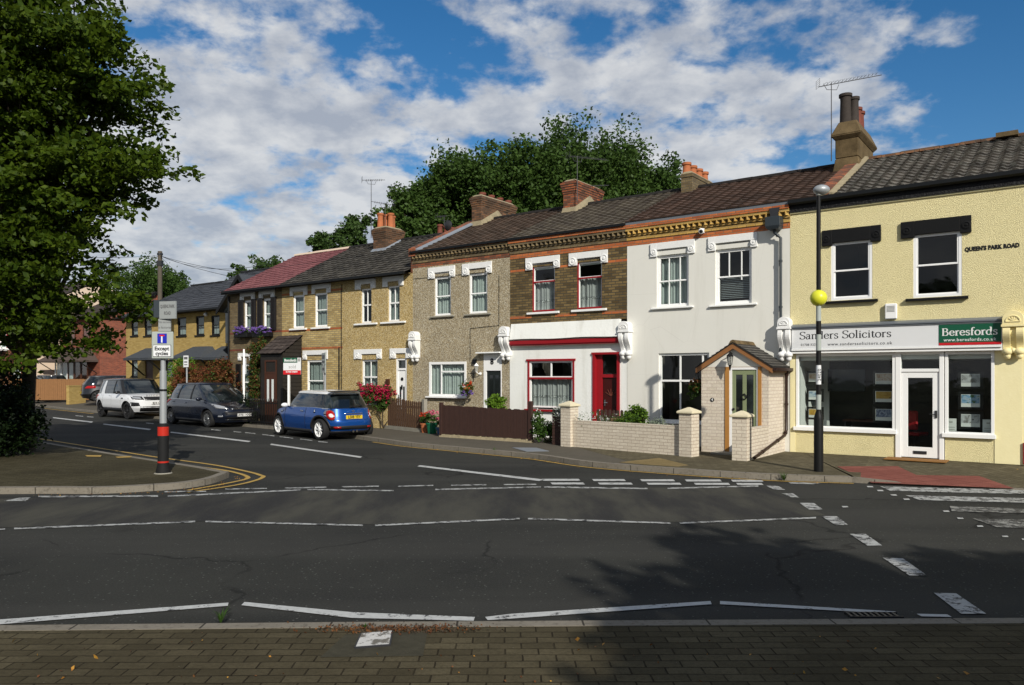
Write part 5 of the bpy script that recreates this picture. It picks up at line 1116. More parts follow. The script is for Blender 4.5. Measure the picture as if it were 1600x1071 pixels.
# gabled bay beside the terrace
zf, za = Z(344, 487, gt - .4), Z(371, 428, gt - .4); ge = zf + .35
mb = MB(); mb.box(g0, g1, gt, TM + 5, .12, ge); mb.prism([(g0, ge + .001), (g1, ge + .001), (gm, za - .2)], lambda u, v, d: (u, d, v), gt, TM + 5)
gb_ = mb.build('gabled_bay', 'new_yellow_brick', ma)
mb = MB()
for xe in (g0 - .35, g1 + .15): mb.hexa([(xe, gt - .35, zf - .02), (gm, gt - .35, za - .1), (gm, TM + 5, za - .1), (xe, TM + 5, zf - .02), (xe, gt - .35, zf + .08), (gm, gt - .35, za), (gm, TM + 5, za), (xe, TM + 5, zf + .08)])
mb.build('bay_roof', 'slate_plain', gb_)
mb = MB()
for xe in (g0 - .37, g1 + .15): mb.hexa([(xe, gt - .40, zf - .14), (gm, gt - .40, za - .22), (gm, gt - .36, za - .22), (xe, gt - .36, zf - .14), (xe, gt - .40, zf + .07), (gm, gt - .40, za - .01), (gm, gt - .36, za - .01), (xe, gt - .36, zf + .07)])
mb.build('barge_board', 'black_paint', gb_)
MB().box(S(353, gt), S(358, gt), gt - .03, gt - .001, 3.4, 5.0).build('window', 'car_glass', gb_)
pipe(ma, [(MA1 - .12, TM - .06, 5.0), (MA1 - .12, TM - .06, .2)], .035, 'black_plastic')
MB().ball((S(324, TM), TM - .08, 5.05 - .18), .1).build('alarm_box', 'white_gloss', ma, smooth=True)
def canopy(root, x0, x1, t, z, mat, up=.55, out_=1.1, hip=.7, posts=True, nm='door_canopy'):
    mb = MB(); mb.hexa([(x0, t - out_, z), (x1, t - out_, z), (x1, t - .001, z), (x0, t - .001, z), (x0 + hip, t - .25, z + up), (x1 - hip, t - .25, z + up), (x1 - hip, t - .001, z + up), (x0 + hip, t - .001, z + up)])
    mb.box(x0 + .01, x1 - .01, t - out_ + .01, t - .002, z - .1, z - .001); o = mb.build(nm, mat, root)
    if posts:
        for x in (x0 + .15, x1 - .15): mb = MB().hexa([(x - .04, t - .07, z - .9), (x + .04, t - .07, z - .9), (x + .04, t - .001, z - .9), (x - .04, t - .001, z - .9), (x - .04, t - out_ + .1, z - .1), (x + .04, t - out_ + .1, z - .1), (x + .04, t - out_ + .2, z - .1), (x - .04, t - out_ + .2, z - .1)]); mb.build('canopy_brace', 'black_paint', o)
canopy(ma, S(273, TM - .8), S(321, TM - .8), TM, Z(295, 559, TM - 1.0), 'slate_plain'); canopy(ma, S(324, TM - .8), S(346, TM - .8), TM, Z(338, 559, TM - 1.0), 'slate_plain', hip=.3)
MB0 = S(197, TM + .4); MB1 = MA0 - .01; TM2 = TM + .4
def mr2(a, b, y0, y1, *k): return (S(a, TM2), S(b, TM2), Z((a + b) / 2, y1, TM2), Z((a + b) / 2, y0, TM2)) + k
mbh = modern('newer yellow brick house behind the white car, left of its slate roofed twin', MB0, MB1, TM2, Z(230, 492, TM2 - .4), Z(262, 452, TM2 + 4.0), 4.0,
    [mr2(205, 215.5, 498, 525), mr2(225.5, 237, 497, 525), mr2(205, 215, 563, 590), mr2(227, 239, 563, 604, 'door'), mr2(258, 270, 563, 592)], zb=.2)
canopy(mbh, S(201, TM2 - .8), S(240, TM2 - .8), TM2, Z(220, 560, TM2 - 1.0), 'slate_plain')
# red brick house: its side gable faces us
RX, RT, RW = -49.9, 7.6, 6.0
rh = house('red_brick_house', 'red brick house with tiled roof and a timber porch canopy beyond the white car', 'house', RX - RW, RT, 0)
mb = MB(); mb.box(RX - RW, RX, RT, RT + 8, .4, 6.1).prism([(RT, 6.101), (RT + 8, 6.101), (RT + 4, 8.0)], lambda u, v, d: (d, u, v), RX - RW, RX); mb.build('wall', 'modern_red_brick', rh)
roof(rh, RX - RW - .1, RX + .2, RT - .35, 6.0, RT + 4, 8.1, 'canopy_tile', amp=.004); MB().hexa([(RX + .2, RT - .4, 5.82), (RX + .24, RT - .4, 5.82), (RX + .24, RT + 4, 7.95), (RX + .2, RT + 4, 7.95), (RX + .2, RT - .4, 6.02), (RX + .24, RT - .4, 6.02), (RX + .24, RT + 4, 8.15), (RX + .2, RT + 4, 8.15)]).build('barge_board', 'black_paint', rh)
MB().box(RX - RW + .3, RX - .5, RT - .6, RT - .002, .4, 1.5).build('bay_base', 'modern_red_brick', rh)
for k in range(5): window(rh, RX - RW + .35 + 1.02 * k, RX - RW + 1.32 + 1.02 * k, 1.51, 2.95, t=RT - .58, fw=.08, mat='brown_door' if k > 1 else 'white_gloss', curtain='net_curtain' if k < 3 else None)
canopy(rh, RX - RW - .7, RX - .2, RT, 3.0, 'canopy_plain', up=.95, out_=1.4, hip=1.3)
for x in (RX - 4.6, RX - 2.4): window(rh, x, x + 1.0, 4.2, 5.5, t=RT - .07, fw=.08, mat='brown_door', curtain=None)
CX0 = -57.5; CT = 6.1
chh = house('gable_end_house', 'tall house with a peach rendered gable end and brick front at the far left', 'house', CX0 - 9, CT, 0)
mb = MB(); mb.box(CX0 - .12, CX0, CT, CT + 10, .45, 6.9).prism([(CT, 6.901), (CT + 10, 6.901), (CT + 5, 9.4)], lambda u, v, d: (d, u, v), CX0 - .12, CX0); mb.build('gable_wall', 'peach_render', chh)
cws = [(CX0 - 2.9, CX0 - 1.6, 4.0, 5.9), (CX0 - 5.4, CX0 - 4.1, 4.0, 5.9), (CX0 - 2.9, CX0 - 1.6, 1.2, 2.9)]
mb = MB(); holed(mb, CX0 - 9, CX0 - .121, .45, 6.9, CT, cws, .1); shell(mb, CX0 - 9, CX0 - .121, .45, 6.9, CT + .001, CT + 10, 1); mb.build('wall', ['weathered_red_brick', 'interior_dark'], chh)
for c in cws: window(chh, *c, t=CT - .02, fw=.12, sash=True, curtain='net_curtain', sill=(.1, .12, .1))
for c in cws[:2]: MB().box(c[0] - .16, c[0] - .02, CT - .06, CT - .001, c[2], c[3]).box(c[1] + .02, c[1] + .16, CT - .06, CT - .001, c[2], c[3]).build('red_window_surround', 'red_paint', chh)
roof(chh, CX0 - 9.2, CX0 + .05, CT - .3, 6.8, CT + 5, 9.5, 'canopy_tile', amp=.004)

# ------------------------------------------------------------------ boundary walls and fences
def bframe(p, q):    # local frame along a wall from p to q
    return Frame(p[0], p[1], math.atan2(q[1] - p[1], q[0] - p[0])), math.hypot(q[0] - p[0], q[1] - p[1])
def ft(name, label, cat, fr, group=None): return thing(name, label, cat, (fr.o[0], fr.o[1], 0), fr.ang, group)
def pier(mb, cap, x, w_, y, z0, z1):
    mb.box(x - w_ / 2, x + w_ / 2, y - w_ / 2, y + w_ / 2, z0, z1)
    h = w_ / 2 + .045; cap.box(x - h, x + h, y - h, y + h, z1 + .001, z1 + .05); cap.hexa([(x - h, y - h, z1 + .05), (x + h, y - h, z1 + .05), (x + h, y + h, z1 + .05), (x - h, y + h, z1 + .05), (x - .02, y - .02, z1 + .14), (x + .02, y - .02, z1 + .14), (x + .02, y + .02, z1 + .14), (x - .02, y + .02, z1 + .14)])
pL = TER.W(-5.0, -1.90); pR = TER.W(-1.52, -2.40); gw_, L = bframe(pL, pR)
wl_ = ft('garden_wall', 'long low cream brick garden wall with capped pillars in front of the white house', 'wall', gw_)
mb = MB(); mb.box(.16, L - .16, -.07, .07, .08, .70); mb.box(.16, L - .16, -.075, .075, .7005, .775); mb.build('wall', 'cream_painted_brick', wl_)
for x, zt in ((0, 1.12), (L, 1.06)):
    mb = MB(); cp = MB(); pier(mb, cp, x, .32, 0, .08, zt); o = mb.build('pillar', 'cream_painted_brick', wl_); cp.build('pillar_cap', 'cap_stone', o, bevel=.01)
qx = -.28; rw = ft('garden_wall', 'short cream brick wall and capped pillar beside the porch, brown pipe running down it', 'wall', Frame(*TER.W(qx, -2.48)[:2], TER.ang))
mb = MB(); cp = MB(); pier(mb, cp, 0, .32, 0, .08, 1.02); o = mb.build('pillar', 'cream_painted_brick', rw); cp.build('pillar_cap', 'cap_stone', o, bevel=.01)
MB().box(.0, .155, .162, 2.45 - .0, .08, .70).build('wall', 'cream_painted_brick', rw); MB().box(-.005, .16, .162, 1.28, .7005, .775).build('wall_coping', 'cream_painted_brick', rw)
# close-boarded brown fence
def boards(mb, x0, x1, wd, gap, z0, ztop, th=.02, y=0.0, jag=.012, point=0.0, rnd=None):
    x = x0; k = 0
    while x < x1 - wd * .5:
        zt = ztop(x) + random.uniform(-jag, jag); e = x + wd
        if point: mb.prism([(x, z0), (e, z0), (e, zt - point), (x + wd / 2, zt), (x, zt - point)], lambda u, v, d: (u, d, v), y - th / 2, y + th / 2)
        else: mb.box(x, e, y - th / 2 - (.006 if k % 2 else 0), y + th / 2, z0, zt)
        x = e + gap; k += 1
fA, fB = TER.W(-9.75, -1.55), TER.W(-6.42, -1.62); fr_, L = bframe(fA, fB)
fc_ = ft('board_fence', 'dark brown close-boarded fence between the pebble-dashed and white-fronted houses', 'fence', fr_)
mb = MB(); boards(mb, .09, L - .06, .095, .004, .19, lambda x: 1.04 - .02 * x); mb.build('fence_boards', 'brown_fence_stain', fc_)
MB().box(0, .09, -.05, .05, .08, 1.12).build('fence_post', 'brown_fence_stain', fc_); MB().box(L - .05, L + .05, -.05, .05, .08, 1.22).build('fence_post', 'brown_fence_stain', fc_)
MB().box(.05, L - .05, .02, .06, .75, .83).box(.05, L - .05, .02, .06, .3, .38).build('fence_rail', 'brown_fence_stain', fc_)
mb = MB(); x = 0
while x < L: mb.hexa([(x, -.07 - random.uniform(0, .03), .06), (x + .2, -.07 - random.uniform(0, .03), .06), (x + .2, .07, .06), (x, .07, .06), (x, -.04, .17 + random.uniform(-.02, .025)), (x + .2, -.04, .17 + random.uniform(-.02, .025)), (x + .2, .05, .18), (x, .05, .18)]); x += .2
mb.build('rubble_footing', 'dirty_mortar', fc_)
gp = thing('slatted_panel', 'narrow dark brown slatted gate post panel beside the cream pillar', 'fence', TER.W(-5.42, -1.78, 0), TER.ang)
mb = MB(); z = .10
while z < .98: mb.box(-.17, .17, -.03, .03, z, z + .075); z += .085
mb.build('slats', 'brown_fence_stain', gp); MB().box(-.15, -.1, .031, .07, .08, 1.0).box(.1, .15, .031, .07, .08, 1.0).build('batten', 'brown_fence_stain', gp)
fr_, L = bframe(TER.W(-4.75, -.95), TER.W(-3.55, -.75)); pf = ft('picket_fence', 'small dark picket fence behind the cream garden wall', 'fence', fr_)
mb = MB(); boards(mb, 0, L, .075, .035, .15, lambda x: 1.02, point=.03); mb.build('pickets', 'brown_fence_stain', pf); MB().box(0, L, .012, .05, .8, .86).box(0, L, .012, .05, .4, .46).build('fence_rail', 'brown_fence_stain', pf); MB().box(L, L + .09, -.03, .06, .1, 1.06).build('fence_post', 'brown_fence_stain', pf)
fr_, L = bframe((G(592, 668.5, .1)), (G(662, 676, .1))); pk = ft('picket_fence', 'weathered brown picket fence in front of the magenta hydrangea', 'fence', fr_)
mb = MB(); boards(mb, 0, L - .08, .085, .045, .22, lambda x: 1.13 + .04 * math.sin(x * 2), point=.04); mb.build('pickets', 'picket_brown', pk)
MB().box(0, L, .012, .05, .85, .92).box(0, L, .012, .05, .4, .47).build('fence_rail', 'picket_brown', pk); MB().box(L - .03, L + .1, -.05, .07, .08, 1.16).build('fence_post', 'concrete', pk); MB().box(0, L - .03, -.05, .06, .06, .21).build('footing', 'concrete', pk)
# iron railing by the timber porch
a_, b_ = TER.W(S(398, -1.3), -1.5), TER.W(S(441, -1.3), -1.5); fr_, L = bframe(a_, b_)
il_ = ft('iron_railing', 'low black iron railing in front of the dark timber porch', 'railing', fr_)
mb = MB(); x = 0
while x < L: mb.box(x - .011, x + .011, -.011, .011, .12, 1.02); mb.lathe([(.02, 0), (.002, .07)], (x, 0, 1.02), 6); x += .1
mb.build('bars', 'black_paint', il_); MB().box(0, L, -.02, .02, .9, .94).box(0, L, -.02, .02, .2, .24).build('rail', 'black_paint', il_)
# far drive: wooden fence and low brick wall
fa, fb = (-31.6, 51.4), (-28.7, 51.9); fr_, L = bframe(fa, fb); wf = ft('board_fence', 'new orange brown wooden fence along the far forecourt', 'fence', fr_)
mb = MB(); boards(mb, -2.5, L + .3, .12, .008, .3, lambda x: 1.70, jag=.015); mb.build('fence_boards', 'new_fence_wood', wf); MB().box(-1.5, L + .3, .012, .05, 1.4, 1.5).build('fence_rail', 'new_fence_wood', wf)
fa, fb = G(108, 627.5, .3), G(134, 626.5, .3); fr_, L = bframe(fa, fb); bw = ft('garden_wall', 'low yellow brick wall at the far forecourt beside the black hatchback', 'wall', fr_)
MB().box(0, L, 0, .22, .1, 1.25).box(-.02, L + .02, -.02, .24, 1.251, 1.31).build('wall', 'new_yellow_brick', bw)

# ------------------------------------------------------------------ writing
ser = SIGN; sgo, fx0, fx1, fz0, fz1, gx = SIGN
# a seriffed letter set drawn with a broad pen: strokes are centre lines, thick when upright, thin when level
GL = {
 'S': (.56, [[(.50, .60), (.46, .69), (.36, .72), (.24, .72), (.12, .66), (.09, .55), (.14, .45), (.28, .38), (.42, .31), (.50, .20), (.46, .08), (.34, .0), (.2, .0), (.1, .06), (.06, .16)]], [(.50, .70, .50, .56), (.06, .18, .06, .0)]),
 'a': (.46, [[(.08, .38), (.14, .46), (.26, .47), (.32, .42), (.33, .34), (.33, .08), (.36, .01), (.43, .03)], [(.33, .29), (.14, .24), (.06, .14), (.09, .03), (.2, .0), (.33, .1)]], []),
 'n': (.54, [[(.13, .46), (.13, .0)], [(.13, .34), (.22, .45), (.33, .47), (.40, .42), (.42, .32), (.42, .0)]], [(.04, .0, .23, .0), (.33, .0, .52, .0), (.03, .45, .13, .45)]),
 'd': (.54, [[(.41, .75), (.41, .02)], [(.41, .36), (.33, .46), (.21, .46), (.09, .36), (.07, .2), (.12, .05), (.24, -.01), (.35, .03), (.41, .12)]], [(.30, .74, .41, .74), (.41, .01, .50, .01)]),
 'e': (.46, [[(.07, .26), (.40, .26), (.38, .38), (.30, .46), (.20, .46), (.09, .38), (.06, .22), (.11, .07), (.23, .0), (.34, .02), (.42, .1)]], []),
 'r': (.38, [[(.13, .46), (.13, .0)], [(.13, .32), (.21, .44), (.30, .47), (.36, .43)]], [(.04, .0, .25, .0), (.03, .45, .13, .45)]),
 's': (.40, [[(.33, .38), (.29, .45), (.19, .47), (.09, .41), (.09, .33), (.18, .26), (.28, .21), (.34, .12), (.29, .02), (.18, -.01), (.08, .04)]], [(.33, .46, .33, .36), (.07, .12, .07, .0)]),
 'o': (.50, [[(.25, .47), (.13, .43), (.06, .3), (.06, .17), (.13, .03), (.25, -.01), (.37, .03), (.44, .17), (.44, .3), (.37, .43), (.25, .47)]], []),
 'l': (.28, [[(.14, .75), (.14, .0)]], [(.05, .0, .24, .0), (.04, .74, .14, .74)]),
 'i': (.28, [[(.14, .46), (.14, .0)], [(.14, .66), (.14, .58)]], [(.05, .0, .24, .0), (.04, .45, .14, .45)]),
 'c': (.44, [[(.38, .36), (.34, .44), (.24, .47), (.12, .41), (.06, .28), (.07, .14), (.14, .03), (.25, -.01), (.35, .03), (.40, .1)]], []),
 't': (.32, [[(.14, .60), (.14, .1), (.18, .01), (.25, .0), (.30, .05)]], [(.03, .45, .28, .45)]),
 'B': (.62, [[(.14, .72), (.14, .0)], [(.14, .71), (.34, .71), (.46, .64), (.46, .5), (.36, .40), (.14, .39)], [(.36, .39), (.50, .32), (.52, .16), (.43, .03), (.30, .01), (.14, .01)]], [(.04, .71, .14, .71), (.04, .01, .14, .01)]),
 'f': (.33, [[(.34, .70), (.28, .75), (.19, .72), (.14, .6), (.14, .0)]], [(.03, .45, .28, .45), (.05, .0, .25, .0)]),
 ' ': (.28, [], [])}
def serif(body, mat, parent, x0, x1, zb, y, capz, thick=.085, thin=.03, name='lettering'):
    wsum = sum(GL[c][0] for c in body); sx = (x1 - x0) / wsum; sz = capz / .72; mb = MB(); cx = x0; k_ = 0
    def seg(p, q, w0, w1):
        d = Vector((q[0] - p[0], q[1] - p[1])); L_ = d.length
        if L_ < 1e-6: return
        nx, nz = -d.y / L_, d.x / L_; yy = y - .0002 * (len(mb.f) % 7)
        mb.face([(p[0] - nx * w0, yy, p[1] - nz * w0), (q[0] - nx * w1, yy, q[1] - nz * w1), (q[0] + nx * w1, yy, q[1] + nz * w1), (p[0] + nx * w0, yy, p[1] + nz * w0)])
    for c in body:
        wd, st_, se = GL[c]
        for pl in st_:
            P = [(cx + u * sx, zb + v * sz) for u, v in smoothline(pl, 3)] if len(pl) > 2 else [(cx + u * sx, zb + v * sz) for u, v in pl]
            def wt(i):
                a, b = P[max(i - 1, 0)], P[min(i + 1, len(P) - 1)]; dx, dz = abs(b[0] - a[0]), abs(b[1] - a[1]); return capz * (thin + (thick - thin) * (dz / (math.hypot(dx, dz) + 1e-9)) ** 1.3) * .75
            for i in range(len(P) - 1): seg(P[i], P[i + 1], wt(i), wt(i + 1))
        for a, b, c2, d2 in se: seg((cx + a * sx, zb + b * sz), (cx + c2 * sx, zb + d2 * sz), capz * thin * .75, capz * thin * .75)
        cx += wd * sx
    return mb.build(name, mat, parent)
yS = -.1535
serif('Sanders Solicitors', 'ink', sgo, S(1249, -.15), S(1393, -.15), fz0 + .235, yS, .165, thick=.10, thin=.035)
text_part('01708 522221', 'ink_grey', sgo, (S(1267, -.15), yS, fz0 + .1), .075, spacing=1.05, depth=.001)
text_part('www.sanderssolicitors.co.uk', 'ink_grey', sgo, (S(1342.5, -.15), yS, fz0 + .1), .098, spacing=1.17, depth=.001)
gxw = fx1 - .015 - gx
serif('Beresfords', 'ink_white', sgo, gx + .05, gx + gxw - .06, fz0 + .225, -.1595, .15, thick=.13, thin=.05)
text_part('www.beresfords.co.uk', 'ink_white', sgo, (gx + gxw / 2, -.1585, fz0 + .13), .092, spacing=1.12, depth=.001, bold=.001)
st = S(1549.5, 0); text_part("QUEEN'S PARK ROAD", 'ink', shop, (st, -.004, Z(1551, 387)), .118, squeeze=.80, bold=.007, depth=.003, name='street_name', spacing=1.05)

def local(fr, x, y): return fr.L(x, y)
def post_thing(name, label, cat, x, y, rz, group=None): return thing(name, label, cat, (x, y, 0), rz, group)
# corner sign post
sx, sy = G(255, 740, KZ); sp_ = post_thing('sign_post', 'grey sign post with dark red-banded sleeve and three plates on the corner pavement', 'sign', sx, sy, 0.0)
MB().lathe([(.062, .10), (.062, 2.0)], n=18).build('post', 'metal_grey', sp_, smooth=True)
MB().lathe([(.045, 2.0), (.045, 3.1)], n=14).build('upper_post', 'metal_grey', sp_, smooth=True)
mb = MB(); mb.lathe([(.135, .10), (.13, .14), (.115, .2), (.10, .27), (.096, .30), (.096, .985), (.088, 1.02), (.06, 1.03)], n=20); sl = mb.build('post_sleeve', 'bollard_rubber', sp_, smooth=True)
MB().lathe([(.099, .80), (.099, .965)], n=20, cap=False).build('reflective_band', 'reflective_red', sl, smooth=True); MB().lathe([(.099, .30), (.099, .33)], n=20, cap=False).build('reflective_band', 'reflective_red', sl, smooth=True)
MB().lathe([(.064, 1.62), (.066, 1.63), (.066, 1.65), (.064, 1.66)], n=14).build('clamp', 'black_plastic', sp_)
def zz_(py): return EYE + (HY - py) * sy / FP
def xx_(px): return (px - 255) / FP * sy
rot_p = R(4)
mb = MB(); mb.box(xx_(240.5), xx_(274), -.10, -.065, zz_(561), zz_(519)); pl = mb.build('sign_plate', 'sign_grey_white', sp_, bevel=.012)
MB().box(xx_(250), xx_(264.5), -.108, -.1005, zz_(537), zz_(522)).build('blue_panel', 'sign_blue', pl); MB().box(xx_(253.2), xx_(261.2), -.113, -.1085, zz_(526.2), zz_(524)).build('red_bar', 'sign_red', pl); MB().box(xx_(256), xx_(258.2), -.113, -.1085, zz_(536), zz_(526.3)).build('white_bar', 'sign_white', pl)
MB().box(xx_(243), xx_(271.2), -.106, -.1005, zz_(558), zz_(539.5)).build('plate_border', 'ink', pl, bevel=.01); MB().box(xx_(243.7), xx_(270.5), -.1095, -.1065, zz_(557.3), zz_(540.2)).build('plate_face', 'sign_white', pl)
text_part('Except', 'ink', pl, (xx_(257), -.1115, zz_(545.5)), .098, bold=.003, depth=.001); text_part('cycles', 'ink', pl, (xx_(257), -.1115, zz_(553)), .098, bold=.003, depth=.001)
mb = MB(); mb.box(xx_(249.5), xx_(269), -.06, -.03, zz_(518.5), zz_(499)); p2 = mb.build('sign_plate', 'nameplate_grey', sp_, bevel=.004)
text_part('No access', 'ink_grey', p2, (xx_(259.5), -.062, zz_(504)), .058, depth=.001); text_part('to factories', 'ink_grey', p2, (xx_(259.5), -.062, zz_(512.5)), .055, depth=.001)
mb = MB(); j = 0; mb.box(-.02, .33, -.08, -.05, zz_(499), zz_(472)); mb.rot(j, (0, 0), R(-14)); p3 = mb.build('street_name_plate', 'nameplate_grey', sp_)
cx_, cy_ = .155 * math.cos(R(-14)) + .082 * math.sin(R(-14)), .155 * math.sin(R(-14)) - .082 * math.cos(R(-14))
text_part('QUEENS PARK', 'ink_grey', p3, (cx_, cy_ - .002, zz_(480)), .085, rotz=R(-14), squeeze=.55, depth=.001, bold=.001); text_part('ROAD', 'ink_grey', p3, (cx_, cy_ - .002, zz_(490.5)), .085, rotz=R(-14), squeeze=.6, depth=.001, bold=.001)
mb = MB(); mb.box(-.17, 0, -.03, 0, zz_(497), zz_(470)); mb.rot(0, (0, 0), R(38)); mb.build('plate_back', 'slate_pipe', sp_)
MB().lathe([(.16, .101), (.15, .115), (.13, .118)], n=18).build('footing', 'concrete', sp_)

# belisha beacon
bx_, by_ = G(1279, 737, KZ); be = post_thing('belisha_beacon', 'black and white banded crossing beacon with yellow globe and lamp hood', 'beacon', bx_, by_, 0.0)
def zb_(py): return EYE + (HY - py) * by_ / FP
mb = MB(); mb.lathe([(.085, .1), (.085, zb_(655)), (.075, zb_(650)), (.046, zb_(643)), (.046, zb_(640))], n=18); mb.build('base_column', 'black_paint', be, smooth=True)
bands = [(640, 617, 'sign_grey_white'), (617, 601, 'black_paint'), (601, 571, 'sign_white'), (571, 548, 'black_paint'), (548, 523, 'sign_grey_white'), (523, 502, 'black_paint'), (502, 478, 'sign_grey_white')]
for a, b, m in bands: MB().lathe([(.046, zb_(a)), (.046, zb_(b))], n=16, cap=False).build('pole_band', m, be, smooth=True)
MB().lathe([(.042, zb_(478)), (.038, zb_(300))], n=14).build('upper_pole', 'black_paint', be, smooth=True)
zc = zb_(466); MB().ball((0, 0, zc), .155, 24, 16).build('globe', 'beacon_yellow', be, smooth=True)
mb = MB(); mb.ball((.055, .0, zb_(297)), .155, 18, 10, 1.0, .8, .62); hd = mb.build('lamp_hood', 'metal_grey', be, smooth=True); MB().lathe([(.045, zb_(306)), (.05, zb_(300))], n=12).ball((.05, -.0, zb_(300)), .12, 14, 8, 1, .8, .55).build('lamp_glass', 'lamp_glass', hd, smooth=True)
mb = MB(); th0 = -math.pi / 2
text_part('24020', 'ink', be, (0, -.05, (zb_(601) + zb_(571)) / 2), .085, name='column_number', spacing=1.1, depth=.001, rot=Matrix.Rotation(R(90), 4, 'X') @ Matrix.Rotation(R(90), 4, 'Z'))

# small pole signs
def zat(py, y): return EYE + (HY - py) * y / FP
yy = 31.0; xx = (292 - 800) / FP * yy; ps = post_thing('parking_sign', 'small white parking plate on a thin post beside the red bush', 'sign', xx, yy, R(-20))
MB().lathe([(.035, .1), (.035, zat(557, yy))], n=10).build('post', 'metal_grey', ps, smooth=True); o = MB().box(-.12, .12, -.06, -.036, zat(574, yy), zat(556, yy)).build('sign_plate', 'sign_white', ps)
MB().box(-.09, .09, -.064, -.0605, zat(562, yy), zat(558, yy)).box(-.08, .08, -.064, -.0605, zat(567, yy), zat(565, yy)).box(-.08, .08, -.064, -.0605, zat(571, yy), zat(569.5, yy)).build('printed_lines', 'ink_grey', o)
yy = 25.8; xx = (508 - 800) / FP * yy; ps = post_thing('parking_sign', 'grey post with two small plates seen over the blue car roof', 'sign', xx, yy, R(-55))
MB().lathe([(.038, .1), (.038, zat(551, yy))], n=10).build('post', 'metal_grey', ps, smooth=True); o = MB().box(-.16, .16, -.06, -.036, zat(570, yy), zat(552, yy)).box(-.16, .16, -.06, -.036, zat(583, yy), zat(571, yy)).build('sign_plate', 'sign_grey_white', ps)
MB().box(-.12, .12, -.064, -.0605, zat(561, yy), zat(555, yy)).box(-.12, .12, -.064, -.0605, zat(567, yy), zat(564, yy)).box(-.1, .1, -.064, -.0605, zat(579, yy), zat(575, yy)).build('printed_lines', 'ink_grey', o)
# estate agents' boards
yy = 26.6; xx = (457 - 800) / FP * yy; eb = post_thing('estate_agent_board', 'green, white and red agent board reading sold on a white post', 'sign', xx, yy, R(-12))
MB().box(-.17, -.10, -.03, .03, .12, zat(586, yy)).build('post', 'white_gloss', eb); w0, w1 = -.32, .34; zt, zb2 = zat(559.5, yy), zat(585.5, yy); Hb = zt - zb2
o = MB().box(w0, w1, -.05, -.031, zb2, zt).build('board', 'sign_white', eb)
MB().box(w0, w1 - .13, -.056, -.0505, zb2 + .71 * Hb, zt).build('green_panel', 'sign_green', o); MB().box(w0, w1, -.056, -.0505, zb2, zb2 + .25 * Hb).build('red_panel', 'sign_red', o)
serif('Beresfords', 'ink_white', o, w0 + .04, w1 - .16, zb2 + .78 * Hb, -.0575, .085, thick=.17, thin=.08); text_part('sold', 'ink_pale_grey', o, (.02, -.052, zb2 + .46 * Hb), .17, depth=.001); text_part('01708 478899', 'ink_white', o, (.0, -.0575, zb2 + .15 * Hb), .075, depth=.001, bold=.002)
MB().box(w1 - .11, w1 - .02, -.054, -.0505, zb2 + .78 * Hb, zt - .02).build('printed_square', 'ink_pale_grey', o)
yy = 29.3; xx = (381 - 800) / FP * yy; eb = post_thing('estate_agent_board', 'white agent board seen almost edge-on on a white post by the ivy', 'sign', xx, yy, R(115))
MB().box(-.035, .035, -.03, .03, .12, zat(546, yy)).build('post', 'white_gloss', eb); o = MB().box(-.32, .32, -.05, -.031, zat(585, yy), zat(560, yy)).build('board', 'sign_white', eb)

# property cards in the shop window
def card(px, py0, py1, x0, x1, t, mat, i, label, rz=0.0):
    z0, z1 = Z(px, py1, t), Z(px, py0, t); c = (x0 + x1) / 2; W2 = (x1 - x0) / 2
    r = thing('property_card', label, 'poster', TER.W(c, t, 0), TER.ang + rz, 'property cards hanging in the shop windows')
    MB().box(-W2, W2, 0, .012, z0, z1).build('card_frame', 'black_paint' if rz == 0 else 'metal_grey', r); H2 = z1 - z0
    o = MB().box(-W2 + .055, W2 - .055, -.004, -.0005, z0 + .05, z1 - .05).build('paper', 'paper', r); MB().box(-W2 + .065, W2 - .065, -.008, -.0045, z0 + .36 * H2, z1 - .06).build('photograph', mat, o); return r
names = ['top', 'middle', 'bottom']
for i, (y0, y1, m, d_) in enumerate(((580, 604, 'print_warm', 'pinkish interior'), (608, 632, 'print_gold', 'golden bed'), (636, 661, 'print_night', 'dark two-window'))):
    card(1381, y0, y1, S(1364, .25), S(1398, .25), .25, m, i, names[i] + ' black-framed property card with ' + d_ + ' photo, left of the shop door')
for i, (y0, y1, m, d_) in enumerate(((581, 608, 'print_grey', 'grey room'), (613, 640, 'print_green', 'green lawn'), (644, 671, 'print_grey', 'white kitchen'))):
    card(1516, y0, y1, S(1497, .25), S(1536, .25), .25, m, i, names[i] + ' black-framed property card with ' + d_ + ' photo, right of the shop door')
for i, (y0, y1, m, d_) in enumerate(((580, 600, 'print_warm', 'orange'), (608, 628, 'print_blue', 'blue'), (636, 656, 'print_gold', 'brown'))):
    card(1272, y0, y1, S(1260, .5), S(1287, .5), .5, m, i, names[i] + ' property card with ' + d_ + ' photo against the white window lining')
a = (S(1270, .6), S(1370, .6))
tv = thing('television', 'large dark screen hanging inside the left shop window', 'screen', TER.W((S(1293, .9) + S(1352, .9)) / 2, .9, 0), TER.ang); Wt = (S(1352, .9) - S(1293, .9)) / 2
MB().box(-Wt, Wt, 0, .05, Z(1320, 612, .9), Z(1320, 577, .9)).build('screen', 'screen_black', tv, bevel=.01); MB().box(-.03, .03, .051, .08, Z(1320, 612, .9), 2.4).build('ceiling_bracket', 'black_paint', tv)
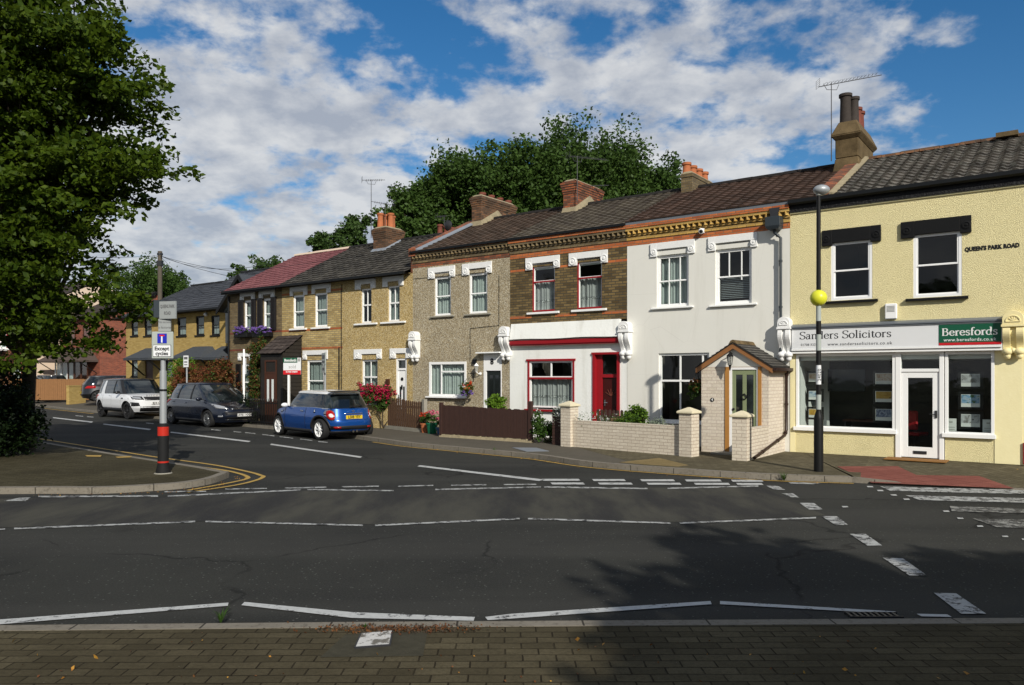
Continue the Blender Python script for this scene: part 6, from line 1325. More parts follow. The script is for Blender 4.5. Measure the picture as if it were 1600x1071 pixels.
def chair(a, t, rz, label):
    r = thing('office_chair', label, 'chair', TER.W(a, t, .1), TER.ang + rz)
    MB().box(-.23, .23, -.22, .22, .42, .5).build('seat', 'chair_red', r, bevel=.03); MB().box(-.21, .21, .2, .26, .56, 1.0).build('backrest', 'chair_red', r, bevel=.03); MB().lathe([(.03, .06), (.03, .42)], n=8).tube([(-.25, 0, .05), (.25, 0, .05)], .02, 6).tube([(0, -.25, .05), (0, .25, .05)], .02, 6).build('chair_base', 'dark_metal', r)
chair(2.45, 1.3, R(160), 'red office chair seen through the glass shop door')
dk = thing('desk', 'dark desk inside the left shop window', 'desk', TER.W(1.6, 1.45, .1), TER.ang); MB().box(-.7, .5, -.3, .3, .7, .74).build('desktop', 'brown_door', dk); MB().box(-.66, -.62, -.28, .28, 0, .7).box(.42, .46, -.28, .28, 0, .7).build('desk_leg', 'dark_metal', dk)
for px_, nm in ((1486, 'left'), (1544, 'right')):
    r = thing('notice', 'white framed notice standing at the %s end of the right shop window' % nm, 'notice', TER.W(S(px_, .2), .2, 0), TER.ang); o = MB().box(-.1, .1, 0, .01, .72, .72 + .27).build('paper', 'paper', r); MB().box(-.07, .07, -.004, -.0005, .75, .76).box(-.07, .07, -.004, -.0005, .8, .81).box(-.03, .03, -.004, -.0005, .9, .93).build('printed_lines', 'ink_pale_grey', o)
MBm = thing('door_mat', 'brown coir mat in front of the shop door', 'mat', TER.W((S(1404) + S(1472)) / 2, -.3, KZ + .002), TER.ang); MB().box(-.62, .56, -.26, .26, 0, .018).build('mat', 'coir_mat', MBm)
# aerials
def aerial(px, pytop, ybase, t, label, pybot, blen=1.6, rz=0.6, n=11, dish=False, stem=.014, tilt=.0):
    a = S(px, t); x, y, _ = TER.W(a, t); zt = EYE + (HY - pytop) * y / FP; z0 = EYE + (HY - pybot) * y / FP
    r = thing('tv_aerial', label, 'aerial', (x, y, z0), rz); Hh = zt - z0
    MB().lathe([(stem, 0), (stem * .8, Hh)], n=8).build('mast', 'aerial_metal', r); mb = MB(); mb.tube([(-.35, 0, Hh - .05 - tilt * .3), (blen - .35, 0, Hh + .03 + tilt)], .010, 6)
    for k in range(n):
        xx = -.2 + (blen - .2) * k / n; l_ = .17 - .006 * k; zq = Hh - .045 + (.008 + tilt / n) * k; mb.tube([(xx, -l_, zq), (xx, l_, zq)], .005, 4).tube([(xx, 0, zq - .045), (xx, 0, zq + .045)], .004, 4)
    mb.tube([(-.2, 0, Hh - .05), (-.12, 0, Hh - .18), (.14, 0, Hh - .18), (.2, 0, Hh - .04)], .008, 5); mb.build('boom', 'aerial_metal', r)
    mb = MB(); [mb.tube([(-.36, -.12, Hh + q), (-.36, .12, Hh + q)], .004, 4) for q in (-.13, -.08, -.03, .02, .07)]; mb.tube([(-.36, -.11, Hh - .14), (-.36, -.11, Hh + .08)], .004, 4).tube([(-.36, .11, Hh - .14), (-.36, .11, Hh + .08)], .004, 4).build('reflector', 'aerial_metal', r); return r
aerial(1299, 130, 0, 2.65, 'tall long tv aerial fixed to the tall stone chimney at the right', 252, 1.7, R(2), 15, tilt=.2)
aerial(580, 281, 0, 2.5, 'tall thin tv aerial at the golden house chimney with three orange pots', 372, .9, R(18), 8)
aerial(602, 318, 0, 2.9, 'shorter tv aerial just right of the tallest thin aerial', 392, .9, R(200), 8)
aerial(902, 244, 0, 2.6, 'dark tv aerial standing on the brick chimney without pots', 315, 1.6, R(30), 12)
aerial(922, 290, 0, 3.6, 'small pale tv aerial behind the brick chimney without pots', 318, 1.0, R(10), 8)
aerial(694, 338, 0, 5.9, 'small tv aerial at the low chimney behind the roofs', 366, .5, R(30), 6)
r = thing('satellite_dish', 'dark satellite dish on the roof behind the low red chimney', 'dish', TER.W(S(700, 5.8), 5.8, Z(700, 352, 5.8)), R(-30)); MB().lathe([(.005, -.06), (.12, -.04), (.2, 0), (.2, .012), (.12, -.025), (.005, -.045)], n=18, axis='y').build('dish', 'dark_metal', r, smooth=True); MB().tube([(0, 0, 0), (0, .1, -.5)], .02, 6).build('arm', 'dark_metal', r)
# telegraph pole
yy = 44; xx = (250 - 800) / FP * yy; tp = post_thing('telegraph_pole', 'wooden telegraph pole with wires fanning out behind the sign post', 'pole', xx, yy, 0)
MB().lathe([(.15, .1), (.12, zat(393, yy))], n=12).build('pole', 'pole_wood', tp, smooth=True); MB().box(-.14, .14, -.14, .14, zat(416, yy), zat(408, yy)).lathe([(.16, zat(399, yy)), (.16, zat(396, yy))], n=12).build('junction_box', 'dark_metal', tp)
def wire(p, q, sag):
    return [tuple(Vector(p).lerp(Vector(q), f) - Vector((0, 0, sag * 4 * f * (1 - f)))) for f in np.linspace(0, 1, 13)]
zt = zat(400, yy); mb = MB()
for tx, ty, tz, sg in ((-14, -6, 8.9, .5), (-16, 10, 8.6, .7), (9.5, -9.5, 7.0, .5), (13, -10, 5.9, .5), (16.5, -16, 5.8, .6), (5, -5, 5.8, .2), (-6, -3, 6.2, .2)): mb.tube(wire((0, 0, zt), (tx, ty, tz), sg), .011, 4)
mb.build('overhead_wire', 'black_plastic', tp)
# ------------------------------------------------------------------ cars
def lerp1(pts, x):
    if x <= pts[0][0]: return pts[0][1]
    for (a, b), (c, d) in zip(pts, pts[1:]):
        if x <= c:
            f = (x - a) / (c - a); return b + (d - b) * f
    return pts[-1][1]
def sgnp(v, p): return math.copysign(abs(v) ** p, v)
class Car:
    """body = rounded plan outlines stacked from sill to shoulder and closed by a bonnet-and-boot cap; cabin = a second stack above"""
    def __init__(s, sp): s.sp = sp; s.n = sp.get('n', 4.2)
    def A(s, z, front): return lerp1(s.sp['nose'] if front else s.sp['tail'], z)
    def B(s, z): return lerp1(s.sp['side'], z)
    def top(s, x): return lerp1(s.sp['top'], x)
    def P(s, th, k, off=0.0):
        z = s.sp['zb'] + (s.top(0) - s.sp['zb']) * k
        for _ in range(4):
            x = sgnp(math.cos(th), 2 / s.n) * (s.A(z, math.cos(th) > 0) + off); z = s.sp['zb'] + (s.top(x) - s.sp['zb']) * k
        y = sgnp(math.sin(th), 2 / s.n) * (s.B(z) + off); return (x, y, z)
    def front(s, y, z, off=.004, rear=False):
        b = s.B(z); return ((-1 if rear else 1) * (s.A(z, not rear) * (max(0, 1 - abs(y / b) ** s.n)) ** (1 / s.n) + off), y, z)
    def side(s, x, z, off=.004, left=True):
        a = s.A(z, x > 0); return (x, (1 if left else -1) * (s.B(z) * (max(0, 1 - abs(x / a) ** s.n)) ** (1 / s.n) + off), z)
    def gp(s, th, t, off=0.0):       # cabin surface
        c = s.sp['cab']; ct, st_ = math.cos(th), math.sin(th); m = 5.0
        x0 = c['xf0'] if ct > 0 else -c['xr0']; x1 = c['xf1'] if ct > 0 else -c['xr1']; bl = t + c.get('bulge', .10) * math.sin(math.pi * t)
        tt = t; ax = x0 + (x1 - x0) * (tt - c.get('curve', .06) * math.sin(math.pi * tt)); wy = c['w0'] + (c['w1'] - c['w0']) * (tt ** 1.5)
        x = sgnp(ct, 2 / m) * (ax + off); y = sgnp(st_, 2 / m) * (wy + off)
        zb = s.top(x) - .02; return (x, y, zb + (c['zr'] + c.get('crown', .03) * (1 - abs(x) / 2.2) - .05 - zb) * t)
    def sth(s, x, t, left=True):     # angle at which the cabin side stands at x
        lo, hi = 1e-3, math.pi - 1e-3
        for _ in range(40):
            m = (lo + hi) / 2
            if s.gp(m, t)[0] > x: lo = m
            else: hi = m
        return m if left else -m
def grid(fn, nu, nv, u0=0, u1=1, v0=0, v1=1, mb=None, thick=None):
    mb = mb or MB(); i = len(mb.v)
    for a in range(nu + 1):
        for b in range(nv + 1): mb.v.append(tuple(fn(u0 + (u1 - u0) * a / nu, v0 + (v1 - v0) * b / nv)))
    for a in range(nu):
        for b in range(nv): q = i + a * (nv + 1) + b; mb.f.append((q, q + 1, q + nv + 2, q + nv + 1)); mb.m.append(0)
    return mb
def quadfn(c, surf, **k):       # bilinear patch through four (u, z) corners laid on a surface
    (a, b, d, e) = c
    return lambda u, v: surf((a[0] * (1 - u) + b[0] * u) * (1 - v) + (e[0] * (1 - u) + d[0] * u) * v, (a[1] * (1 - u) + b[1] * u) * (1 - v) + (e[1] * (1 - u) + d[1] * u) * v, **k)
def solidify(o, t): m = o.modifiers.new('thick', 'SOLIDIFY'); m.thickness = t; m.offset = 1; return o
def make_car(sp, label, x, y, z, heading, cat='car'):
    c = Car(sp); r = thing('parked_car', label, cat, (x, y, z), heading, 'cars parked along the street')
    NT_, NK = 72, 12; mb = MB()
    for k in range(NK + 1):
        for q in range(NT_): mb.v.append(c.P(2 * math.pi * q / NT_, k / NK))
    nr = 7; topring = [mb.v[NK * NT_ + q] for q in range(NT_)]
    for j in range(1, nr + 1):
        f = 1 - (j / nr) ** 1.0 * .999 if j > 1 else .965
        for (X, Y, Z_) in topring:
            xx, yy = X * f, Y * f; mb.v.append((xx, yy, c.top(xx) + .045 * (1 - (yy / .9) ** 2) * (1 - f) ** .5 + (.008 if j == 1 else .014)))
    for k in range(NK + nr):
        for q in range(NT_): a = k * NT_ + q; b = k * NT_ + (q + 1) % NT_; mb.f.append((a, b, b + NT_, a + NT_)); mb.m.append(0)
    mb.f.append(tuple(reversed(range(NT_)))); mb.m.append(1); mb.f.append(tuple((NK + nr) * NT_ + q for q in range(NT_))); mb.m.append(0)
    body = mb.build('body', [sp['paint'], 'trim_black'], r, smooth=True)
    cut = MB(); wr = sp['wr']; ar = wr + .055
    for wx in sp['wx']:
        for sgn in (-1, 1): cut.lathe([(ar, sgn * (c.B(.4) - .32)), (ar, sgn * (c.B(.4) + .3))], (wx, 0, wr + .01), 32, axis='y')
    co = cut.build('cutter', ['trim_black'], None, off=(0, 0, 0)); bmx = bmesh.new(); bmx.from_mesh(co.data); bmesh.ops.recalc_face_normals(bmx, faces=bmx.faces); bmx.to_mesh(co.data); bmx.free()
    bmx = bmesh.new(); bmx.from_mesh(body.data); bmesh.ops.recalc_face_normals(bmx, faces=bmx.faces); bmx.to_mesh(body.data); bmx.free()
    co.matrix_world = Matrix.Translation((x, y, z)) @ Matrix.Rotation(heading, 4, 'Z')
    bm_ = body.modifiers.new('arches', 'BOOLEAN'); bm_.operation = 'DIFFERENCE'; bm_.object = co; bm_.solver = 'EXACT'
    try: bm_.material_mode = 'TRANSFER'
    except Exception: pass
    bpy.context.view_layer.update(); dg = bpy.context.evaluated_depsgraph_get(); me = bpy.data.meshes.new_from_object(body.evaluated_get(dg), depsgraph=dg)
    body.modifiers.clear(); body.data = me; me.name = 'body'; bpy.data.objects.remove(co)
    try: me.set_sharp_from_angle(angle=R(35))
    except Exception: pass
    # cabin: dark glass all round, then roof and pillars in paint
    NG, KG = 64, 8; gb_ = MB()
    for k in range(KG + 1):
        for q in range(NG): gb_.v.append(c.gp(2 * math.pi * q / NG, k / KG))
    for k in range(KG):
        for q in range(NG): a = k * NG + q; b = k * NG + (q + 1) % NG; gb_.f.append((a, b, b + NG, a + NG)); gb_.m.append(0)
    cab = gb_.build('cabin_glass', 'car_glass', r, smooth=True)
    rf = MB(); rings = [(1.0, .012, -.0), (1.0, .016, .022), (.965, .0, .045), (.85, 0, .062), (.6, 0, .078), (.3, 0, .084), (.001, 0, .086)]
    for f, off, dz in rings:
        for q in range(NG): p = c.gp(2 * math.pi * q / NG, .965 if dz <= 0 else 1.0, off); rf.v.append((p[0] * f + (1 - f) * (sp['cab']['xf1'] + sp['cab']['xr1']) / 2 * 1, p[1] * f, p[2] + dz))
    for k in range(len(rings) - 1):
        for q in range(NG): a = k * NG + q; b = k * NG + (q + 1) % NG; rf.f.append((a, b, b + NG, a + NG)); rf.m.append(0)
    rf.build('roof', sp.get('roof', sp['paint']), r, smooth=True)
    pm_ = MB()
    for (xa, xb, xc, xd, m) in sp['pillars']:
        for left in (True, False):
            p_ = MB(); grid(lambda u, v: c.gp(c.sth((xa + (xb - xa) * u) * (1 - v) + (xc + (xd - xc) * u) * v, v, left), v, .010), 3, 6, mb=p_); p_.build('pillar', m, r, smooth=True)
    if sp.get('beltline'):
        b_ = MB()
        for left in (True, False): grid(lambda u, v: c.gp(c.sth(sp['cab']['xr0'] + .1 + (sp['cab']['xf0'] - sp['cab']['xr0'] - .35) * u, .04, left), .0 + .07 * v, .014), 16, 1, mb=b_)
        b_.build('belt_moulding', sp['beltline'], r, smooth=True)
    def sidepatch(nm, m, quads_, off=.004, nu=8, nv=2, parent=None, both=True):
        pm = MB()
        for qd in quads_:
            for left in ((True, False) if both else (True,)): grid(quadfn(qd, c.side, off=off, left=left), nu, nv, mb=pm)
        return solidify(pm.build(nm, m, parent or r, smooth=True), .006)
    def facepatch(nm, m, quads_, rear=False, off=.004, nu=6, nv=3, parent=None, th=.008):
        pm = MB()
        for qd in quads_:
            if isinstance(qd[0], str): grid(lambda u, v: c.front(qd[1] + qd[3] * v * math.cos(2 * math.pi * u), qd[2] + qd[4] * v * math.sin(2 * math.pi * u), off=off, rear=rear), 20, 3, v0=.02, mb=pm)
            else: grid(quadfn(qd, c.front, off=off, rear=rear), nu, nv, mb=pm)
        return solidify(pm.build(nm, m, parent or r, smooth=True), th)
    # arches, sills
    if sp.get('arch'):
        for wx in sp['wx']:
            for left in (True, False):
                am = MB(); grid(lambda u, v: c.side(wx + (ar - .004 + .055 * v) * math.cos(math.pi * u), max(sp['zb'] + .02, wr + .01 + (ar - .004 + .055 * v) * math.sin(math.pi * u)), off=.008, left=left), 24, 1, mb=am); solidify(am.build('arch_trim', sp['arch'], r, smooth=True), .012)
    x0, x1 = sp['wx'][1] + ar + .0, sp['wx'][0] - ar
    sidepatch('sill_trim', 'trim_black', [[(x0, sp['zb']), (x1, sp['zb']), (x1, sp['zb'] + .10), (x0, sp['zb'] + .10)]], nu=12)
    # shut lines and handles
    sh_ = []
    for xx in sp['doors']: sh_.append([(xx - .004, sp['zb'] + .12), (xx + .004, sp['zb'] + .12), (xx + .004, c.top(xx) - .01), (xx - .004, c.top(xx) - .01)])
    sidepatch('door_seam', 'trim_black', sh_, nu=1, nv=8, off=.0005)
    sidepatch('door_handle', sp.get('handle', 'chrome'), [[(xx - .09, zz), (xx + .09, zz + .005), (xx + .09, zz + .03), (xx - .09, zz + .025)] for xx, zz in sp['handles']], off=.02, nu=3)
    for nm, m, rear, qs, off in sp['faces']:
        full = []
        for qd, mirror in qs:
            full.append(qd)
            if mirror: full.append(('E', -qd[1], qd[2], qd[3], qd[4]) if isinstance(qd[0], str) else [(-p[0], p[1]) for p in (qd[1], qd[0], qd[3], qd[2])])
        if nm in ('headlight', 'tail_light', 'fog_light'):
            for f_ in full: facepatch(nm, m, [f_], rear, off)
        else: facepatch(nm, m, full, rear, off, nu=12)
    for nm, m, qs, off in sp.get('sides', []): sidepatch(nm, m, qs, off)
    # number plates
    for rear, zc, txt, m in sp['plates']:
        f = c.front(0, zc, .012, rear); sg = -1 if rear else 1; pl_ = MB(); pl_.box(f[0] - .0, f[0] + sg * .014, -.26, .26, zc - .055, zc + .055); p_ = pl_.build('number_plate', m, r)
        if txt:
            text_part(txt, 'ink', p_, (f[0] + sg * .017, 0, zc), .125, rotz=R(90 if not rear else -90), squeeze=.82, depth=.001, bold=.003, name='plate_characters')
    # mirrors
    for left in (True, False):
        sgn = 1 if left else -1; mx, mz = sp['mirror']; yb = c.B(.85)
        m_ = MB(); m_.ball((mx, sgn * (yb + .07), mz), .1, 12, 8, .75, 1.15, .72); mo = m_.build('wing_mirror', sp.get('mirrorm', sp['paint']), r, smooth=True)
        MB().tube([(mx, sgn * (yb - .1), mz - .05), (mx, sgn * (yb + .03), mz - .03)], .022, 6).build('mirror_arm', 'trim_black', mo)
    # wheels
    for wx in sp['wx']:
        for sgn in (1, -1):
            yc = sgn * (c.B(.35) - .112); tm = MB(); hw = .10
            tm.lathe([(wr * .75, -hw), (wr * .84, -hw), (wr * .95, -hw * .92), (wr, -hw * .7), (wr, hw * .7), (wr * .95, hw * .92), (wr * .84, hw), (wr * .75, hw), (wr * .72, 0), (wr * .75, -hw)], (wx, yc, wr), 32, axis='y', cap=False)
            wo = tm.build('wheel', 'tyre_rubber', r, smooth=True)
            rm = MB(); yo = yc + sgn * hw * .86; rm.lathe([(wr * .77, 0), (wr * .77, -sgn * .02), (wr * .70, -sgn * .03), (wr * .67, -sgn * .07), (wr * .71, 0)], (wx, yo, wr), 32, axis='y', cap=False)
            ns = sp.get('spokes', 8)
            for k in range(ns):
                a = 2 * math.pi * k / ns; sw = sp.get('spokew', .075)
                def rp(rad, da, dy): return (wx + rad * math.cos(a + da), yo + dy, wr + rad * math.sin(a + da))
                r0, r1 = wr * .14, wr * .73; d0, d1 = sw / wr * 1.15, sw / wr * .9 * 1.3 * sp.get('fan', .8)
                q = [rp(r0, -d0 * .9, -sgn * .02), rp(r1, -d1 * .55, -sgn * .012), rp(r1, d1 * .55, -sgn * .012), rp(r0, d0 * .9, -sgn * .02)]
                rm.hexa([(p[0], p[1] - sgn * .03, p[2]) for p in q] + q)
            rm.lathe([(.001, 0), (wr * .17, -sgn * .004), (wr * .2, -sgn * .02), (wr * .2, -sgn * .05)], (wx, yo, wr), 16, axis='y', cap=False)
            rm.build('rim', sp['rim'], wo, smooth=False)
            MB().lathe([(.001, 0), (wr * .62, 0)], (wx, yo - sgn * .075, wr), 24, axis='y', cap=False).build('brake_disc', 'dark_metal', wo)
    MB().box(-sp['nose'][0][1] * .85, sp['nose'][0][1] * .85, -.55, .55, sp['zb'] - .05, sp['zb'] + .03).build('underbody', 'trim_black', r)
    return r, c
TB = 'trim_black'
mini = dict(paint='paint_blue', roof='paint_white', n=4.0, zb=.20, top=[(-1.86, .90), (-1.6, .93), (-.9, .955), (.55, .93), (.95, .90), (1.5, .80), (1.86, .68)], nose=[(.2, 1.74), (.42, 1.85), (.62, 1.83), (.9, 1.70)], tail=[(.2, 1.70), (.36, 1.83), (.58, 1.84), (.66, 1.79), (.95, 1.70)],
    side=[(.2, .79), (.45, .842), (.72, .842), (.95, .79)], wx=(1.24, -1.23), wr=.315, cab=dict(xf0=.93, xf1=.42, xr0=-1.66, xr1=-1.40, w0=.755, w1=.60, zr=1.41, curve=.02), pillars=[],
    beltline='chrome', arch=TB, doors=(.72, -.52), handles=((-.34, .83),), mirror=(.62, .99), mirrorm='paint_white', rim='rim_white', spokes=8, spokew=.062, fan=1.0, handle='chrome',
    faces=[('tail_light', 'chrome', True, [(('E', .63, .75, .105, .165), True)], .006), ('tail_light', 'lamp_red', True, [(('E', .63, .75, .082, .14), True)], .016), ('indicator', 'lamp_white', True, [(('E', .63, .735, .045, .06), True)], .026),
           ('rear_bumper_insert', TB, True, [([(-.62, .33), (.62, .33), (.66, .43), (-.66, .43)], False)], .003), ('fog_light', 'lamp_red', True, [([(.42, .36), (.58, .36), (.60, .405), (.42, .405)], True)], .012), ('boot_handle', 'chrome', True, [([(-.30, .775), (.30, .775), (.30, .79), (-.30, .79)], False)], .012),
           ('badge', 'chrome', True, [([(-.05, .845), (.05, .845), (.04, .87), (-.04, .87)], False)], .01), ('lower_valance', TB, True, [([(-.7, .2), (.7, .2), (.72, .27), (-.72, .27)], False)], .004), ('headlight', 'lamp_clear', False, [([(.48, .6), (.68, .6), (.66, .76), (.5, .76)], True)], .004), ('grille', TB, False, [([(-.4, .5), (.4, .5), (.4, .66), (-.4, .66)], False)], .004),
           ('boot_seam', TB, True, [([(-.5, .60), (.5, .60), (.5, .606), (-.5, .606)], False)], .0015)],
    sides=[('side_indicator', 'chrome', [[(.86, .78), (1.02, .77), (1.02, .83), (.88, .83)]], .006), ('fuel_cap', 'chrome', [[(-1.04, .80), (-.97, .80), (-.97, .90), (-1.02, .90)]], .006)],
    plates=[(True, .68, 'LS08 YEY', 'plate_yellow')])
mo, mc = make_car(mini, 'small blue hatchback with white roof and white wheels parked by the picket fence', -6.02, 24.35, .0, R(132.6)); mo.scale = (1.075, 1.06, 1.0)
MB().tube([(-1.80, .06, .26), (-1.86, .06, .26)], .035, 10).build('exhaust', 'chrome', mo); MB().tube([(-1.80, -.05, .26), (-1.86, -.05, .26)], .035, 10).build('exhaust', 'chrome', mo)
sp = MB(); grid(lambda u, v: (-1.36 - .26 * v, -.58 + 1.16 * u, 1.425 - .015 * v + .02 * (1 - (2 * u - 1) ** 2)), 12, 2, mb=sp); solidify(sp.build('rear_spoiler', TB, mo, smooth=True), -.02)
sp = MB(); sp.tube([(-1.715, .1, .985), (-1.66, -.35, 1.03)], .012, 5); sp.build('rear_wiper', TB, mo)

mpv = dict(paint='paint_navy', n=4.8, zb=.20, top=[(-2.19, 1.0), (-1.6, 1.03), (0, 1.0), (.9, .97), (1.4, .90), (1.9, .80), (2.2, .66)], nose=[(.2, 2.02), (.42, 2.19), (.62, 2.17), (.85, 1.98), (1.0, 1.8)], tail=[(.2, 2.02), (.4, 2.16), (.8, 2.16), (1.05, 2.05)],
    side=[(.2, .85), (.45, .91), (.8, .905), (1.05, .83)], wx=(1.30, -1.35), wr=.325, cab=dict(xf0=1.38, xf1=.30, xr0=-2.0, xr1=-1.72, w0=.80, w1=.60, zr=1.62, curve=.12, crown=.05), pillars=[(-.02, .08, -.04, .02, TB), (-1.0, -.9, -.93, -.87, TB), (1.0, 1.2, .13, .22, 'paint_navy'), (-1.97, -1.80, -1.70, -1.60, 'paint_navy')],
    arch=None, doors=(1.0, 0.02, -.98), handles=((-.2, .88), (-1.15, .92)), handle='paint_navy', mirror=(.92, 1.06), rim='rim_silver', spokes=12, spokew=.028, fan=.9, beltline='chrome',
    faces=[('headlight', 'lamp_clear', False, [([(.50, .70), (.80, .73), (.845, .90), (.60, .80)], True)], .006), ('upper_grille', TB, False, [([(-.44, .67), (.44, .67), (.46, .755), (-.46, .755)], False)], .004), ('grille_bar', 'chrome', False, [([(-.42, .70), (.42, .70), (.43, .722), (-.43, .722)], False)], .014), ('badge', 'chrome', False, [([(-.06, .69), (.06, .69), (.06, .73), (-.06, .73)], False)], .018),
           ('lower_grille', TB, False, [([(-.56, .30), (.56, .30), (.66, .60), (-.66, .60)], False)], .004), ('grille_trim', 'chrome', False, [([(-.60, .285), (.60, .285), (.60, .302), (-.60, .302)], False)], .012), ('fog_light', 'lamp_clear', False, [([(.70, .40), (.79, .40), (.79, .46), (.70, .46)], True)], .008), ('tail_light', 'lamp_red', True, [([(.62, .8), (.82, .8), (.82, 1.0), (.66, 1.0)], True)], .006), ('bonnet_seam', TB, False, [([(-.62, .785), (.62, .785), (.62, .79), (-.62, .79)], False)], .002)],
    plates=[(False, .475, 'AV61 NXH', 'plate_white'), (True, .7, '', 'plate_yellow')])
make_car(mpv, 'dark navy people carrier with silver wheels facing us behind the blue hatchback', -11.75, 30.1, 0, R(-41.5))[0].scale = (1.12, 1.10, .985)

suv = dict(paint='paint_white', roof='paint_black', n=4.6, zb=.32, top=[(-2.3, 1.02), (-1.8, 1.05), (0, 1.07), (.9, 1.06), (1.3, 1.05), (1.9, .98), (2.3, .88)], nose=[(.32, 2.08), (.5, 2.25), (.85, 2.27), (1.05, 2.12)], tail=[(.32, 2.15), (.5, 2.26), (1.05, 2.22)],
    side=[(.32, .89), (.55, .95), (.9, .945), (1.1, .87)], wx=(1.40, -1.34), wr=.365, cab=dict(xf0=1.18, xf1=.48, xr0=-2.18, xr1=-1.95, w0=.84, w1=.70, zr=1.70, curve=.05), pillars=[(-1.36, -.95, -1.10, -.93, 'paint_white'), (-.06, .03, -.02, .04, TB), (.88, 1.06, .33, .42, TB)],
    arch=None, doors=(.92, -.02, -.92), handles=((-.16, .98), (-1.04, 1.0)), handle='paint_white', mirror=(.82, 1.14), mirrorm='paint_black', rim='rim_black', spokes=10, spokew=.035,
    faces=[('headlight', TB, False, [([(.52, .84), (.90, .86), (.90, 1.00), (.58, .98)], True)], .005), ('headlight', 'lamp_clear', False, [([(.62, .87), (.84, .89), (.84, .97), (.64, .96)], True)], .012), ('grille', TB, False, [([(-.50, .82), (.50, .82), (.53, .97), (-.53, .97)], False)], .006), ('grille_bar', 'rim_black', False, [([(-.46, .885), (.46, .885), (.47, .90), (-.47, .90)], False)], .016),
           ('lower_grille', TB, False, [([(-.62, .34), (.62, .34), (.66, .56), (-.66, .56)], False)], .005), ('fog_light', TB, False, [([(.66, .58), (.90, .56), (.88, .74), (.70, .72)], True)], .006), ('tail_light', 'lamp_red', True, [([(.62, .85), (.88, .85), (.88, 1.0), (.62, 1.0)], True)], .006)],
    sides=[('lower_cladding', TB, [[(-.95, .32), (.98, .32), (.98, .47), (-.95, .47)]], .006), ('side_vent', TB, [[(1.0, .86), (1.14, .86), (1.14, .92), (1.02, .92)]], .006)],
    plates=[(False, .70, 'BJ16 OXK', 'plate_white'), (True, .75, '', 'plate_yellow')])
so, scr = make_car(suv, 'white off-road car with black roof and black wheels behind the sign post', -17.45, 35.5, 0, R(-42)); so.scale = (1.10, 1.08, 1.03)
text_part('DISCOVERY', 'ink_grey', so, (2.21, 0, 1.015), .1, rotz=R(90), spacing=1.9, depth=.004, name='bonnet_lettering')

hat = dict(paint='paint_black', n=3.8, zb=.22, top=[(-2.0, .98), (-1.5, 1.0), (0, .98), (.9, .95), (1.5, .85), (2.0, .7)], nose=[(.2, 1.9), (.45, 2.0), (.9, 1.8)], tail=[(.2, 1.85), (.4, 1.97), (.95, 1.9)], side=[(.2, .80), (.45, .87), (.95, .80)], wx=(1.25, -1.22), wr=.32,
    cab=dict(xf0=1.25, xf1=.35, xr0=-1.88, xr1=-1.55, w0=.76, w1=.6, zr=1.5, curve=.08), pillars=[(-.05, .04, -.04, .02, TB), (-1.3, -1.0, -1.15, -1.0, 'paint_black'), (.88, 1.08, .2, .3, 'paint_black')], doors=(.9, 0, -.9), handles=((-.2, .87), (-1.1, .9)), handle='paint_black', mirror=(.8, 1.03), rim='rim_silver', spokes=8, spokew=.045,
    faces=[('tail_light', 'lamp_red', True, [([(.52, .78), (.76, .80), (.74, .94), (.60, .93)], True)], .006), ('headlight', 'lamp_clear', False, [([(.5, .62), (.78, .64), (.78, .76), (.55, .74)], True)], .006)], plates=[(True, .55, 'EK59', 'plate_yellow')])
make_car(hat, 'black hatchback with rear to the low brick wall on the far forecourt', -24.2, 47.6, .34, R(36))[0].scale = (1.14, 1.12, 1.04)
hat2 = dict(hat); hat2['paint'] = 'paint_black'; hat2['plates'] = [(False, .5, '', 'plate_white')]
make_car(hat2, 'dark car at the left edge mostly hidden by the big bush', -19.95, 29.75, 0, R(-46))
hat3 = dict(hat); hat3['paint'] = 'paint_grey'; hat3['plates'] = []
make_car(hat3, 'grey car roof just visible above the wooden fence', -33.0, 54.6, .45, R(143.6))
# ------------------------------------------------------------------ plants
def leafmesh(name, mats, parent, C, size, rng, weights=None, flat=.0, aspect=.62, midx=None):
    """C: (n,3) leaf centres; each leaf is one small folded blade"""
    n = len(C); s = size * rng.uniform(.65, 1.25, n)
    d = rng.normal(size=(n, 3)); d[:, 2] = d[:, 2] * .6 - .25; d /= np.linalg.norm(d, axis=1)[:, None]
    u = rng.normal(size=(n, 3)); u[:, 2] += flat; w_ = np.cross(d, u); w_ /= np.linalg.norm(w_, axis=1)[:, None] + 1e-9; nn = np.cross(d, w_)
    a = C - d * (s * .5)[:, None]; b = C + w_ * (s * aspect * .5)[:, None] + nn * (s * .10)[:, None]; c = C + d * (s * .5)[:, None]; e = C - w_ * (s * aspect * .5)[:, None] + nn * (s * .10)[:, None]
    V = np.stack([a, b, c, e], 1).reshape(-1, 3).astype(np.float32)
    me = bpy.data.meshes.new(name); me.vertices.add(4 * n); me.vertices.foreach_set('co', V.ravel()); me.loops.add(4 * n); me.loops.foreach_set('vertex_index', np.arange(4 * n, dtype=np.int32))
    me.polygons.add(n); me.polygons.foreach_set('loop_start', np.arange(0, 4 * n, 4, dtype=np.int32)); me.polygons.foreach_set('loop_total', np.full(n, 4, dtype=np.int32))
    for m in ([mats] if isinstance(mats, str) else mats): me.materials.append(M(m))
    if midx is not None: me.polygons.foreach_set('material_index', midx.astype(np.int32))
    me.update(calc_edges=True); o = bpy.data.objects.new(name, me); COL.objects.link(o)
    if parent: o.parent = parent
    return o
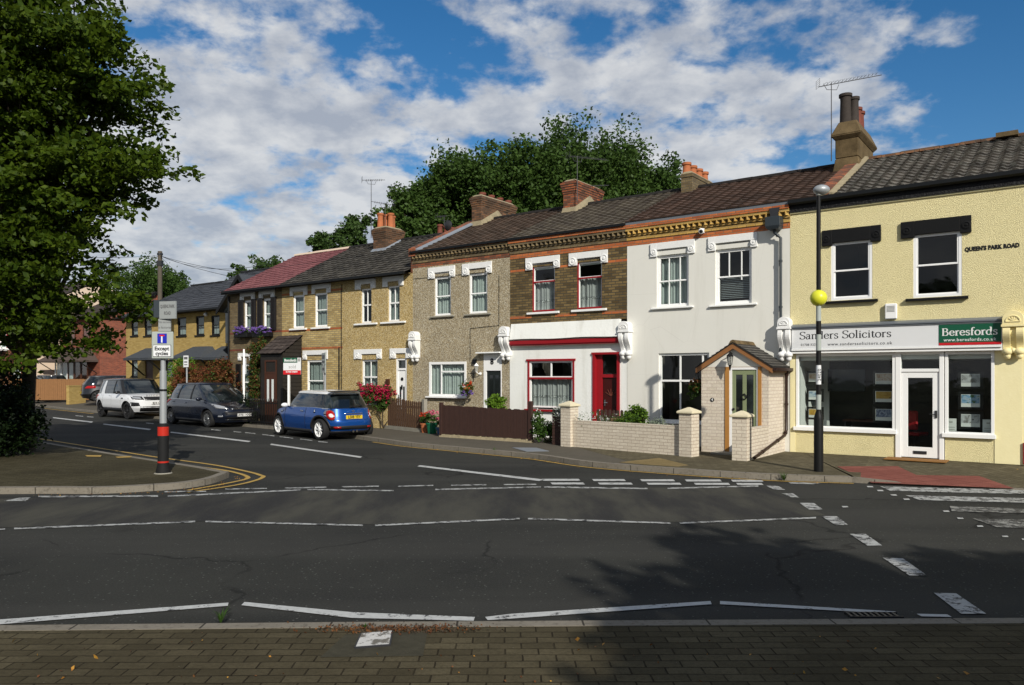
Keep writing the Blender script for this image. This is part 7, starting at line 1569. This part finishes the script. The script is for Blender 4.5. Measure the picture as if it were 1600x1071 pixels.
def clumped(blobs, nclump, per, cr, rng, shell_=.55, droop=.0, squash=.6, wob=.10):
    vol = np.array([b[3] * b[4] * b[5] for b in blobs]) ** .8; pick = rng.choice(len(blobs), nclump, p=vol / vol.sum()); B = np.array(blobs)[pick]
    d = rng.normal(size=(nclump, 3)); d /= np.linalg.norm(d, axis=1)[:, None]; r = shell_ + (1.05 - shell_) * rng.uniform(0, 1, nclump) ** .7; r = np.where(rng.uniform(size=nclump) < .25, r * .6, r)
    r *= 1 + wob * np.sin(d[:, 0] * 7 + pick) * np.cos(d[:, 2] * 6 + pick * 2)
    cc = B[:, :3] + d * B[:, 3:6] * r[:, None]; crr = cr * rng.uniform(.6, 1.35, nclump)
    P = np.repeat(cc, per, 0); q = rng.normal(size=(nclump * per, 3)); q /= np.linalg.norm(q, axis=1)[:, None]; q *= (rng.uniform(0, 1, nclump * per) ** .45)[:, None] * np.repeat(crr, per)[:, None]; q[:, 2] *= squash; out_ = np.repeat(d, per, 0)
    P = P + q; P[:, 2] -= droop * (q[:, 0] ** 2 + q[:, 1] ** 2); return P, cc
def tree(label, x, y, trunk_h, blobs, nclump, per, cr, lsize, mat, seed, trunk_r=.22, group=None, limbs=14, name='tree', droop=.15, shell_=.55, squash=.6):
    rng = np.random.default_rng(seed); r = thing(name, label, 'tree', (x, y, 0), 0, group)
    P, cc = clumped(blobs, nclump, per, cr, rng, shell_, droop, squash); leafmesh('crown', mat, r, P, lsize, rng)
    mb = MB(); top = max(b[2] for b in blobs); cx = float(np.mean([b[0] for b in blobs])) * .5; cy = float(np.mean([b[1] for b in blobs])) * .5
    mb.tube([(0, 0, -.2), (0, 0, .3), (cx * .1, cy * .1, trunk_h * .5), (cx * .35, cy * .35, trunk_h), (cx * .8, cy * .8, (trunk_h + top) / 2), (cx, cy, top)], [trunk_r * 1.35, trunk_r * 1.05, trunk_r * .92, trunk_r * .8, trunk_r * .5, trunk_r * .12], 10)
    idx = rng.choice(len(cc), min(limbs, len(cc)), replace=False)
    for i in idx:
        e = Vector(cc[i]); f = rng.uniform(.75, 1.0); st_ = Vector((cx * .35 * f, cy * .35 * f, min(trunk_h * f + rng.uniform(0, .4) * max(0, e.z - trunk_h), e.z))); mid = st_.lerp(e, .5) + Vector((rng.normal() * .2, rng.normal() * .2, .35))
        rr = trunk_r * rng.uniform(.22, .4); mb.tube([st_, mid, e], [rr, rr * .6, rr * .12], 6)
    mb.build('trunk', 'bark', r, smooth=True, off=(0, 0, 0)); return r
# the big tree on the corner
TX, TY = -11.75, 18.6
def nb(px, py, rx, rz, ry=None, dy=-3.3):
    rx, rz = rx * .9, rz * .9; ry = (ry or rx) * .8
    X = (px - 800) / FP * (TY + dy); z = EYE + (HY - py) * (TY + dy) / FP; return (X - TX, dy, z, rx, ry or rx, rz)
blobs = [nb(40, 150, 2.7, 2.1, 2.7), nb(150, 245, 1.75, .85, 2.0), nb(60, 290, 2.3, 1.4, 2.6), nb(40, 390, 1.9, .95, 2.4), nb(170, 455, 1.15, .42, 1.5), nb(60, 470, 1.5, .55, 1.8), nb(30, 10, 2.2, 1.3, 2.4), nb(120, 100, 1.7, 1.1, 2.2), nb(200, 270, 1.1, .35, 1.3), nb(250, 250, .6, .22, .9),
         nb(150, 150, 1.3, .6, 1.6), nb(130, 340, 1.3, .5, 1.6), nb(110, 500, .7, .35, 1.0), nb(30, 500, 1.1, .5, 1.2), nb(140, 530, .35, .3, .6), nb(75, 530, .6, .35, .9), nb(25, 560, .7, .35, .9), nb(-40, 130, 3.0, 2.4, 3.2), nb(-90, 330, 2.6, 1.8, 3.0), nb(-110, 470, 1.8, .9, 2.0), nb(225, 480, .7, .25, .9)]
blobs = [(a, b + RNG.uniform(-.5, .5), c, d, e, f) for a, b, c, d, e, f in blobs]
tree('big dark leafy maple overhanging the left side beside the hedge', TX, TY, 2.6, blobs, 1150, 60, .40, .14, 'maple_leaf', 3, trunk_r=.17, limbs=160, droop=.5, shell_=.35, squash=.42, name='maple_tree')
# hedge bush under it
def shrub(label, x, y, z0, blobs, nclump, per, cr, ls, mat, seed, cat='shrub', name='shrub', flowers=(), stems=6, group=None, rz=0.0, mats=None):
    rng = np.random.default_rng(seed); r = thing(name, label, cat, (x, y, z0), rz, group); P, cc = clumped(blobs, nclump, per, cr, rng, .35, 0, .9); P[:, 2] = np.maximum(P[:, 2], .02)
    leafmesh('foliage', mats or mat, r, P, ls, rng, midx=rng.integers(0, len(mats), len(P)) if mats else None)
    if stems:
        mb = MB(); h = max(b[2] for b in blobs)
        for i in range(stems):
            e = cc[rng.integers(len(cc))]; mb.tube([(rng.normal() * .04, rng.normal() * .04, 0), (e[0] * .5, e[1] * .5, max(e[2] * .5, .03)), (e[0], e[1], max(e[2], .04))], [.018, .012, .005], 5)
        mb.build('stem', 'bark', r)
    for (nm, fm, n, fs, per_f, top) in flowers:
        top_pts = cc[np.argsort(-cc[:, 2] * top + rng.normal(size=len(cc)) * .15 - cc[:, 1] * .6)][:n]; P2 = np.repeat(top_pts, per_f, 0) + rng.normal(size=(len(top_pts) * per_f, 3)) * fs * .75; P2[:, 1] -= .05; leafmesh(nm, fm, r, P2, fs, rng, aspect=.9)
    return r
shrub('large near-black evergreen bush on the corner pavement under the maple', -12.45, 17.2, .1, [(0, 0, 1.15, 1.65, 1.1, 1.35), (-1.7, 0, 1.1, 1.8, 1.2, 1.4), (.85, .1, .75, .95, .9, .85)], 1500, 50, .24, .085, 'hedge_leaf', 8, name='evergreen_bush', stems=10)
# trees behind the roofs
def bt(label, px, py_top, Y, r_, mat, seed, ncl=340, low=5.5, wide=1.0, group='trees behind the terrace'):
    x = (px - 800) / FP * Y; zt = EYE + (HY - py_top) * Y / FP; h = zt - low; rng = random.Random(seed); bl = [(0, 0, zt - r_ * .75, r_ * .62, r_ * .8, r_ * .72), (0, 0, low + h * .45, r_ * wide, r_, h * .42)]
    for k in range(7):
        a = k * 2 * math.pi / 7 + rng.random(); f = rng.uniform(.45, .8); bl.append((r_ * f * math.cos(a) * wide, r_ * f * math.sin(a), low + h * rng.uniform(.35, .8), r_ * .45, r_ * .45, r_ * .4))
    return tree(label, x, Y, low * .8, bl, int(ncl * 1.45), 56, r_ * .15 + .12, .25, mat, seed, trunk_r=.3, group=group, limbs=10, droop=0, shell_=.25, squash=1.15, name='tree')
bt('tallest green tree behind the brown brick house and its chimney', 872, 180, 50, 4.5, 'distant_leaf', 21, 560)
bt('green tree behind the white house, right of the tallest tree', 965, 203, 52, 4.3, 'distant_leaf', 22, 520)
bt('lower green tree at the right end of the tree mass behind the white house', 1032, 238, 51, 2.6, 'distant_leaf', 23, 320)
bt('broad green tree behind the pebble-dashed house chimney', 745, 238, 52, 4.2, 'distant_leaf', 24, 400)
bt('green tree left of the tallest tree', 800, 208, 49, 3.3, 'distant_leaf', 33, 380)
bt('small tree between the two broad trees at the back', 712, 238, 54, 3.0, 'distant_leaf', 37, 300)
bt('green tree behind the gap between the two roof levels', 675, 262, 51, 2.9, 'distant_leaf', 29, 300)
bt('rounded dark tree behind the golden house chimney', 637, 285, 49, 1.9, 'distant_leaf', 25, 240)
bt('smaller tree behind the dark roof, left of the orange chimney pots', 553, 325, 52, 1.6, 'distant_leaf_light', 26, 200, low=4.5)
bt('small light tree behind the pink roof ridge', 500, 362, 54, 1.3, 'distant_leaf_light', 27, 150, low=4.5)
bt('loose distant tree behind the slate roof and the pink roof', 416, 394, 66, 2.6, 'distant_leaf_light', 28, 170, low=4.5)
bt('low distant tree just left of the pink roof slope', 372, 412, 68, 1.4, 'distant_leaf', 35, 90, low=4.5)
bt('dark distant tree behind the telegraph pole', 225, 408, 72, 4.0, 'distant_leaf', 30, 300, low=4.5)
bt('dark distant tree just right of the telegraph pole', 268, 418, 74, 2.2, 'distant_leaf', 31, 180, low=4.5)
# trees on the green behind the photographer: they throw the shade on the near pavement and stand in the window glass
def tb(label, x, y, h, r_, seed, ncl=170, ls=.34):
    rng = random.Random(seed); bl = [(rng.uniform(-.4, .4) * r_, rng.uniform(-.4, .4) * r_, h * rng.uniform(.45, .82), r_ * .6, r_ * .6, h * .2) for _ in range(7)]; bl.append((0, 0, h * .6, r_ * .8, r_ * .8, h * .3))
    tree(label, x, y, h * .35, bl, ncl, 46, r_ * .22, ls, 'distant_leaf', seed, group='trees on the green behind the photographer', limbs=8, name='tree', shell_=.3)
tb('tree on the near side of the road, shading the right of the near pavement', 7.3, -6.0, 9.0, 3.9, 41, 420, .42)
tb('second shading tree further right on the near side', 13.2, -5.4, 9.0, 3.9, 42, 420, .42)
for k in range(7): tb(['first', 'second', 'third', 'fourth', 'fifth', 'sixth', 'seventh'][k] + ' tree from the left in the row on the green behind the photographer', -36 + 13 * k + (k % 2) * 3, -31 - (k % 3) * 3, 11.5, 6.0, 50 + k, 130, .6)

# shrubs and flowers along the gardens
def at(px, Y): return (px - 800) / FP * Y
shrub('rounded dark red photinia bush beside the small parking plate', at(302, 31.8), 31.8, .1, [(0, 0, 1.35, .85, .7, 1.1)], 260, 34, .16, .085, 'photinia_leaf', 60, mats=['photinia_leaf', 'rust_leaf', 'photinia_leaf'])
shrub('rounded orange and green photinia bush left of the ivy', at(343, 31.4), 31.4, .1, [(0, 0, 1.35, .98, .7, 1.15)], 280, 34, .16, .085, 'photinia_leaf', 61, mats=['photinia_leaf', 'garden_leaf', 'rust_leaf', 'photinia_leaf'])
shrub('bright lime green bush behind the red photinia', at(284, 33.2), 33.2, .1, [(0, 0, 1.55, .75, .6, 1.15)], 200, 34, .16, .08, 'lime_leaf', 62)
pv = TER.W(S(399, -.45), -.45, .1); shrub('green creeper climbing the wall left of the dark timber porch', *pv, [(.0, 0, 2.5, .42, .25, .6), (.05, 0, 1.5, .38, .25, 1.0), (.1, -.2, .5, .6, .35, .45), (.3, 0, 2.95, .5, .2, .35)], 260, 34, .13, .075, 'ivy_leaf', 63, name='climbing_plant', cat='plant', rz=TER.ang, mats=['ivy_leaf', 'ivy_leaf', 'rust_leaf'])
pv = TER.W(S(383, -1.2), -1.2, .1); shrub('low clipped green hedge behind the black railing', *pv, [(0, 0, .5, .8, .3, .5)], 110, 34, .12, .06, 'hedge_leaf', 64, rz=TER.ang)
hx_, hy_ = at(600, 26.4), 26.4
shrub('magenta hydrangea in full flower behind the picket fence', hx_, hy_, .15, [(-.55, 0, 1.1, .5, .25, .42), (.1, 0, 1.0, .55, .25, .45), (.7, -.1, .9, .5, .22, .42)], 230, 26, .13, .085, 'garden_leaf', 65, name='hydrangea', flowers=(('flower_heads', 'magenta_petal', 120, .06, 34, 1.3),))
shrub('leafy green plant behind the dark brown fence by the black door', at(776, 22.6), 22.6, .15, [(0, 0, .95, .3, .25, .35)], 60, 20, .1, .09, 'lime_leaf', 66, cat='plant', name='garden_plant')
shrub('green garden plants with white and red flowers in the gap beside the slatted panel', at(856, 20.7), 20.7, .1, [(-.2, 0, .45, .22, .3, .42), (.15, .1, .3, .3, .3, .28)], 110, 26, .1, .075, 'garden_leaf', 67, cat='plant', name='garden_plant', flowers=(('white_blossom', 'white_petal', 9, .05, 8, 1.0), ('red_flowers', 'red_petal', 6, .035, 8, -.3)))
shrub('white flowering plant rising above the slatted panel', at(882, 20.1), 20.1, .15, [(-.1, 0, .75, .3, .2, .3)], 50, 8, .14, .045, 'silver_leaf', 68, cat='plant', name='garden_plant', flowers=(('white_blossom', 'white_petal', 26, .045, 9, 1.4),))
shrub('scattered white daisies among the small dark picket fence', at(937, 19.5), 19.5, .2, [(0, 0, .55, .62, .25, .32)], 60, 6, .1, .05, 'garden_leaf', 69, cat='plant', name='daisies', flowers=(('white_blossom', 'white_petal', 30, .03, 8, .3),))
shrub('bright green feathery bush behind the cream garden wall', at(995, 19.1), 19.1, .15, [(-.15, 0, .6, .42, .3, .35), (.05, 0, .8, .2, .2, .25)], 130, 30, .1, .06, 'lime_leaf', 70, mats=['lime_leaf', 'garden_leaf'])
shrub('silvery green low plant behind the cream garden wall', at(1030, 18.6), 18.6, .15, [(0, 0, .5, .32, .25, .22)], 70, 26, .09, .045, 'silver_leaf', 71, cat='plant', name='garden_plant')
st_ = thing('stone_block', 'rough stone block behind the cream wall by the feathery bush', 'stone', (at(973, 19.3), 19.3, .1), TER.ang); MB().box(-.28, .28, -.15, .15, 0, .74).build('block', 'weathered_stone', st_, bevel=.02)
def potted(px, Y, label, potm, fm, h=.26, r_=.17, fh=.3):
    r = thing('flower_pot', label, 'flower pot', (at(px, Y), Y, .1), 0, 'flower pots by the pebble-dashed wall'); MB().lathe([(r_ * .72, 0), (r_ * .98, h * .85), (r_ * 1.1, h * .86), (r_ * 1.1, h), (r_ * .9, h), (r_ * .85, h - .04), (.002, h - .04)], n=18).build('pot', potm, r, smooth=True)
    rng = np.random.default_rng(int(px)); P, cc = clumped([(0, 0, h + fh * .4, r_ * 1.1, r_ * 1.1, fh * .5)], 26, 20, .07, rng); leafmesh('foliage', 'garden_leaf', r, P, .06, rng); P, cc = clumped([(0, -.02, h + fh * .85, r_ * 1.1, r_ * 1.1, .09)], 16, 12, .05, rng); leafmesh('flowers', fm, r, P, .05, rng, aspect=.9)
potted(675, 24.1, 'green glazed pot with pink flowers', 'green_glaze', 'pink_petal', .34, .19, .36); potted(690, 23.7, 'blue glazed bowl with pale pink flowers', 'blue_glaze', 'pink_petal', .22, .17, .3); potted(664, 24.5, 'terracotta pot with orange red flowers', 'terracotta', 'red_petal', .3, .15, .32)
def basket(px, pyc, t, label, fl, w_=.26, frame=TER, seed=3, arm=True, t0=0.0):
    a = S(px, t); zc = Z(px, pyc, t); r = thing('hanging_basket', label, 'hanging basket', TER.W(a, t, zc), TER.ang); rng = np.random.default_rng(seed)
    MB().ball((0, 0, 0), w_ * .62, 14, 8, 1, 1, .62).build('basket', 'coir_mat', r, smooth=True); bl = [(0, 0, .06, w_, w_ * .8, .16), (-.05, 0, -.08, w_ * .9, w_ * .6, .16)]
    P, cc = clumped(bl, 50, 22, .07, rng); leafmesh('foliage', ['garden_leaf', 'ivy_leaf'], r, P, .055, rng, midx=rng.integers(0, 2, len(P)))
    for nm, fm, n, lo in fl: P, cc = clumped([(.03, -.04, lo, w_ * .95, w_ * .7, .12)], n, 12, .045, rng); leafmesh(nm, fm, r, P, .05, rng, aspect=.9)
    mb = MB(); d = t0 - t
    for q in range(3): mb.tube([(.14 * math.cos(q * 2.1), .14 * math.sin(q * 2.1), .05), (0, 0, .42)], .004, 4)
    mb.tube([(0, 0, .42), (0, 0, .46), (0, d - .01, .46)], .009, 5).tube([(0, d - .012, .2), (0, d - .012, .5)], .009, 5).build('bracket_arm', 'black_paint', r)
basket(731, 607, -.28, 'full hanging basket with red, white and purple flowers beside the wall lantern', (('red_flowers', 'red_petal', 16, .1), ('purple_flowers', 'purple_petal', 12, -.12), ('white_blossom', 'white_petal', 6, .08)), seed=5)
basket(1089, 608, -1.0, 'brown hanging basket with dark red flowers on the left side of the gabled porch', (('red_flowers', 'rust_leaf', 12, .14),), w_=.2, seed=6, t0=-.9)
def fbox(px0, px1, pyc, label, seed):
    a, b = S(px0, -.15), S(px1, -.15); zc = Z((px0 + px1) / 2, pyc, -.15); r = thing('flower_box', label, 'flower box', TER.W((a + b) / 2, -.15, zc), TER.ang, 'window boxes of purple flowers'); h = (b - a) / 2; rng = np.random.default_rng(seed)
    MB().box(-h + .05, h - .05, -.12, .13, -.22, -.04).build('box', 'black_paint', r, bevel=.01); P, cc = clumped([(0, 0, .02, h, .2, .14)], 40, 20, .08, rng); leafmesh('foliage', 'ivy_leaf', r, P, .06, rng); P, cc = clumped([(0, -.05, .06, h * 1.02, .22, .16)], 60, 22, .06, rng); leafmesh('flowers', 'purple_petal', r, P, .05, rng, aspect=.9)
fbox(368, 391, 519, 'box of purple flowers under the left shuttered window', 11); fbox(396, 424, 518, 'box of purple flowers under the right shuttered window', 12)
def weed(px, py, z, label, seed, h=.11, n=26):
    x, y = G(px, py, z); r = thing('weed', label, 'weed', (x, y, z), 0); rng = random.Random(seed); mb = MB()
    for k in range(n):
        a = rng.random() * 6.28; l_ = h * rng.uniform(.5, 1.1); s_ = rng.uniform(.3, .9) * l_; w_ = .004; c, s = math.cos(a), math.sin(a)
        mb.face([(-s * w_, c * w_, 0), (s * w_, -c * w_, 0), (c * s_ * .5 + s * w_, s * s_ * .5 - c * w_, l_ * .7), (c * s_ * .5 - s * w_, s * s_ * .5 + c * w_, l_ * .7)]); mb.face([(c * s_ * .5 - s * w_, s * s_ * .5 + c * w_, l_ * .7), (c * s_ * .5 + s * w_, s * s_ * .5 - c * w_, l_ * .7), (c * s_, s * s_, l_)])
    mb.build('blades', 'garden_leaf', r)
weed(345, 974.5, .05, 'small tuft of grass at the near kerb below the zigzag line', 1); weed(1225, 752, .0, 'green weed at the kerb beside the beacon', 2, .16, 40); weed(772, 710, 0, 'green weed at the kerb in front of the brown fence', 3, .16, 40); weed(570, 983, .1, 'tiny green weed beside the pale inspection cover', 4, .05, 14)
# litter of leaves: along the near kerb and the gutters
rng = np.random.default_rng(9); pts = []
for k in range(900):
    px = rng.normal(615, 62); x, y = G(px, 984 + rng.normal() * 3.2, .104); pts.append((x, y, .108 + rng.uniform(0, .008)))
for k in range(60): x, y = G(rng.uniform(0, 1600), rng.uniform(990, 1069), .1); pts.append((x, y, .112))
for k in range(160): i = rng.integers(0, len(kl) // 2); p = kl[i]; pts.append((p[0] + rng.normal() * .12 - .08, p[1] - .14 + rng.normal() * .07, .012))
for k in range(160): i = rng.integers(8, 32); p = il[i]; pts.append((p[0] + .10 + abs(rng.normal()) * .22, p[1] - .12 + rng.normal() * .1, .014))
P = np.array(pts); big_ = np.ones(len(P)); o = leafmesh('leaf_litter', ['fallen_leaf', 'rust_leaf', 'soil'], None, P, .022, rng, midx=np.where(np.arange(len(P)) < 900, rng.integers(1, 3, len(P)), rng.integers(0, 2, len(P)))); tag(o, kind='stuff')
big = [(150, 1030), (943, 1010), (902, 1002), (905, 1018), (1320, 1050), (1510, 1055), (22, 1004), (114, 1048), (1590, 735)]
P = np.array([G(a, b, .1) + (.115,) for a, b in big]); tag(leafmesh('fallen_leaves', 'fallen_leaf', None, P, .04, rng), kind='stuff')
# covers in the ground
cvx = [G(565, 993, .1), G(612, 988.5, .1), G(608, 1010, .1), G(556, 1014, .1)]; cx_ = sum(p[0] for p in cvx) / 4; cy_ = sum(p[1] for p in cvx) / 4
r = thing('inspection_cover', 'worn pale square cover set in the near pavement', 'cover', (cx_, cy_, .1), 0); MB().prism([(p[0] - cx_, p[1] - cy_) for p in cvx], lambda u, v, d: (u, v, d), .002, .014).build('lid', 'chipped_white', r)
rim_ = MB(); e = [(p[0] - cx_, p[1] - cy_) for p in cvx]
for a, b in zip(e, e[1:] + e[:1]): rim_.tube([(a[0] * 1.04, a[1] * 1.04, .008), (b[0] * 1.04, b[1] * 1.04, .008)], .008, 5)
rim_.build('lid_frame', 'dark_metal', r)
ux, uy = G(1365, 963.5, .0); r = thing('drain_grate', 'black drain grate at the near kerb on the right', 'drain', (ux, uy, 0), R(-.5)); mb = MB()
for k in range(9): mb.box(-.2 + .045 * k, -.18 + .045 * k, -.05, .05, .004, .018)
mb.box(-.21, .21, -.06, -.05, .003, .019).box(-.21, .21, .05, .06, .003, .019).build('bars', 'dark_metal', r)
a_ = [G(*p, .1) for p in ((800, 700), (838, 700.3), (858, 705.5), (822, 706))]; cx_ = sum(p[0] for p in a_) / 4; cy_ = sum(p[1] for p in a_) / 4
r = thing('utility_cover', 'blue grey utility cover in the pavement before the slatted panel', 'cover', (cx_, cy_, .1)); MB().prism([(p[0] - cx_, p[1] - cy_) for p in a_], lambda u, v, d: (u, v, d), .001, .008).build('lid', 'grey_lead', r)
# a lawn and far greenery so that the world does not end behind the roofs
tag(flat('green', [(-60, -40), (60, -40), (60, -300), (-60, -300)], 'earth_ground', .02), kind='structure')
